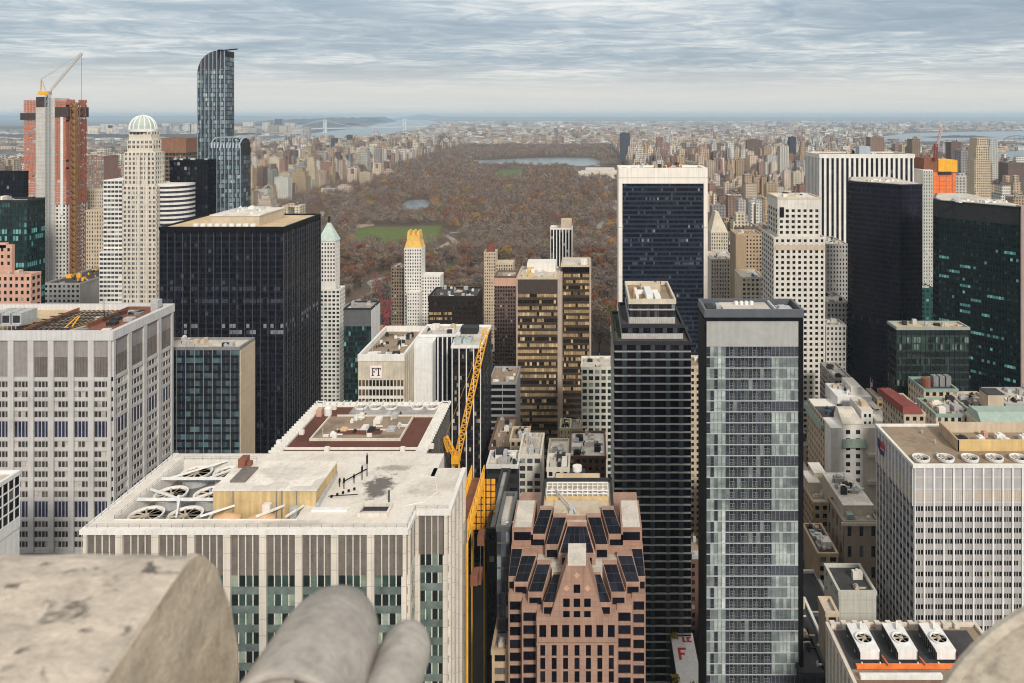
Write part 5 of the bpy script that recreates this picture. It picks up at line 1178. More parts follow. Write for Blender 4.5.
# arched bays on its right
rg = MB()
for k in range(4): 
    zz = Z(455 + k * 27, 396); rg.box(x1 + 2, x1 + 9, D - 2, D, zz, zz + 1.6)
b.part('balcony', rg, cream); b.part('side_wall', MB().box(x1 + 8, x1 + 16, 397, 440, 0, Z(424, 397)), offwhite)
MB().box(x1 + 7.9, x1 + 16.2, 396.8, 432, Z(424, 397), Z(421, 397)).build('parapet', offwhite, b.root)
b.finish()
def flag(px, py, D, label, mat2, zfoot, lean=0):
    t = thing('flagpole', label, 'flagpole', (X(px, D), D, zfoot)); z = Z(py, D)
    MB().tube((X(px, D), D, zfoot), (X(px, D), D, z + 1), .16, 6, .08).build('pole', white_paint, t)
    f = MB(); w, h = 1.3, 4.6
    for k in range(4):
        f.mi = k % 2; x0 = X(px, D) + .15 + k * w / 4; x1 = x0 + w / 4; y0, y1 = D + .25 * math.sin(k * 1.7), D + .25 * math.sin((k + 1) * 1.7)
        f.face([(x0, y0, z - h), (x1, y1, z - h - .3), (x1, y1, z - .4), (x0, y0, z)]); f.face([(x0, y0 + .03, z), (x1, y1 + .03, z - .4), (x1, y1 + .03, z - h - .3), (x0, y0 + .03, z - h)])
    fl = f.build('flag', [red_sign, white_paint] if mat2 is None else [mat2, mat2], t)
    if mat2 is None:
        MB().box(X(px, D) + .1, X(px, D) + .9, D - .35, D + .35, z - 1.7, z).build('flag_canton', navy_paint, fl)
flag(870.5, 379, 440, 'flagpole with a hanging red, white and blue striped flag before the indigo tower', None, Z(393, 430) - 6)
flag(883, 388, 440, 'flagpole with a hanging plain blue flag before the indigo tower', navy_paint, Z(405, 440) - 8)

def low(name, label, cat, px0, px1, py, D, depth, wm, gm=g_dark, rm=None, cp=3.2, rp=3.6, pier=1.5, span=1.7, sides='F', vb=600, cl=6, **k):
    return tower(name, label, cat, px0, px1, py, D, depth, wm, gm, cp, rp, pier, span, .2, .15, sides=sides, vb=vb, cl=cl, rm=rm or roof_grey, n=60, **k)
# copper- and red-roofed rooftops behind the striped block
b = low('apartment_block', 'stone block with a sloping red roof behind the striped block in the lower right', 'apartment building', 904, 925, 413, 335, 24, beige, rm=roof_pale, sides='FL', cl=3, done=False)
x0, x1, y0, y1, z1 = b.box; b.part('red_roof', MB().hexa([(x0 - 1, y0 - 1, z1), (x1 - 1, y0 - 1, z1), (x1 - 4, y1, z1), (x0 - 3, y1, z1)], [(x0, y0 + 1, z1 + 2.5), (x1 - 2, y0 + 1, z1 + 2.5), (x1 - 6, y1, z1 + 2.5), (x0 - 2, y1, z1 + 2.5)]), red_roof); b.finish(60)
b = low('apartment_block', 'beige rooftop tower with a green copper rim and dark tanks on top', 'apartment building', 924, 958, 389, 375, 18, beige, rm=roof_dark, sides='FL', cl=0, done=False, pm=copper_green)
x0, x1, y0, y1, z1 = b.box
MB().tube((x0 + 3.5, y0 + 6, z1 - 1), (x0 + 3.5, y0 + 6, z1 + 3.4), 2.3, 14).build('water_tank', rust, b.root)
for k in range(3): MB().box(x0 + 7.5 + k * 3.2, x0 + 10 + k * 3.2, y0 + 6, y0 + 10, z1 - 1, z1 + 4).build('cooling_unit', grey_steel, b.root)
b.finish(60)
b = low('apartment_block', 'flat-topped block with a green copper mansard edge and crowded roof plant, behind the striped block', 'apartment building', 936, 976, 414, 345, 20, limestone, rm=roof_tan, sides='FL', cl=16, pm=copper_green)
b = low('apartment_block', 'block with a square plain tan stair tower on its roof, near the right edge', 'apartment building', 958, 1000, 408, 362, 22, beige, rm=roof_tan, cl=12, done=False)
MB().box(X(988, 360), X(1004, 360), 360, 368, Z(415, 360), Z(395, 360)).build('stair_tower', beige, b.root); MB().box(X(987.5, 360), X(1004.5, 360), 359.8, 368.2, Z(395, 360), Z(394, 360)).build('stair_tower_roof', roof_dark, b.root); b.finish(60)
b = low('apartment_block', 'long block with a pale green copper ridge roof at the right edge', 'apartment building', 981, 1070, 424, 332, 14, limestone, rm=roof_pale, cl=4, done=False)
x0, x1, y0, y1, z1 = b.box; b.part('copper_roof', MB().hexa([(x0, y0 - 1, z1 - .5), (x1, y0 - 1, z1 - .5), (x1, y1, z1 - .5), (x0, y1, z1 - .5)], [(x0 + 1, y0 + 5, z1 + 3.4), (x1, y0 + 5, z1 + 3.4), (x1, y1 - 2, z1 + 3.4), (x0 + 1, y1 - 2, z1 + 3.4)]), wall('pale mint copper', (.31, .39, .345), .12, .3)); b.finish(60)
low('apartment_block', 'grey block with scattered white roof plant, in front of the teal-lit tower', 'apartment building', 1006, 1075, 404, 385, 24, grey_wall, rm=roof_pale, cl=14)
low('office_block', 'small dark green block glimpsed between the two dark towers on the right', 'office building', 921, 934, 288, 600, 20, wall('bottle green panel', (.02, .07, .06), .2, .3, .4), g_teal, roof_pale, cl=3, vb=330)
# mid-rise group under the white hotel
b = low('apartment_block', 'tan brick block with arched top windows and two pale roof houses, below the white hotel', 'apartment building', 813.5, 836, 502, 332, 22, tan_brick, rm=roof_pale, sides='FL', cl=3, done=False, vb=560)
x0, x1, y0, y1, z1 = b.box
for (q0, q1, d0, d1, h) in ((.5, 5.5, 9, 20, 4), (4.5, 9.6, 14, 24, 6)): MB().box(x0 + q0, x0 + q1, y0 + d0, y0 + d1, z1 - 1, z1 + h).build('roof_house', limestone, b.root); MB().box(x0 + q0 - .2, x0 + q1 + .2, y0 + d0 - .2, y0 + d1 + .2, z1 + h, z1 + h + .3).build('roof_house_cap', roof_white, b.root)
b.finish(60)
b = low('apartment_block', 'brown stone block with tall arched windows and a white roof patch, beside the striped block', 'apartment building', 843.5, 879, 521, 305, 20, wall('brown limestone', (.30, .24, .19), .15, .2), rm=roof_grey, cp=5.0, rp=8.5, pier=3.2, span=4.0, cl=8, done=False, vb=575, sides='FL')
x0, x1, y0, y1, z1 = b.box
MB().box(x0 + 2, x1, y0 + 6, y1 + 14, z1 - 10, z1 + 3.0).build('setback_wall', limestone, b.root); MB().box(x0 + 1.8, x1 + .1, y0 + 5.8, y1 + 14.2, z1 + 3.0, z1 + 3.4).build('setback_roof', roof_white, b.root); MB().box(x0 + 2.2, x0 + 5, y0 + 2, y0 + 5, z1 - 1, z1 + 1.4).build('rooftop_unit', copper_green, b.root)
clutter(b, x0 + 3, x1 - 1, y0 + 14, y1 + 10, z1 + 3.4, 12, 31); MB().box(x0 - .9, x1, y0 - .9, y0, z1 - 1.6, z1 - .4).build('cornice', limestone, b.root); b.finish(60)
b = low('town_house', 'pale cut-stone lower block with a dark sunken roof and mostly blank front', 'building', 839, 876, 591, 258, 16, wall('pale green grey stone', (.52, .52, .47), .1, .2, panel=(2.2, 4.5, .05)), rm=roof_dark, cp=5, rp=5, pier=4.2, span=3.4, cl=2, vb=640, sides='FL')
b = low('shop_building', 'low building with a flat black roof edged in white, beside the glass tower', 'building', 800, 826, 645, 250, 25, grey_wall, rm=roof_dark, cl=3, vb=690, pm=white_paint)
b = low('shop_building', 'low black-roofed building with a white rim, in front of the tan brick block', 'building', 799, 836, 612, 278, 26, grey_wall, rm=roof_dark, cl=1, vb=690, pm=white_paint)
b = low('shop_building', 'squat grey block with a brown frieze front, right beside the glass tower foot', 'building', 796, 818, 560, 318, 26, brown_brick, rm=roof_grey, cl=4, vb=620)
b = low('shop_building', 'lowest dark shop block at the foot of the ribbed block', 'building', 800, 828, 672, 226, 20, dark_grey, rm=roof_dark, cl=3, vb=690)
b = low('town_house', 'narrow pale town house with a tiny green lantern on its roof, behind the ribbed block', 'building', 826, 838, 612, 243, 8, beige, rm=roof_pale, cl=1, vb=650)
b = low('apartment_block', 'narrow building with skylight rows on a dark roof below the tan brick block', 'apartment building', 818, 838, 553, 298, 22, tan_brick, rm=roof_dark, cl=7, vb=590)
low('apartment_block', 'grey stone block with small regular windows under the white striped slab', 'apartment building', 826.5, 848, 244, 640, 40, grey_wall, rm=roof_pale, cl=8, vb=300, cp=2.6)
b = low('apartment_block', 'setback grey stone block stepping down beside the indigo tower', 'apartment building', 827, 849, 302, 560, 30, wall('pale grey stone', (.45, .44, .43), .15, .2), rm=roof_pale, cl=5, vb=420, cp=2.6)
low('apartment_block', 'lower pale stone block with a stepped crown, left of the indigo tower', 'apartment building', 826, 846, 325, 530, 16, wall('pale warm stone', (.54, .52, .49), .15, .2), rm=roof_pale, cl=3, vb=420, cp=2.6)
low('apartment_block', 'brown louvred block with stepped ledges left of the indigo tower', 'apartment building', 835, 852, 378, 470, 30, wall('taupe stone', (.30, .27, .25), .15, .2), rm=roof_grey, cl=3, vb=440, sides='FL', cp=6, pier=.6)
# middle gap between the bronze slabs and the stepped tower
low('apartment_block', 'cream block with squarish windows between the bronze slabs and the dark stepped tower', 'apartment building', 581.5, 613, 367, 430, 20, wall('ivory brick', (.66, .63, .55), .1, .2), g_green, roof_pale, cp=3.4, rp=3.7, pier=1.1, span=1.4, sides='F', vb=447, cl=5)
low('town_house', 'small pale yellow house with three windows a row, at the foot of the bronze slabs', 'building', 560, 570.5, 428, 445, 14, wall('pale yellow stucco', (.60, .58, .38), .1, .2), rm=roof_grey, cp=1.9, vb=450, cl=4)
low('town_house', 'small tan house beside the pale yellow one, at the foot of the bronze slabs', 'building', 570.8, 580.5, 429, 445, 14, tan_brick, rm=roof_grey, cp=1.9, vb=450, cl=3)
low('apartment_block', 'dark red brick terrace with a patched white roof behind the pink granite tower', 'apartment building', 569, 606, 456, 372, 30, brown_brick, rm=roof_white, vb=500, cl=14)
low('apartment_block', 'low pale terrace with a white roof, left of the dark red brick terrace', 'apartment building', 547, 568, 461, 368, 26, limestone, rm=roof_white, vb=500, cl=8)
low('town_house', 'cream roof house with three small windows directly behind the pink granite tower', 'building', 547, 569, 468, 318, 14, cream, rm=roof_pale, vb=500, cl=5)
low('office_block', 'blackened block with a white-rimmed roof full of plant in the middle gap', 'office building', 486.5, 518, 465, 335, 15, dark_grey, rm=roof_pale, cp=7, rp=4.3, pier=1.2, span=2, vb=505, cl=12, pm=wall('pale rim', (.6, .6, .58), .1, .3))
low('apartment_block', 'pale grid-windowed block beside the blackened block', 'apartment building', 518.8, 541, 455, 342, 24, wall('bone stone', (.60, .57, .50), .12, .2), g_hotel, roof_pale, cp=3.3, rp=3.4, pier=.9, span=1.2, vb=505, cl=9)
b = low('apartment_block', 'narrow tan block with three tall attic windows, in the middle gap', 'apartment building', 510, 528, 439, 385, 16, beige, rm=roof_tan, cp=2.8, vb=470, cl=4, done=False)
MB().box(b.box[1] - 2, b.box[1], 386, 389, b.box[4] - 1, b.box[4] + 4).build('chimney', limestone, b.root); b.finish(40)
low('apartment_block', 'tan roof block under the black striped slab in the middle gap', 'apartment building', 489, 511, 447, 400, 40, brown_brick, rm=roof_tan, vb=470, cl=6)
low('office_block', 'grey ledged block to the right of the black striped side block', 'office building', 489, 516, 382, 470, 30, wall('ash panel', (.30, .30, .31), .1, .2), rm=roof_tan, cp=9, rp=4, pier=.4, span=1.4, vb=430, cl=5)
low('office_block', 'narrow glass-fronted block with a gravel roof, left of the pink granite tower', 'office building', 497, 510, 526, 218, 20, wall('smoke glass panel', (.09, .10, .10), .1, .3, .4), g_hotel, roof_pale, cp=1.3, pier=.1, span=.5, vb=600, cl=5)
low('office_block', 'lower terrace of the narrow block with a paved roof, left of the pink granite tower', 'office building', 492, 508, 649, 210, 14, tan_brick, rm=roof_grey, vb=690, cl=3)
low('office_block', 'tall shadowy blank block in the gap right of the white office block', 'office building', 487, 496.5, 528, 236, 40, dark_grey, rm=roof_grey, vb=690, cl=0)
low('apartment_block', 'tan sliver of a block between the stepped tower and the black-framed tower', 'apartment building', 690, 716, 366, 440, 20, beige, rm=roof_tan, vb=560, cl=3)
low('apartment_block', 'rust brown block low down between the stepped tower and the black-framed tower', 'apartment building', 690, 716, 560, 330, 20, brown_brick, rm=roof_tan, vb=640, cl=3)
low('apartment_block', 'cream classical block with a flat roof just right of the slab framed in white stone', 'apartment building', 711, 735, 259, 700, 40, wall('warm white stone', (.62, .57, .50), .12, .2), rm=roof_pale, vb=305, cl=6, cp=2.6)
b = low('apartment_tower', 'brown grid tower with a plain tan wall strip, right of the white-framed slab', 'tower', 736, 762, 234, 650, 26, tan_brick, rm=roof_tan, vb=305, cl=4, cp=2.8, rp=3.2, sides='FL', done=False)
MB().box(b.box[0] - .3, b.box[0] + 9, 649.6, 676, 0, b.box[4] - 1).build('blank_wall', wall('flat tan brick', (.36, .27, .18), .08, .2), b.root); b.finish(40)
b = low('hotel', 'stepped limestone hotel with a pointed gable, right of the slab framed in white stone', 'hotel', 711, 728, 232, 790, 30, limestone, rm=roof_pale, vb=300, cl=0, cp=2.6, done=False)
x0, x1, y0, y1, z1 = b.box; b.part('gable_roof', MB().prism([(x0, y0), (x1, y0), (x1, y1), (x0, y1)], z1, z1 + 20, [(x0 + 6, y0 + 8), (x0 + 9, y0 + 8), (x0 + 9, y1 - 8), (x0 + 6, y1 - 8)]), limestone); b.finish(40)
low('apartment_block', 'pale block with a blue tarp on its roof edge, left of the stone grid tower', 'apartment building', 742, 764, 277, 600, 30, limestone, rm=roof_pale, vb=305, cl=3, clm=[blue_tarp, offwhite])

# rooftop lettered canopy on the ground between the towers
t = thing('roof_banner', 'white flat roof banner with big red letters low between the two glass towers', 'sign', (X(684, 285), 285, 44))
MB().box(X(673, 290), X(697, 290), 268, 302, 0, 44).build('wall', dark_grey, t)
MB().box(X(673, 290) + .2, X(697, 290) - .2, 268.2, 301.8, 44, 44.2).build('banner', white_paint, t)
lx, ly = X(680, 285), 287; lx2_ = X(681.5, 300)
for ox, oy, kx, ky, bars in ((lx, ly, 1.0, 1.3, ((0, 1, 0, 5), (1, 3.2, 4.1, 5), (1, 2.5, 2, 2.9))), (lx2_, 296.5, 1.2, 1, ((0, .8, 0, 3), (.8, 1.3, 0, .8))), (lx2_ + 1.8, 296.5, 1.2, 1, ((0, .8, 0, 3), (.8, 1.5, 2.2, 3), (.8, 1.6, 0, .8)))):
    lt = MB()
    for (a, c, e, f) in bars: lt.box(ox + a * kx, ox + c * kx, oy + e * ky, oy + f * ky, 44.2, 44.26)
    lt.build('letter', red_sign, t)
for (px, D) in ((674.5, 299), (675.5, 276), (692, 272)):
    s = MB()
    for k in range(60):
        a, rr, h = random.random() * 6.28, random.random() * 1.7, random.random() * 2; c = Vector((X(px, D) + math.cos(a) * rr, D + math.sin(a) * rr, 44.3 + h)); u = Vector((random.gauss(0, 1), random.gauss(0, 1), random.gauss(0, 1))).normalized() * .5; w = u.orthogonal().normalized() * .45
        s.face([tuple(c - u), tuple(c + w), tuple(c + u), tuple(c - w)])
    s.build('planter_shrub', ochre_leaf, t)

# ------------------------------------------------------------------ far left group
b = tower('office_tower', 'dark teal glass tower with lit floors at the left edge', 'office building', -40, 27, 200, 430, 14, dark_grey, g_teal, 1.6, 3.8, .15, 1.2, .25, .15, sides='FR', mode='row', vb=305, cl=6, rm=roof_pale, sm=wall('dark teal band', (.012, .03, .03), .1, .3, .3),
          vf=lambda r, i, k: random.uniform(.93, 1) if (r in (4, 5, 9, 13, 14, 19) and random.random() < .6) else random.random() * .95)
b = tower('office_block', 'black office block beyond the teal glass tower at the left edge', 'office building', -40, 24, 171, 660, 5, black_metal, g_navy, 2.5, 3.8, .5, 1.2, .3, .2, sides='FR', vb=205, cl=3, rm=roof_dark)
b = low('hotel', 'salmon pink stepped brick hotel at the left edge above the concrete grid block', 'hotel', -20, 31, 274, 395, 7, pink_brick, rm=roof_tan, sides='FR', vb=320, cl=3, done=False, cp=3.0)
for (px, yt) in ((12, 245), (6, 243)): b.boxpart('upper_wall', pink_brick, X(-20, 400), X(px, 400), 400, 402 if px == 12 else 401.9, 80, Z(yt, 400))
facade(b, 'F', 400, X(-20, 400), X(12, 400), Z(274, 400), Z(248, 400), 3.4, 3.6, 2, 1.8, .2, .1, gm=g_dark, wm=pink_brick)
b.finish(60)
low('apartment_block', 'pale tan slab block seen between the construction tower and the domed tower', 'apartment building', 86, 107, 210, 700, 40, beige, rm=roof_pale, vb=305, cl=3, cp=2.4, sides='FR')
low('apartment_block', 'lower beige block behind the tan slab, left of the domed tower', 'apartment building', 84, 108, 190, 800, 30, limestone, rm=roof_pale, vb=250, cl=3, cp=2.4)
low('apartment_block', 'grey and rust apartment tower near the river, left of the domed tower', 'tower', 84, 104, 156, 980, 30, wall('rust brick', (.26, .16, .13), .1, .2), g_pale, roof_tan, cp=3.4, vb=200, cl=3)
low('apartment_block', 'beige block with dark ledges standing at the foot of the construction tower', 'apartment building', 44, 80, 283, 560, 60, grey_wall, rm=roof_dark, vb=310, cl=12, clm=[yellow_paint, dark_grey, zinc])
# construction tower under a white crane
D = 760
b = Bldg('tower_under_construction', 'concrete tower under construction wrapped in orange netting with a luffing crane on top', 'tower', X(52, D), D + 15, vb=300)
x0, x1 = X(24, D), X(66, D); zt = Z(100, D)
b.boxpart('core_wall', wall('raw concrete', (.50, .48, .45), .12, .15, panel=(60, 4, .1)), X(36, D - 1), X(55, D - 1), D - 1.5, D + 20, 0, Z(98, D))
b.boxpart('wall', concrete, x0, x1, D, D + 32, 0, Z(180, D))
facade(b, 'F', D, X(45, D), x1, 0, Z(205, D), 3.6, 4.0, 1.8, 1.9, .3, .2, gm=g_dark, wm=white_stone)
facade(b, 'R', x1, D, D + 32, 0, Z(205, D), 4, 4.0, 1.8, 1.9, .3, .2, gm=g_dark, wm=white_stone)
sl = MB(); nt = MB(); nfl = 42
for k in range(nfl):
    z = Z(205, D) + (zt - Z(205, D)) * k / nfl; sl.box(x0, x1, D + .3, D + 32, z, z + .5)
    for (a, c) in ((x0 - .2, X(36, D)), (X(55, D), x1 + .2)):
        w = (c - a) / 4
        for j in range(4):
            if random.random() < .95: nt.box(a + j * w, a + (j + 1) * w - .3, D - .3, D - .15, z + .5, z + (zt - Z(205, D)) / nfl - random.choice([.1, .1, .3]))
    for j in range(7):
        if random.random() < .8: nt.box(x1 + .25, x1 + .4, D + j * 4.5, D + j * 4.5 + 4.2, z + .5, z + 3.2)
b.part('floor_slab', sl, concrete); b.part('safety_net', nt, orange_net)
for k in range(6):
    xx = x0 + (x1 - x0) * (k + .5) / 6; MB().box(xx - .5, xx + .5, D + 1, D + 2, Z(205, D), zt).build('column', concrete, b.root)
dk = MB(); dk.box(x0 - 3, X(36, D), D - 1.2, D + 30, Z(120, D), Z(113, D)); dk.box(X(36, D - 2), X(48, D - 2), D - 2, D, Z(107, D), Z(97, D)); dk.box(X(55, D), x1 + 3, D - 1.2, D + 30, Z(117, D), Z(107, D)); b.part('climbing_formwork', dk, wall('dark formwork', (.06, .045, .045), .3, .4))
hs = MB(); lattice(hs, (X(50.5, D), D - 3.5, 30), (X(50.5, D), D - 3.5, Z(92, D)), 3.4, 40, .3); b.part('crane_mast', hs, zinc)
hs = MB(); hs.box(X(67, D), X(72, D), D + 4, D + 9, 0, Z(104, D)); b.part('hoist_shaft', hs, wall('ochre netting', (.36, .22, .09), .3, .3))
hs = MB(); lattice(hs, (X(76, D), D + 3, 0), (X(76, D), D + 3, Z(103, D)), 9, 42, .5); b.part('hoist_frame', hs, rust)
wv = MB(); wv.box(X(60.5, D - 1), X(63, D - 1), D - 1.2, D - .4, Z(215, D), Z(117, D)); b.part('white_chute', wv, white_paint)
cb = MB(); cb.box(X(42, D), X(52, D), D - 6, D, Z(95, D), Z(91.5, D)); b.part('crane_deck', cb, yellow_paint)
jib = MB(); p0, p1 = (X(52, D), D - 3, Z(91, D)), (X(84, D), D - 3, Z(53, D)); lattice(jib, p0, p1, 1.8, 16, .2); b.part('crane_jib', jib, offwhite)
af = MB(); af.tube((X(43, D), D - 3, Z(91, D)), (X(43.5, D), D - 3, Z(79, D)), .5, 6); af.tube((X(48, D), D - 3, Z(91, D)), (X(43.5, D), D - 3, Z(79, D)), .4, 6); af.tube((X(43.5, D), D - 3, Z(79, D)), p1, .14, 4); af.tube((X(60, D), D - 3, Z(70, D)), (X(43.5, D), D - 3, Z(79, D)), .16, 4); b.part('crane_tie', af, wall('crane tan', (.50, .36, .18), .1, .3))
cb = MB(); cb.tube((p1[0] - .5, p1[1], p1[2]), (p1[0] - .5, p1[1], Z(160, D)), .12, 4); b.part('hoist_cable', cb, dark_grey); b.finish()
# domed tower
D = 560
b = Bldg('office_tower', 'cream stepped tower crowned by a ribbed green and white dome', 'tower', X(145, D), D + 14, vb=308)
g_c = g_hotel
for (a, c, yt, d, dp) in ((123, 156.5, 186, 562, 13), (124.5, 155, 152, 563, 12), (127.5, 153, 140, 564, 10), (129, 151.5, 131, 565, 10)):
    q0, q1, zt = X(a, d), X(c, d), Z(yt, d); b.boxpart('wall', cream, q0, q1, d, d + dp, 0, zt)
    zl = {186: 95, 152: Z(186, d), 140: Z(152, d), 131: Z(140, d)}[yt]
    if zt - zl > 5: facade(b, 'F', d, q0, q1, zl, zt - .6, 3.0, 3.5, 1.2, 1.5, .3, .2, 2, .15, g_c, cream, wall('pale cream spandrel', (.62, .56, .47), .1, .2)); facade(b, 'R', q1, d, d + dp, zl, zt - .6, 3.2, 3.5, 1.5, 1.5, .3, .2, 1, 0, g_c, cream, cream)
c0 = (X(143, 571), 571, Z(131, 571)); r0 = 12.6 * 571 / F
dm = MB(); dm.lathe(c0, [(r0 * .95, 0), (r0 * .95, 1.2), (r0 * .93, 3.5), (r0 * .84, 6.2), (r0 * .66, 8.8), (r0 * .4, 10.6), (.01, 11.4)], 28); b.part('dome', dm, wall('pale patina dome', (.40, .47, .42), .1, .3), smooth=True)
rb = MB()
for k in range(14):
    a = 2 * math.pi * k / 14; pr = [(r0 * .97, 1), (r0 * .95, 3.5), (r0 * .86, 6.3), (r0 * .67, 9.0), (r0 * .4, 10.9), (0, 11.8)]
    for (u, v) in zip(pr[:-1], pr[1:]): rb.tube((c0[0] + math.cos(a) * u[0], c0[1] + math.sin(a) * u[0], c0[2] + u[1]), (c0[0] + math.cos(a) * v[0], c0[1] + math.sin(a) * v[0], c0[2] + v[1]), .5, 5)
rb.lathe(c0, [(r0 * 1.0, -.4), (r0 * 1.02, 1.4), (r0 * .9, 1.5)], 28); b.part('dome_rib', rb, white_paint); b.part('finial', MB().tube((c0[0], c0[1], c0[2] + 11), (c0[0], c0[1], c0[2] + 14.5), .3, 5, .05), white_paint)
pl = MB()
for px in (137, 145): pl.box(X(px, 561), X(px + 2.4, 561), 561.2, 562, 90, Z(155, 561))
b.part('facade_rib', pl, cream)
for (a, c, yt, d, dp) in ((103.5, 122.5, 180, 572, 22), (99.5, 122.5, 252, 566, 20)):
    q0, q1, zt = X(a, d), X(c, d), Z(yt, d); b.boxpart('wing_wall', white_stone, q0, q1, d, d + dp, 0, zt); facade(b, 'F', d, q0, q1, 90, zt - 1, 3.0, 3.4, .4, 1.6, .25, .3, 1, 0, g_hotel, white_stone, white_stone, 'row')
# rounded wing on the right
d = 570; cx, r = X(165, d), (X(185, d) - X(165, d)); zt = Z(184, d)
cm = MB(); poly = [(cx - r, d + 24), (cx - r, d - 2)] + [(cx + r * math.sin(a), d + 10 - 14 * math.cos(a)) for a in np.linspace(-.3, 1.57, 9)] + [(cx + r, d + 24)]
b.part('round_wing_wall', MB().prism(poly, 0, zt), white_stone)
for k in range(24):
    z = zt - 1.2 - k * 3.45; cc = ((cx), d + 12)
    q = [(cc[0] + (p[0] - cc[0]) * 1.025, cc[1] + (p[1] - cc[1]) * 1.025) for p in poly]
    m = MB(); m.prism(q, z - 2.0, z - .45); m.av = .3; m.build('window_band', g_hotel, b.root)
b.finish(60)
tower('office_tower', 'black glass block in front of the silver curved tower', 'office building', 170, 208, 160, 585, 12, black_metal, g_navy, 2.6, 3.7, .5, 1.1, .3, .2, sides='FR', vb=225, cl=4, rm=roof_grey, vf=lambda r, i, k: .99 if random.random() < .02 else random.random() * .96)
tower('office_block', 'brown topped block between the domed tower and the silver curved tower', 'office building', 162, 186, 138, 690, 22, wall('rusty brown panel', (.24, .13, .085), .2, .3), g_teal, 3, 3.8, .3, 1.2, .2, .2, mode='row', top=12, vb=180, cl=0, rm=roof_tan)
# silver curved tower
def curved(b, a, c, D, dp, prof, glassm, seg=9):
    """tower whose top rolls over towards the left: prof gives (px, py) of the roll from the left edge to the right"""
    x0, x1 = X(a, D), X(c, D); R_ = [(X(p[0], D), Z(p[1], D)) for p in prof]
    poly = [(x0, 0), (x1, 0)] + [(q[0], q[1]) for q in reversed(R_)]
    m = MB(); n = len(poly)
    vs = [(p[0], D, p[1]) for p in poly] + [(p[0], D + dp, p[1]) for p in poly]
    m.idx(vs, [tuple(range(n)), tuple(range(2 * n - 1, n - 1, -1))] + [((i + 1) % n, i, n + i, n + (i + 1) % n) for i in range(n)])
    b.part('wall', m, dark_grey)
    def top(x):
        for p, q in zip(R_[:-1], R_[1:]):
            if p[0] <= x <= q[0]: return p[1] + (q[1] - p[1]) * (x - p[0]) / max(1e-6, q[0] - p[0])
        return R_[-1][1]
    nc = seg * 2; cw = (x1 - x0) / nc; pm_ = MB(); zl = Z(300, D)
    for i in range(0, nc + 1, 2):
        x = min(max(x0 + i * cw, x0 + .25), x1 - .25); pm_.box(x - .25, x + .25, D - .8, D, zl, top(x))
    b.part('facade_piers', pm_, wall('silver fin', (.34, .41, .48), .1, .4, .35, metal=.4))
    k = 0; z = zl
    while z < max(q[1] for q in R_) - 2:
        qs = []
        for i in range(nc):
            xa_, xb_ = x0 + i * cw + .12, x0 + (i + 1) * cw - .12; t_ = min(top(xa_), top(xb_))
            if z + .2 < t_: 
                v = (random.uniform(.6, 1) if (i + k // 9) % 4 in (0, 1) and random.random() < .6 else random.random() * .7) if t_ - z > 22 or b is not curved else .1
                zz = min(z + 3.1, t_ - .1); qs.append(((( xa_, D - .05, z + .2), (xb_, D - .05, z + .2), (xb_, D - .05, zz), (xa_, D - .05, zz)), v))
        if qs: b.win(qs, glassm)
        z += 3.7; k += 1
    qs = []; z = zl; m = MB()
    for j in range(4):
        for kk in range(int((R_[-1][1] - zl) / 3.7) - 1):
            m.av = random.random() * .8; y0, y1 = D + .3 + j * dp / 4, D + (j + 1) * dp / 4 - .3; z = zl + kk * 3.7
            m.face([(x1 + .05, y0, z + .2), (x1 + .05, y1, z + .2), (x1 + .05, y1, z + 3.3), (x1 + .05, y0, z + 3.3)])
    m.build('side_glazing', glassm, b.root)
    rl = MB()
    for i in range(0, nc + 1, 2):
        pass
    return R_
D = 620
b = Bldg('glass_tower', 'tallest silver blue glass tower with a curved shoulder and dark cap, on the left skyline', 'tower', X(216, D), D + 12, vb=300)
R1 = curved(b, 197.5, 225, D, 16, [(197.5, 72), (198.3, 66.5), (200.5, 61), (204, 56.5), (209, 53), (214, 51), (225, 50.5)], g_steel, 7)
tp = MB()
A = axis('F', D); xs_ = [X(p, D) for p in (199.5, 203, 208, 214, 222, 233)]
tp.face([(X(199, D), D - .12, Z(69, D)), (X(224.5, D), D - .12, Z(69, D)), (X(224.5, D), D - .12, Z(51.5, D)), (X(215, D), D - .12, Z(52, D)), (X(209, D), D - .12, Z(54, D)), (X(204, D), D - .12, Z(57.5, D)), (X(200.6, D), D - .12, Z(62, D))])
b.part('dark_cap', tp, wall('dark crown screen', (.05, .05, .06), .2, .4, .4))
gn = MB(); gn.beam((X(215, D), D + 4, Z(50.5, D)), (X(239.5, D), D - 4, Z(49.5, D)), .9); gn.box(X(218, D), X(222, D), D, D + 6, Z(52, D), Z(49.5, D)); gn.beam((X(219, D), D - 1.5, Z(58, D)), (X(221, D), D - 1.5, Z(50, D)), .5); b.part('roof_gantry', gn, black_metal)
D = 600
curved(b, 209, 241, D, 17, [(209, 150), (209.8, 146), (211.5, 142.5), (214.5, 139.6), (218, 138.2), (236, 138.2), (239, 139.8), (240.5, 143), (241, 150)], g_steel, 8)
rp_ = MB()
for k in range(10):
    x = X(212 + k * 3.1, D); pts = [(D - .9, Z(148, D)), (D - .4, Z(143.5, D)), (D + 2.5, Z(140, D)), (D + 6, Z(138, D)), (D + 20, Z(137.6, D))]
    for p, q in zip(pts[:-1], pts[1:]): rp_.beam((x, p[0], p[1]), (x, q[0], q[1]), .9)
b.part('curved_rib', rp_, wall('pale silver rib', (.50, .57, .64), .1, .4, .3, metal=.3)); b.finish()

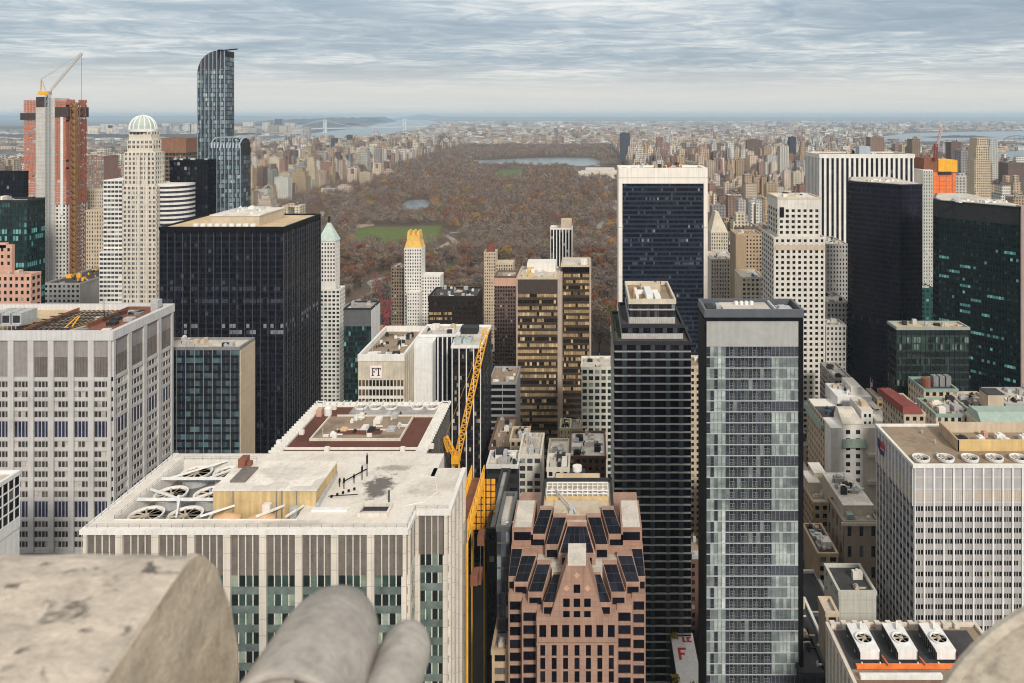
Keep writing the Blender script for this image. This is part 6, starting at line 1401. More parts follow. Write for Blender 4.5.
# ------------------------------------------------------------------ right skyline
D = 1100
b = Bldg('apartment_tower', 'tall tan tower with a notched rounded crown on the right skyline', 'tower', X(983, D), D + 12, vb=205)
for (a, c, yt, d) in ((974.5, 991, 160, D), (976, 989.8, 146, D + 2), (977.3, 988.3, 138, D + 4)):
    q0, q1, zt = X(a, d), X(c, d), Z(yt, d); b.boxpart('wall', beige, q0, q1, d, d + 22, 0, zt); facade(b, 'F', d, q0, q1, Z(200, d), zt - 1, 3.2, 3.6, 1.5, 1.6, .3, .2, gm=g_dark, wm=beige)
b.finish(60)
D = 760
b = Bldg('tower_under_construction', 'tower under construction with bright orange netting, a yellow top and a red crane', 'tower', X(942, D), D + 12, vb=275)
q0, q1 = X(933, D), X(956, D)
b.boxpart('wall', orange_bright, q0, q1, D, D + 24, 0, Z(172, D)); b.boxpart('yellow_wrap', yellow_paint, X(938, D), q1 + 1, D - 1, D + 24, Z(172, D), Z(160, D)); b.boxpart('rust_deck', rust, X(924, D), X(938, D), D, D + 24, Z(172, D), Z(158, D)); b.boxpart('dark_deck', dark_grey, X(938, D), X(951, D), D - 1.3, D, Z(174.5, D), Z(171.5, D))
gl = MB()
for k in range(9): gl.box(q0 - .1, q1 + .1, D - .3, D, Z(172, D) - 4.4 * k - .5, Z(172, D) - 4.4 * k)
for k in range(4): gl.box(q0 + k * 6.5, q0 + k * 6.5 + .6, D - .4, D - .1, Z(210, D), Z(172, D))
b.part('safety_net', gl, orange_net)
lt = MB(); lt.box(X(923, D - 8), X(933, D - 8), D - 8, D + 16, 0, Z(170, D - 8)); b.part('lattice_block_wall', lt, white_stone); facade(b, 'F', D - 8, X(923, D - 8), X(933, D - 8), Z(290, D), Z(171, D - 8), 2.4, 3.4, 1.4, 1.5, .3, .3, gm=g_hotel, wm=white_stone)
hs = MB(); lattice(hs, (X(934.5, D), D - 2, Z(160, D)), (X(935, D), D - 2, Z(144, D)), 2.5, 6, .4); b.part('crane_mast', hs, red_paint)
hs = MB(); lattice(hs, (X(936, D), D - 2, Z(147, D)), (X(940.5, D), D - 2, Z(129, D)), 1.6, 8, .3); b.part('crane_jib', hs, wall('pale red lattice', (.62, .45, .45), .1, .4)); b.part('crane_counterweight', MB().box(X(932, D), X(935, D), D - 3, D - 1, Z(150, D), Z(146, D)), red_paint); b.finish(60)

# ------------------------------------------------------------------ cranes near the centre
t = thing('tower_crane', 'yellow lattice tower crane leaning up before the pale striped block with the lettered sign', 'crane', (X(456, 300), 300, 0))
D = 300
m = MB(); lattice(m, (X(456, D), D, 0), (X(456, D), D, Z(458, D)), 2.4, 32, .22); m.build('crane_mast', yellow_paint, t)
m = MB(); lattice(m, (X(457, D), D, Z(458, D)), (X(487.5, D), D - 4, Z(327, D)), 2.1, 24, .2); m.build('crane_jib', yellow_paint, t)
m = MB(); m.box(X(452, D), X(460, D), D - 2, D + 2, Z(462, D), Z(455, D)); lattice(m, (X(455, D), D, Z(456, D)), (X(445.5, D), D, Z(437, D)), 1.4, 6, .2); m.tube((X(445.5, D), D, Z(437, D)), (X(487.5, D), D - 4, Z(327, D)), .06, 4); m.beam((X(444, D), D, Z(440, D)), (X(448, D), D, Z(452, D)), .7); m.build('crane_machinery', yellow_paint, t)
t = thing('construction_hoist', 'yellow scaffold gantry with a brown deck in the gap right of the white office block', 'scaffold', (-32, 225, 0))
m = MB()
for (xa_, ya, yb_, zt, zb) in ((-34.4, 212, 246, 137, 131), (-38.4, 220, 246, 137, 131)):
    for k in range(12):
        y = ya + (yb_ - ya) * k / 11; m.beam((xa_, y, zb), (xa_, y, zt), .22)
    for h in np.linspace(zb, zt, 3): m.beam((xa_, ya, h), (xa_, yb_, h), .26)
    m.beam((xa_, ya, 0), (xa_, ya, zb), .5); m.beam((xa_, yb_, 0), (xa_, yb_, zb), .5)
    for k in range(11): m.beam((xa_, ya + (yb_ - ya) * k / 11, zb), (xa_, ya + (yb_ - ya) * (k + 1) / 11, zt), .18)
m.build('scaffold_frame', yellow_paint, t)
m = MB()
for k in range(5):
    for h in range(8): m.box(-38.5 + k * 1.6, -37.3 + k * 1.6, 246.2, 246.6, 116 + h * 2.1, 117.6 + h * 2.1)
m.build('hoist_cage', wall('orange mesh', (.80, .36, .03), .2, .5), t)
MB().box(-38.1, -34.7, 220, 246, 132.6, 133.0).build('deck', rust, t)
for (y, z) in ((215, 117), (228, 121), (222, 113)): MB().box(-34.0, -32, y, y + 4, z, z + 3).build('crate', rust, t)
t = thing('crawler_crane', 'red lattice crane standing at the park edge near the gilded-crown tower', 'crane', (X(388, 660), 660, 0))
D = 660
m = MB(); lattice(m, (X(385.5, D), D, Z(320, D)), (X(374.5, D), D, Z(272, D)), 2.0, 9, .16); m.build('crane_jib', red_paint, t)
m = MB(); lattice(m, (X(388, D), D, 0), (X(386, D), D, Z(300, D)), 3, 14, .2); m.box(X(385, D), X(390, D), D - 2, D + 2, Z(317, D), Z(313, D)); lattice(m, (X(386, D), D, Z(318, D)), (X(391, D), D, Z(301, D)), 2.4, 5, .4); m.build('crane_mast', red_paint, t)
low('office_block', 'concrete frame building going up below the red crane', 'construction site', 373, 404, 334, 640, 26, beige, rm=roof_tan, vb=350, cl=12, clm=[orange_net, rust, offwhite])
# ------------------------------------------------------------------ the city beyond
def city_mat():
    m, t, b = newmat('city block walls')
    g = t.nodes.new('ShaderNodeNewGeometry'); sp = t.nodes.new('ShaderNodeSeparateXYZ'); L(t, g.outputs['Position'], sp.inputs[0])
    sn = t.nodes.new('ShaderNodeSeparateXYZ'); L(t, g.outputs['True Normal'], sn.inputs[0])
    at = t.nodes.new('ShaderNodeAttribute'); at.attribute_name = 'col'
    av = t.nodes.new('ShaderNodeAttribute'); av.attribute_name = 'v'
    side = math_(t, 'GREATER_THAN', math_(t, 'ABSOLUTE', sn.outputs[0]), 0.5)
    up = math_(t, 'GREATER_THAN', sn.outputs[2], 0.5)
    u = math_(t, 'ADD', math_(t, 'MULTIPLY', sp.outputs[0], math_(t, 'SUBTRACT', 1.0, side)), math_(t, 'MULTIPLY', sp.outputs[1], side))
    gr = math_(t, 'ADD', 1.0, math_(t, 'DIVIDE', sp.outputs[1], 2600.0)); pit = math_(t, 'MULTIPLY', gr, math_(t, 'ADD', 2.4, math_(t, 'MULTIPLY', av.outputs['Fac'], 1.6)))
    fu = math_(t, 'FRACT', math_(t, 'DIVIDE', u, pit)); fz = math_(t, 'FRACT', math_(t, 'DIVIDE', sp.outputs[2], math_(t, 'MULTIPLY', gr, 3.3)))
    wu = math_(t, 'GREATER_THAN', fu, 0.52); wz = math_(t, 'GREATER_THAN', fz, 0.50)
    win = math_(t, 'MULTIPLY', math_(t, 'MULTIPLY', wu, wz), math_(t, 'SUBTRACT', 1.0, up))
    n = noise(t, g.outputs['Position'], 0.05, 5, 0.65)
    wallc = mixc(t, 1.0, at.outputs['Color'], ramp(t, n, [(0.25, (0.7, 0.7, 0.7)), (0.75, (1.25, 1.25, 1.25))]), 'MULTIPLY')
    roofc = mixc(t, 1.0, ramp(t, av.outputs['Fac'], [(0, (0.075, 0.07, 0.065)), (0.35, (0.17, 0.155, 0.14)), (0.7, (0.33, 0.31, 0.29)), (1.0, (0.50, 0.48, 0.45))]), ramp(t, n, [(0.25, (0.6, 0.6, 0.6)), (0.75, (1.3, 1.3, 1.3))]), 'MULTIPLY')
    c = mixc(t, win, mixc(t, up, wallc, roofc), (0.045, 0.045, 0.05))
    L(t, c, b.inputs['Base Color']); L(t, math_(t, 'SUBTRACT', 0.9, math_(t, 'MULTIPLY', win, 0.6)), b.inputs['Roughness']); b.inputs['Specular IOR Level'].default_value = 0.3
    return m
CITY = city_mat()
PAL = {'tan': (.40, .29, .19), 'beige': (.50, .39, .28), 'cream': (.58, .49, .38), 'rust brown': (.25, .16, .12), 'dark brick': (.16, .11, .09), 'grey': (.30, .29, .285), 'pale grey': (.50, .48, .45), 'white': (.62, .59, .54), 'dark glass': (.045, .055, .07), 'red brick': (.30, .17, .13)}
bpy.context.view_layer.update()
KEYS = []; SCREEN = []
for o in list(bpy.data.objects):
    if o.type == 'MESH' and (o.name.split('.')[0].endswith('wall')) and o.parent is not None:
        co = np.empty(len(o.data.vertices) * 3, dtype=np.float32); o.data.vertices.foreach_get('co', co); co = co.reshape(-1, 3) + np.array(origin(o))
        lo, hi = co.min(0), co.max(0); KEYS.append((lo[0] - 2, hi[0] + 2, lo[1] - 2, hi[1] + 2))
        a, _ = proj(lo[0], max(lo[1], 1), hi[2]); c, yt = proj(hi[0], max(lo[1], 1), hi[2]); SCREEN.append((a, c, yt, lo[1]))
def clash(x0, x1, y0, y1): return any(x0 < k[1] and x1 > k[0] and y0 < k[3] and y1 > k[2] for k in KEYS)
def covered(px, py, D): return any(s[3] < D and s[0] < px < s[1] and py > s[2] for s in SCREEN)
def jit(c, a=.16): 
    k = 1 + random.uniform(-a, a); return tuple(max(.01, min(.8, q * k * (1 + random.uniform(-.05, .05)))) for q in c)
BL = []         # (x0, x1, y0, y1, h, colour name, colour, v, zone, shape)
def addb(x0, x1, y0, y1, h, zone, names, shape=None):
    px, py = proj((x0 + x1) / 2, y0, h)
    if px < -50 or px > 1074: return
    nm = random.choice(names); BL.append((x0, x1, y0, y1, h, nm, jit(PAL[nm]), random.random(), zone, shape or random.choice('bbbstp')))
WARM = ['tan', 'beige', 'beige', 'cream', 'cream', 'rust brown', 'dark brick', 'grey', 'pale grey', 'red brick', 'white', 'tan']
def blocks(xs, d0, d1, zone, hav, hst, tallp, tall, names, lot=24, front=None):
    D = d0
    while D < d1:
        dy = 62
        for (xa, xb) in xs:
            x = xa
            while x < xb - 9:
                w = min(random.uniform(lot * .6, lot * 1.5), xb - x); edge = x - xa < 45 or xb - x - w < 45
                for half in (0, 1):
                    if random.random() < .06: continue
                    y0 = D + half * dy / 2; h = random.uniform(*(hav if edge else hst))
                    if random.random() < (tallp * (2.2 if edge else .6)): h = random.uniform(*tall)
                    d = random.uniform(.75, 1) * dy / 2 - .6
                    if not clash(x, x + w - .5, y0, y0 + d): addb(x, x + w - .5, y0, y0 + d, h, zone, names)
                x += w
        D += 80
W_X = [(-1085, -868), (-1330, -1112), (-1560, -1355), (-1790, -1590), (-2010, -1820), (-2230, -2040)]
blocks(W_X, 840, 3300, 'west', (42, 74), (20, 50), .16, (70, 118), WARM)
blocks([(a - .035 * 3800, c - .035 * 3800) for a, c in W_X], 3300, 6400, 'west', (32, 58), (16, 34), .09, (55, 95), WARM, 30)
E_X = [(176, 300), (320, 420), (440, 560), (590, 735), (765, 940), (970, 1160), (1190, 1400), (1420, 1600)]
blocks(E_X, 835, 3600, 'east', (38, 70), (18, 50), .14, (70, 122), WARM, 21)
blocks(E_X + [(1630, 1850)], 3600, 6600, 'east', (25, 48), (15, 26), .05, (50, 90), WARM, 34)
blocks([(560, 735), (765, 940)], 640, 835, 'midtown', (30, 70), (25, 60), .05, (70, 110), WARM, 30)
blocks([(140, 300), (320, 420), (440, 545)], 560, 835, 'midtown', (24, 60), (20, 50), .04, (60, 85), WARM, 24)
blocks([(20, 150)], 470, 790, 'midtown', (18, 40), (18, 36), 0, (50, 60), WARM, 20)
blocks([(-470, -275), (-250, -140), (-140, 0)], 480, 770, 'midtown', (18, 40), (16, 36), 0, (50, 60), WARM, 22)
blocks([(-1330, -1100), (-1085, -700), (-680, -490)], 620, 835, 'midtown', (30, 75), (25, 60), .06, (70, 100), WARM, 30)
blocks([(60, 200)], 380, 470, 'midtown', (40, 70), (30, 60), 0, (50, 60), WARM, 18)
PALE = ['beige', 'cream', 'rust brown', 'pale grey', 'grey', 'white', 'red brick', 'tan', 'pale grey', 'white']
# special ones that stand out in the photo
for (a, c, yt, D, dp, nm, sh) in ((290.5, 306, 168, 2250, 40, 'tan', 's'), (324, 343, 160, 2650, 40, 'beige', 't'), (347, 357, 168, 2600, 35, 'cream', 't'), (359, 370, 172, 2580, 35, 'beige', 'p'), (372, 381, 163, 2900, 40, 'cream', 't'), (383, 392, 169, 2950, 40, 'beige', 's'), (321, 334, 188, 2300, 30, 'white', 'p'), (335, 350, 185, 2350, 30, 'cream', 's'),
                              (620, 630, 133, 3900, 30, 'dark glass', 'b'), (656.5, 663, 137, 3500, 30, 'rust brown', 'b'), (699, 706, 147, 2700, 25, 'beige', 's'), (711, 718, 140, 3100, 25, 'pale grey', 's'), (747, 762, 140, 3200, 30, 'dark brick', 'b'), (764, 772, 147, 2900, 30, 'tan', 'b'),
                              (346.5, 351, 135, 5600, 40, 'dark glass', 'b'), (331, 336, 138, 4800, 40, 'dark glass', 'b'), (312, 318, 138, 4400, 40, 'rust brown', 's'), (372, 378, 130, 8000, 50, 'pale grey', 's'),
                              (912, 920, 139, 2000, 30, 'rust brown', 'b'), (951, 961, 142, 1900, 30, 'dark brick', 'b'), (961, 972, 150, 1500, 30, 'grey', 'b'), (955, 976, 176, 1300, 40, 'pale grey', 'b'), (1008, 1026, 163, 1700, 40, 'dark brick', 'b'), (870, 884, 137, 2600, 40, 'rust brown', 'b'), (790, 796, 137, 3000, 30, 'dark glass', 'b'),
                              (1000, 1018, 186, 1300, 40, 'white', 's'), (725, 736, 196, 1500, 30, 'cream', 's'), (738, 746, 200, 1300, 30, 'pale grey', 'b'), (280, 300, 206, 1500, 40, 'cream', 't'), (256, 272, 196, 1700, 40, 'cream', 's'), (274, 288, 177, 2100, 30, 'white', 'b'),
                              (990, 998, 140, 2600, 30, 'pale grey', 'b'), (1013, 1030, 157, 2100, 30, 'white', 's'), (902, 911, 145, 2400, 30, 'beige', 't'), (780, 789, 146, 2300, 30, 'pale grey', 'b'), (800, 808, 141, 2500, 30, 'tan', 's'), (728, 734, 143, 3000, 30, 'white', 'b')):
    x0, x1 = X(a, D), X(c, D); BL.append((x0, x1, D, D + dp, max(12, Z(yt, D)), nm, jit(PAL[nm], .05), random.random(), 'west' if a < 420 else 'east', sh))
def shape(mb, q):
    x0, x1, y0, y1, h, nm, col, v, zone, sh = q; mb.col = col; mb.av = v; w, d = x1 - x0, y1 - y0; lift = 0
    if sh == 's' and h > 30:
        mb.box(x0, x1, y0, y1, 0, h * .72, False); mb.box(x0 + w * .12, x1 - w * .12, y0 + d * .1, y1 - d * .1, h * .72, h * .88, False); mb.box(x0 + w * .26, x1 - w * .26, y0 + d * .22, y1 - d * .22, h * .88, h, False); lift = h
    elif sh == 't' and h > 45:
        mb.box(x0, x1, y0, y1, 0, h * .7, False); mb.box(x0 + w * .04, x0 + w * .34, y0 + d * .1, y1 - d * .1, h * .7, h, False); mb.box(x1 - w * .34, x1 - w * .04, y0 + d * .1, y1 - d * .1, h * .7, h, False)
    elif sh == 'p':
        mb.box(x0, x1, y0, y0 + d * .45, 0, h, False); mb.box(x0, x0 + w * .4, y0 + d * .45, y1, 0, h * .96, False); mb.box(x1 - w * .35, x1, y0 + d * .45, y1, 0, h * .92, False)
    else: mb.box(x0, x1, y0, y1, 0, h, False)
    if sh != 's':
        mb.box(x0 + w * .3, x0 + w * .6, y0 + d * .25, y0 + d * .42, h * .96, h + 3.5, False)
        if q[7] > .5 and y0 < 3500:
            mb.col = (.16, .09, .06); cx, cy_ = x0 + w * .75, y0 + d * .3; mb.tube((cx, cy_, h + 1.5), (cx, cy_, h + 5), 1.7, 7); mb.tube((cx, cy_, h + 5), (cx, cy_, h + 6.2), 1.8, 7, .1); mb.box(cx - 1, cx + 1, cy_ - 1, cy_ + 1, h * .97, h + 1.5, False)
def score(q):
    px, py = proj((q[0] + q[1]) / 2, q[2], q[4])
    if not (-5 < px < 1029) or covered(px, py + 2, q[2]) : return 0
    return (q[1] - q[0]) * q[4] / q[2] ** 2
BL.sort(key=lambda q: -score(q))
ZN = {'west': 'in the crowded blocks left of the park', 'east': 'in the crowded blocks right of the park', 'midtown': 'low among the near towers south of the park'}
SH = {'b': 'flat-roofed', 's': 'stepped', 't': 'twin-topped', 'p': 'courtyard'}
for q in BL[:300]:
    mb = MB(); shape(mb, q); tallw = 'tall' if q[4] > 75 else ('mid-rise' if q[4] > 38 else 'low')
    sh = q[9] if not (q[9] == 's' and q[4] <= 30 or q[9] == 't' and q[4] <= 45) else 'b'
    o = mb.build('apartment_building', CITY, base=((q[0] + q[1]) / 2, (q[2] + q[3]) / 2, 0))
    tag(o, f'{tallw} {q[5]} {SH[sh]} apartment building {ZN[q[8]]}', 'apartment building', f'{tallw} {q[5]} {SH[sh]} buildings {ZN[q[8]]}')
mb = MB()
for q in BL[300:]: shape(mb, q)
# north of the park and beyond the rivers
def far(n, xr, dr, hr, wr, names, test=None):
    for _ in range(n):
        D = math.exp(random.uniform(math.log(dr[0]), math.log(dr[1]))); px = random.uniform(*xr); x = X(px, D)
        if test and not test(px, D, x): continue
        w = random.uniform(*wr) * (1 + D / 16000); h = random.uniform(*hr); nm = random.choice(names)
        mb.col = jit(PAL[nm], .42); mb.av = random.random(); mb.box(x, x + w, D, D + w * random.uniform(.4, 1), 0, h, False)
RIV = [gp(*p) for p in river]
def inpoly(x, y, P):
    c = False; n = len(P)
    for i in range(n):
        x0, y0 = P[i]; x1, y1 = P[i - 1]
        if (y0 > y) != (y1 > y) and x < (x1 - x0) * (y - y0) / (y1 - y0) + x0: c = not c
    return c
EST = [[gp(*p) for p in [(860, 138), (905, 133), (960, 131.3), (1030, 130.5), (1110, 130), (1110, 141.5), (1024, 142.5), (980, 141.5), (930, 142), (890, 141.5)]], [gp(*p) for p in [(975, 163), (1000, 151.5), (1040, 148.5), (1110, 147.5), (1110, 167), (1020, 167)]]]
dry = lambda px, D, x: not inpoly(x, D, RIV) and not any(inpoly(x, D, e) for e in EST)
nman = lambda px, D, x: dry(px, D, x) and not (-980 < x < 165 and D < 5950)
far(3800, (395, 900), (5950, 12000), (10, 30), (22, 60), PALE, nman)
far(420, (420, 920), (5950, 12500), (38, 66), (22, 34), ['rust brown', 'red brick', 'pale grey', 'white', 'tan'], nman)
far(4200, (400, 1060), (12000, 30000), (9, 26), (30, 110), PALE, dry)
far(260, (430, 1040), (12500, 24000), (40, 75), (40, 80), PALE, dry)
far(900, (860, 1060), (2600, 6000), (12, 34), (20, 50), PALE, dry)
far(420, (940, 1060), (5000, 12000), (8, 20), (30, 120), PALE, dry)
west_shore = lambda px, D, x: dry(px, D, x) and x < -2600 - .12 * (D - 5000)
far(900, (-30, 300), (5200, 16000), (8, 24), (25, 90), ['white', 'pale grey', 'beige', 'rust brown', 'pale grey'], west_shore)
far(60, (60, 300), (9500, 12500), (60, 110), (50, 90), ['white', 'pale grey', 'white', 'cream'], west_shore)
for (px, D, w, h) in ((100, 10500, 180, 85), (108, 10500, 110, 70), (183, 10800, 120, 95), (190, 10800, 110, 85), (162, 10300, 90, 95), (243, 11200, 150, 110), (262, 11500, 120, 100), (275, 11600, 80, 150), (284, 11700, 160, 90)):
    mb.col = PAL['white'] if px != 275 else PAL['dark glass']; mb.av = .7; mb.box(X(px, D), X(px, D) + w, D, D + 60, 0, h + 40, False)
o = mb.build('distant_city', CITY, kind='stuff'); tag(o, 'dense mass of small distant city blocks reaching to the hazy horizon', 'city')
# landmarks
b = Bldg('museum', 'long low cream museum with flat roofs in the park by its right edge', 'museum', X(598, 3300), 3330, vb=200)
D = DZ(179, 0); 
for (a, c, yt, dd, h) in ((578, 590, 172, 0, 22), (588, 606, 170, 60, 20), (600, 618, 171, 20, 24), (585, 617, 168, 240, 20)): b.boxpart('wall', wall('museum stone', (.62, .56, .47), .1, .05), X(a, D), X(c, D), D + dd, D + dd + 130, 0, h)
for k in range(5): MB().box(X(581 + k * 7, D), X(585 + k * 7, D), D + 80, D + 110, 18, 27).build('roof_lantern', zinc, b.root)
def susp():
    D0, D1 = 10600, 11900; p0, p1 = Vector((X(325, D0), D0, 0)), Vector((X(404.5, D1), D1, 0)); t = thing('suspension_bridge', 'long suspension bridge with two pale towers across the wide river', 'bridge', tuple(p0))
    steel = wall('bridge steel', (.58, .60, .62), .05, .1); d = (p1 - p0).normalized(); s = Vector((-d.y, d.x, 0))
    for p in (p0, p1):
        m = MB()
        for k in (-1, 1): q = p + s * 22 * k; m.tube(q, q + Vector((0, 0, 186)), 15, 4, 11)
        for h in (60, 120, 178): m.tube(p - s * 22 + Vector((0, 0, h)), p + s * 22 + Vector((0, 0, h)), 8, 4)
        m.build('bridge_tower', steel, t)
    a0, a1 = p0 - d * 520, p1 + d * 520; m = MB(); m.tube(a0 + Vector((0, 0, 62)), a1 + Vector((0, 0, 62)), 9, 4); m.build('bridge_deck', steel, t)
    m = MB()
    for k in (-1, 1):
        o_ = s * 18 * k; pr = None
        for (u, v, h0, h1, sag) in ((a0, p0, 66, 186, -10), (p0, p1, 186, 186, 112), (p1, a1, 186, 66, -10)):
            for j in range(17):
                q = j / 16; c = u.lerp(v, q) + o_; z = h0 + (h1 - h0) * q - sag * 4 * q * (1 - q); c.z = z
                if pr is not None: m.tube(pr, c, 1.7, 4)
                if j % 2 == 0: m.tube((c.x, c.y, 62), c, .6, 3)
                pr = c
    m.build('bridge_cable', steel, t)
susp()
t = thing('rail_bridge', 'long dark low bridge on piers crossing the far water at the right edge', 'bridge', (X(960, 5750), 5750, 0)); st = wall('dark bridge steel', (.13, .13, .14), .1, .1)
m = MB(); m.beam((X(880, 5900), 5900, 38), (X(1090, 5600), 5600, 38), 9); m.build('bridge_deck', st, t)
for k in range(24):
    q = k / 23; px = 880 + 210 * q; D = 5900 - 300 * q; MB().box(X(px, D) - 5, X(px, D) + 5, D - 6, D + 6, 0, 34).build('bridge_pier', st, t)
m = MB(); D = 5700
for k in range(16):
    a0, a1 = math.pi * k / 16, math.pi * (k + 1) / 16; c = X(1017, D); r = 110
    m.beam((c + math.cos(a0) * r, D, 40 + math.sin(a0) * 55), (c + math.cos(a1) * r, D, 40 + math.sin(a1) * 55), 5)
    if k % 2: m.beam((c + math.cos(a0) * r, D, 40 + math.sin(a0) * 55), (c + math.cos(a0) * r, D, 38), 3)
m.build('bridge_arch', st, t)
t = thing('river_ferry', 'small pale ferry on the wide river', 'boat', (*gp(285.5, 144.8), .5)); m = MB(); x, y = gp(285.5, 144.8); m.prism([(x - 45, y - 12), (x + 40, y - 12), (x + 60, y), (x + 40, y + 12), (x - 45, y + 12)], .5, 9); m.build('hull', white_paint, t); MB().box(x - 35, x + 25, y - 9, y + 9, 9, 18).build('cabin', offwhite, t)

# ------------------------------------------------------------------ the park's trees
def foliage_mat():
    m, t, b = newmat('autumn twigs and leaves')
    at = t.nodes.new('ShaderNodeAttribute'); at.attribute_name = 'v'
    c = ramp(t, at.outputs['Fac'], [(0.0, (.145, .115, .105)), (.18, (.26, .205, .165)), (.36, (.165, .115, .085)), (.52, (.22, .125, .075)), (.66, (.20, .08, .05)), (.78, (.31, .175, .055)), (.86, (.40, .28, .07)), (.92, (.135, .135, .05)), (1.0, (.035, .05, .025))])
    L(t, c, b.inputs['Base Color']); b.inputs['Roughness'].default_value = .85; b.inputs['Specular IOR Level'].default_value = .15
    return m
FOL = foliage_mat(); BARK = wall('tree bark', (.075, .06, .05), .2, 1.0)
TONES = [(.05, 'grey-brown'), (.12, 'grey-brown'), (.22, 'pale brown'), (.38, 'brown'), (.50, 'russet'), (.64, 'rust red'), (.80, 'ochre'), (.86, 'yellow'), (.93, 'green')]
TW = [26, 20, 24, 16, 10, 6, 2.4, 1.4, 6]
def tree_meshes(tone, seed):
    r = random.Random(seed); cr, tk = MB(), MB(); Ht = 14.0; tk.tube((0, 0, 0), (.2, .1, 6), .38, 7, .24)
    for k in range(9):
        a = 2 * math.pi * k / 9 + r.uniform(-.3, .3); z0 = r.uniform(3, 6.5); rr = r.uniform(2.6, 5); z1 = r.uniform(7.5, 13); tk.tube((.1, .05, z0), (math.cos(a) * rr, math.sin(a) * rr, z1), .16, 5, .04)
        c = Vector((math.cos(a) * rr * .8, math.sin(a) * rr * .8, z1 - .8)); s = r.uniform(1.5, 2.7); tn = tone + r.uniform(-.05, .05)
        for j in range(60):
            d = Vector((r.gauss(0, 1), r.gauss(0, 1), r.gauss(0, .8))).normalized() * s * r.uniform(.45, 1.05); p = c + d
            u = (d.normalized() + Vector((r.gauss(0, .5), r.gauss(0, .5), .5 + r.gauss(0, .3)))).normalized() * r.uniform(.5, .95); w = u.cross(Vector((r.gauss(0, 1), r.gauss(0, 1), r.gauss(0, 1)))).normalized() * r.uniform(.13, .32)
            cr.av = min(1, max(0, tn + r.uniform(-.04, .04))); cr.face([tuple(p - u), tuple(p + w), tuple(p + u), tuple(p - w)])
    return cr, tk
PROTO = {}
HOLES = [[gp(p[0], p[1] + (3.5 if p[1] > sum(q[1] for q in lw) / len(lw) else 0)) for p in lw] for lw in lawns] + [[gp(*p) for p in q] for q in ([(462, 163.5), (480, 160.5), (520, 158.6), (560, 157.6), (590, 158), (602, 161), (603, 167), (585, 169), (550, 169), (520, 168), (480, 168)], [(400, 205), (410, 200.5), (424, 200), (432, 203), (430, 212), (418, 217), (400, 217)],
        [(356, 229), (374, 226), (374, 223.8), (356, 225)], [(426, 254), (448, 242), (450, 244), (430, 257)], [(560, 243), (571, 238), (578, 226), (580, 227), (574, 240), (562, 246)], [(576, 180), (619, 180), (619, 168), (576, 168)])]
HB = [(min(p[0] for p in h), max(p[0] for p in h), min(p[1] for p in h), max(p[1] for p in h)) for h in HOLES]
ROADS = [[(-700, 905), (-480, 980), (-300, 940), (-120, 1010), (60, 985)], [(-640, 1040), (-590, 1500), (-690, 2000), (-700, 2600), (-760, 3300), (-820, 4200), (-860, 5200)], [(70, 985), (85, 1300), (30, 1650), (70, 2100), (60, 2600), (90, 3000)],
         [(-590, 1500), (-430, 1640), (-300, 1600), (-90, 1700), (30, 1650)], [(-690, 2000), (-480, 2120), (-230, 2040), (70, 2100)], [(-300, 940), (-330, 1150), (-250, 1330), (-300, 1600)], [(-700, 2600), (-400, 2720), (60, 2600)]]
RS = []
for rd in ROADS:
    pts = []
    for p, q in zip(rd[:-1], rd[1:]):
        for k in range(12): pts.append((p[0] + (q[0] - p[0]) * k / 12 + 14 * math.sin(k * .52 + p[1]), p[1] + (q[1] - p[1]) * k / 12))
    pts.append(rd[-1]); RS.append(pts); m = MB()
    for p, q in zip(pts[:-1], pts[1:]):
        d = math.dist(p, q); nx_, ny_ = -(q[1] - p[1]) / d * 6, (q[0] - p[0]) / d * 6; m.face([(p[0] - nx_, p[1] - ny_, .42), (q[0] - nx_, q[1] - ny_, .42), (q[0] + nx_, q[1] + ny_, .42), (p[0] + nx_, p[1] + ny_, .42)])
    tag(m.build('park_path', roofmat('park drive', (.30, .27, .25), (.2, .18, .16), .5, .05)), kind='structure')
CELL = {}
for pts in RS:
    for p in pts: CELL.setdefault((int(p[0] // 60), int(p[1] // 60)), []).append(p)
CLEAR = [(random.uniform(-780, 120), random.uniform(900, 4200), random.uniform(14, 34), random.uniform(14, 40)) for _ in range(34)]
for k, (x, y, rx, ry) in enumerate(CLEAR):
    m = MB(); m.face([(x + rx * math.cos(a) * random.uniform(.8, 1.2), y + ry * math.sin(a) * random.uniform(.8, 1.2), .36) for a in np.linspace(0, 6.28, 15)[:-1]])
    tag(m.build('park_lawn', LAWN if k % 3 else DIRT), kind='structure')
def hole(x, y):
    i, j = int(x // 60), int(y // 60)
    for a in (i - 1, i, i + 1):
        for b_ in (j - 1, j, j + 1):
            for p in CELL.get((a, b_), ()):
                if abs(x - p[0]) < 13 and abs(y - p[1]) < 24: return True
    if any(((x - c[0]) / (c[2] + 4)) ** 2 + ((y - c[1] + 4) / (c[3] + 8)) ** 2 < 1 for c in CLEAR): return True
    return hole0(x, y)
def hole0(x, y): return any(b_[0] < x < b_[1] and b_[2] < y < b_[3] and inpoly(x, y, h) for b_, h in zip(HB, HOLES))
trees = []; D = 806.0
nz = lambda x, y: .8 * math.sin(x * .013 + 1.3 + math.sin(y * .007)) * math.sin(y * .009 + .4) + .6 * math.sin(x * .031 + y * .021 + 2 * math.sin(x * .009))
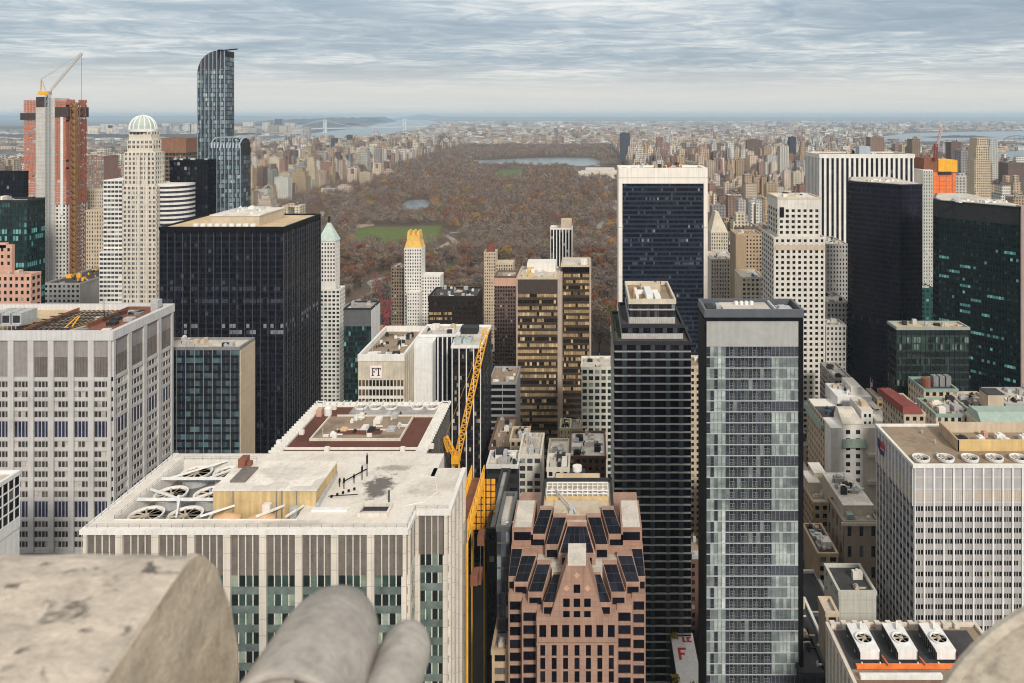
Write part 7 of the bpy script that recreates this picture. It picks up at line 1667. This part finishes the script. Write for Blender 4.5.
while D < 5880:
    s = 16.5 + (D - 800) * .0018; x = -838 - .028 * (D - 800)
    while x < 145:
        xx, yy = x + random.uniform(-.42, .42) * s, D + random.uniform(-.42, .42) * s; px, py = proj(xx, yy, 12)
        if 255 < px < 640 and not hole(xx, yy):
            k = nz(xx, yy); w = list(TW)
            if k > .35: w = [6, 8, 14, 22, 18, 12, 3, 1.0, 2]
            elif k < -.4: w = [44, 34, 20, 4, 2, 1, .6, .3, 2]
            tn = random.choices(TONES, w)[0]; trees.append((xx, yy, tn, random.uniform(.65, 1.5) * (1 + (s - 9.2) * .075)))
        x += s
    D += s
vis = [i for i, t_ in enumerate(trees[:9000]) if not covered(*proj(t_[0], t_[1], 11 * t_[3]), t_[1]) and 320 < proj(t_[0], t_[1], 0)[0] < 619]
one = set(vis[:300])
for i in vis[:300]:
    x, y, tn, s = trees[i]; var = random.randrange(3); key = (tn, var)
    t = thing('park_tree', f'{tn[1]} autumn tree in the nearest part of the park', 'tree', (x, y, .2), f'{tn[1]} trees in the nearest part of the park')
    t.scale = (s, s, s * random.uniform(.9, 1.1)); t.rotation_euler.z = random.uniform(0, 6.28)
    if key not in PROTO:
        cr, tk = tree_meshes(tn[0], hash(tn[0]) % 97 + var * 31); a = cr.build('crown', FOL); c = tk.build('trunk', BARK); a.parent = t; c.parent = t; PROTO[key] = (a, c)
    else:
        for p in PROTO[key]: q = p.copy(); COL.objects.link(q); q.parent = t
def forest():
    V, A = [], []
    T = [(x, y, tn[0], s) for i, (x, y, tn, s) in enumerate(trees) if i not in one]
    T = np.array(T); n = len(T)
    for lo, hi, k, sz in ((0, 1500, 230, .5), (1500, 2600, 120, .74), (2600, 9999, 48, 1.1)):
        S = T[(T[:, 1] >= lo) & (T[:, 1] < hi)]; m = len(S)
        if not m: continue
        d = rng.normal(size=(m, k, 3)); d[..., 2] = np.abs(d[..., 2]) * .9 - .25; d /= np.linalg.norm(d, axis=2, keepdims=True); rad = rng.uniform(.55, 1.08, (m, k, 1))
        lob = 1 + .22 * np.sin(3 * np.arctan2(d[..., 1], d[..., 0]) + rng.uniform(0, 6.28, (m, 1)))[..., None]
        p = d * rad * lob * np.array([5.2, 5.2, 5.6]) + np.array([0, 0, 7.4]); p = p * S[:, None, 3:4] + np.stack([S[:, 0], S[:, 1], np.zeros(m)], 1)[:, None, :]
        nn_ = d + rng.normal(size=(m, k, 3)) * .28; u = np.cross(nn_, rng.normal(size=(m, k, 3))); u /= np.linalg.norm(u, axis=2, keepdims=True); w = np.cross(u, nn_); w /= np.linalg.norm(w, axis=2, keepdims=True) + 1e-9
        u = u * sz * S[:, None, 3:4]; w = w * sz * rng.uniform(.4, .8, (m, k, 1)) * S[:, None, 3:4]
        V.append(np.stack([p - u, p + w, p + u, p - w], 2).reshape(-1, 3)); A.append(np.clip(S[:, 2:3] + rng.normal(size=(m, k)) * .02, 0, 1).ravel())
    V = np.concatenate(V).astype(np.float32); A = np.concatenate(A).astype(np.float32); nf = len(A)
    me = bpy.data.meshes.new('woodland'); me.vertices.add(len(V)); me.vertices.foreach_set('co', V.ravel()); me.loops.add(len(V)); me.loops.foreach_set('vertex_index', np.arange(len(V), dtype=np.int32))
    me.polygons.add(nf); me.polygons.foreach_set('loop_start', np.arange(0, len(V), 4, dtype=np.int32)); me.materials.append(FOL)
    at = me.attributes.new('v', 'FLOAT', 'FACE'); at.data.foreach_set('value', A); me.update(calc_edges=True)
    o = bpy.data.objects.new('woodland', me); COL.objects.link(o); o['kind'] = 'stuff'; tag(o, 'bare brown and russet autumn woodland filling the park', 'woodland'); print('trees', n, 'faces', nf)
forest()
# ------------------------------------------------------------------ the parapet of the tower the picture is taken from
def stone_mat(name, col, dark, sc1, pits, rough=.9, bump=.6):
    m, t, b = newmat(name); g = t.nodes.new('ShaderNodeNewGeometry')
    mp_ = t.nodes.new('ShaderNodeMapping'); L(t, g.outputs['Position'], mp_.inputs[0]); mp_.inputs['Scale'].default_value = (1.0, 1.5, 1.5)
    a = noise(t, mp_.outputs[0], sc1, 8, .65, .4); f = noise(t, mp_.outputs[0], sc1 * 9, 6, .7); pt = noise(t, mp_.outputs[0], sc1 * 2.3, 5, .6, .3)
    c = mixc(t, ramp(t, a, [(.38, (0, 0, 0)), (.66, (1, 1, 1))]), col, tuple(q * .66 for q in col)); c = mixc(t, 1.0, c, ramp(t, f, [(.25, (.74, .74, .74)), (.75, (1.2, 1.2, 1.2))]), 'MULTIPLY')
    c = mixc(t, ramp(t, pt, [(.57, (0, 0, 0)), (.66, (pits, pits, pits))]), c, dark); L(t, c, b.inputs['Base Color']); b.inputs['Roughness'].default_value = rough; b.inputs['Specular IOR Level'].default_value = .3
    bn = t.nodes.new('ShaderNodeBump'); bn.inputs['Strength'].default_value = bump; bn.inputs['Distance'].default_value = .012; L(t, math_(t, 'ADD', f, math_(t, 'MULTIPLY', pt, -1.2)), bn.inputs['Height']); L(t, bn.outputs[0], b.inputs['Normal'])
    return m
LIME = stone_mat('weathered limestone', (.60, .53, .45), (.10, .09, .08), 6.0, .9); CLEAN_LIT = stone_mat('cut limestone end painted lit', (.64, .55, .43), (.30, .25, .20), 7.0, .5); CAST = stone_mat('cast grey fin', (.44, .41, .375), (.20, .19, .18), 3.0, .5, .55, .2); DRUM = stone_mat('mottled cast face', (.50, .455, .38), (.20, .185, .16), 4.0, .7, .7, .3)  # block end: fewer pits, and sunlight painted in as a lighter colour
t = thing('parapet_tower', 'stone tower under the viewpoint, below the carved parapet pieces', 'tower', (0, -5, 0)); MB().box(-14, 14, -12, 1.95, 0, H - 1.75).build('wall', LIME, t); MB().box(-14.2, 14.2, 1.3, 1.9, H - 1.74, H - 1.62).build('coping', LIME, t)
pf = [(.6, 1.62), (.6, 1.10), (1.1, 1.075), (1.403, 1.054), (1.55, 1.022), (1.64, 1.0), (1.70, .999), (1.735, 1.01), (1.775, 1.036), (1.825, 1.093), (1.866, 1.17), (1.90, 1.235), (1.92, 1.29), (1.935, 1.36), (1.944, 1.46), (1.948, 1.62)]
m = MB(); n = len(pf); nx = 26; vs = []
for i in range(nx + 1):
    x = -.9 - 5.2 * (i / nx) ** 2
    for (d, h) in pf: vs.append((x + (0 if i else random.uniform(-.004, .004)), d + random.uniform(-.003, .003), H - h + random.uniform(-.004, .004)))
fs = [(i * n + j, i * n + j + 1, (i + 1) * n + j + 1, (i + 1) * n + j) for i in range(nx) for j in range(n - 1)] + [tuple(range(n - 1, -1, -1)), tuple(nx * n + j for j in range(n))]
m.idx(vs, fs); m.m[-2] = 1; o = m.build('parapet_block', [LIME, CLEAN_LIT], base=(-3, 1.3, H - 1.62)); tag(o, 'big pitted limestone parapet block with a rounded edge, bottom left corner', 'parapet')
md = o.modifiers.new('edge', 'BEVEL'); md.width = .035; md.segments = 4; md.limit_method = 'ANGLE'; md.angle_limit = R(50)
def fin_(label, x, r0, r1, d0, d1, drop, hollow):
    """round-nosed cast fin lying along the parapet; its near mouth is open"""
    m = MB(); zc = H - drop - r1; ns = 28; prof = []
    for k in range(8): q = k / 7; prof.append((d0 + (d1 - r1 * 1.5 - d0) * q, r0 + (r1 - r0) * q))
    for k in range(1, 12): a = k / 11 * math.pi / 2; prof.append((d1 - r1 * 1.5 + math.sin(a) * r1 * 1.5, max(1e-3, math.cos(a) * r1)))
    if hollow: prof = [(d0 + .16, r0 * .3), (d0 + .12, r0 * .78), (d0 + .004, r0 * .84), (d0 - .006, r0 * .92), (d0 - .002, r0 * .985)] + prof
    vs = [(x + math.cos(2 * math.pi * i / ns) * r, d, zc + math.sin(2 * math.pi * i / ns) * r * (1.0)) for (d, r) in prof for i in range(ns)]
    m.idx(vs, [(k * ns + i, k * ns + (i + 1) % ns, (k + 1) * ns + (i + 1) % ns, (k + 1) * ns + i) for k in range(len(prof) - 1) for i in range(ns)]); o = m.build('parapet_fin', CAST, smooth=True, base=(x, (d0 + d1) / 2, H - 1.62)); return tag(o, label, 'parapet fin', 'cast round-nosed fins on the parapet')
fin_('large grey round-nosed cast fin with an open mouth beside the limestone block', -.640, .138, .124, 1.578, 2.0, 1.172, True)
fin_('small grey round-nosed cast fin to the right of the larger one', -.462, .070, .064, 1.0, 1.97, 1.276, False)
MB().box(-.72, -.38, 1.45, 1.9, H - 1.75, H - 1.40).build('x', CAST) if False else None
m = MB(); cx, cz, r = 1.275, H - 1.633, .492; ns = 72; prof = [(1.842, .001), (1.840, r * .5), (1.836, r * .9), (1.826, r * .945), (1.818, r * .955), (1.818, r * .985), (1.824, r), (1.838, r), (1.846, r * .985), (1.85, .001)]
vs = [(cx + math.cos(2 * math.pi * i / ns) * q, d, cz + math.sin(2 * math.pi * i / ns) * q) for (d, q) in prof for i in range(ns)]
m.idx(vs, [(k * ns + i, k * ns + (i + 1) % ns, (k + 1) * ns + (i + 1) % ns, (k + 1) * ns + i) for k in range(len(prof) - 1) for i in range(ns)]); o = m.build('parapet_disc', DRUM, smooth=True, base=(cx, 1.86, H - 1.75)); tag(o, 'large round cast disc with a raised rim, cut off by the bottom right corner', 'parapet disc')
md = o.modifiers.new('edge', 'EDGE_SPLIT'); md.split_angle = R(40)
# ------------------------------------------------------------------ the air
m = bpy.data.materials.new('haze air'); m.use_nodes = True; t = m.node_tree; t.nodes.clear(); ou = t.nodes.new('ShaderNodeOutputMaterial'); pv = t.nodes.new('ShaderNodeVolumePrincipled')
pv.inputs['Color'].default_value = (.62, .80, .95, 1); pv.inputs['Density'].default_value = HAZE; L(t, pv.outputs[0], ou.inputs['Volume'])
mb = MB(); mb.box(-GR - 60, GR + 60, -960, GR + 60, -1.2, 328); tag(mb.build('haze', m), kind='stuff')
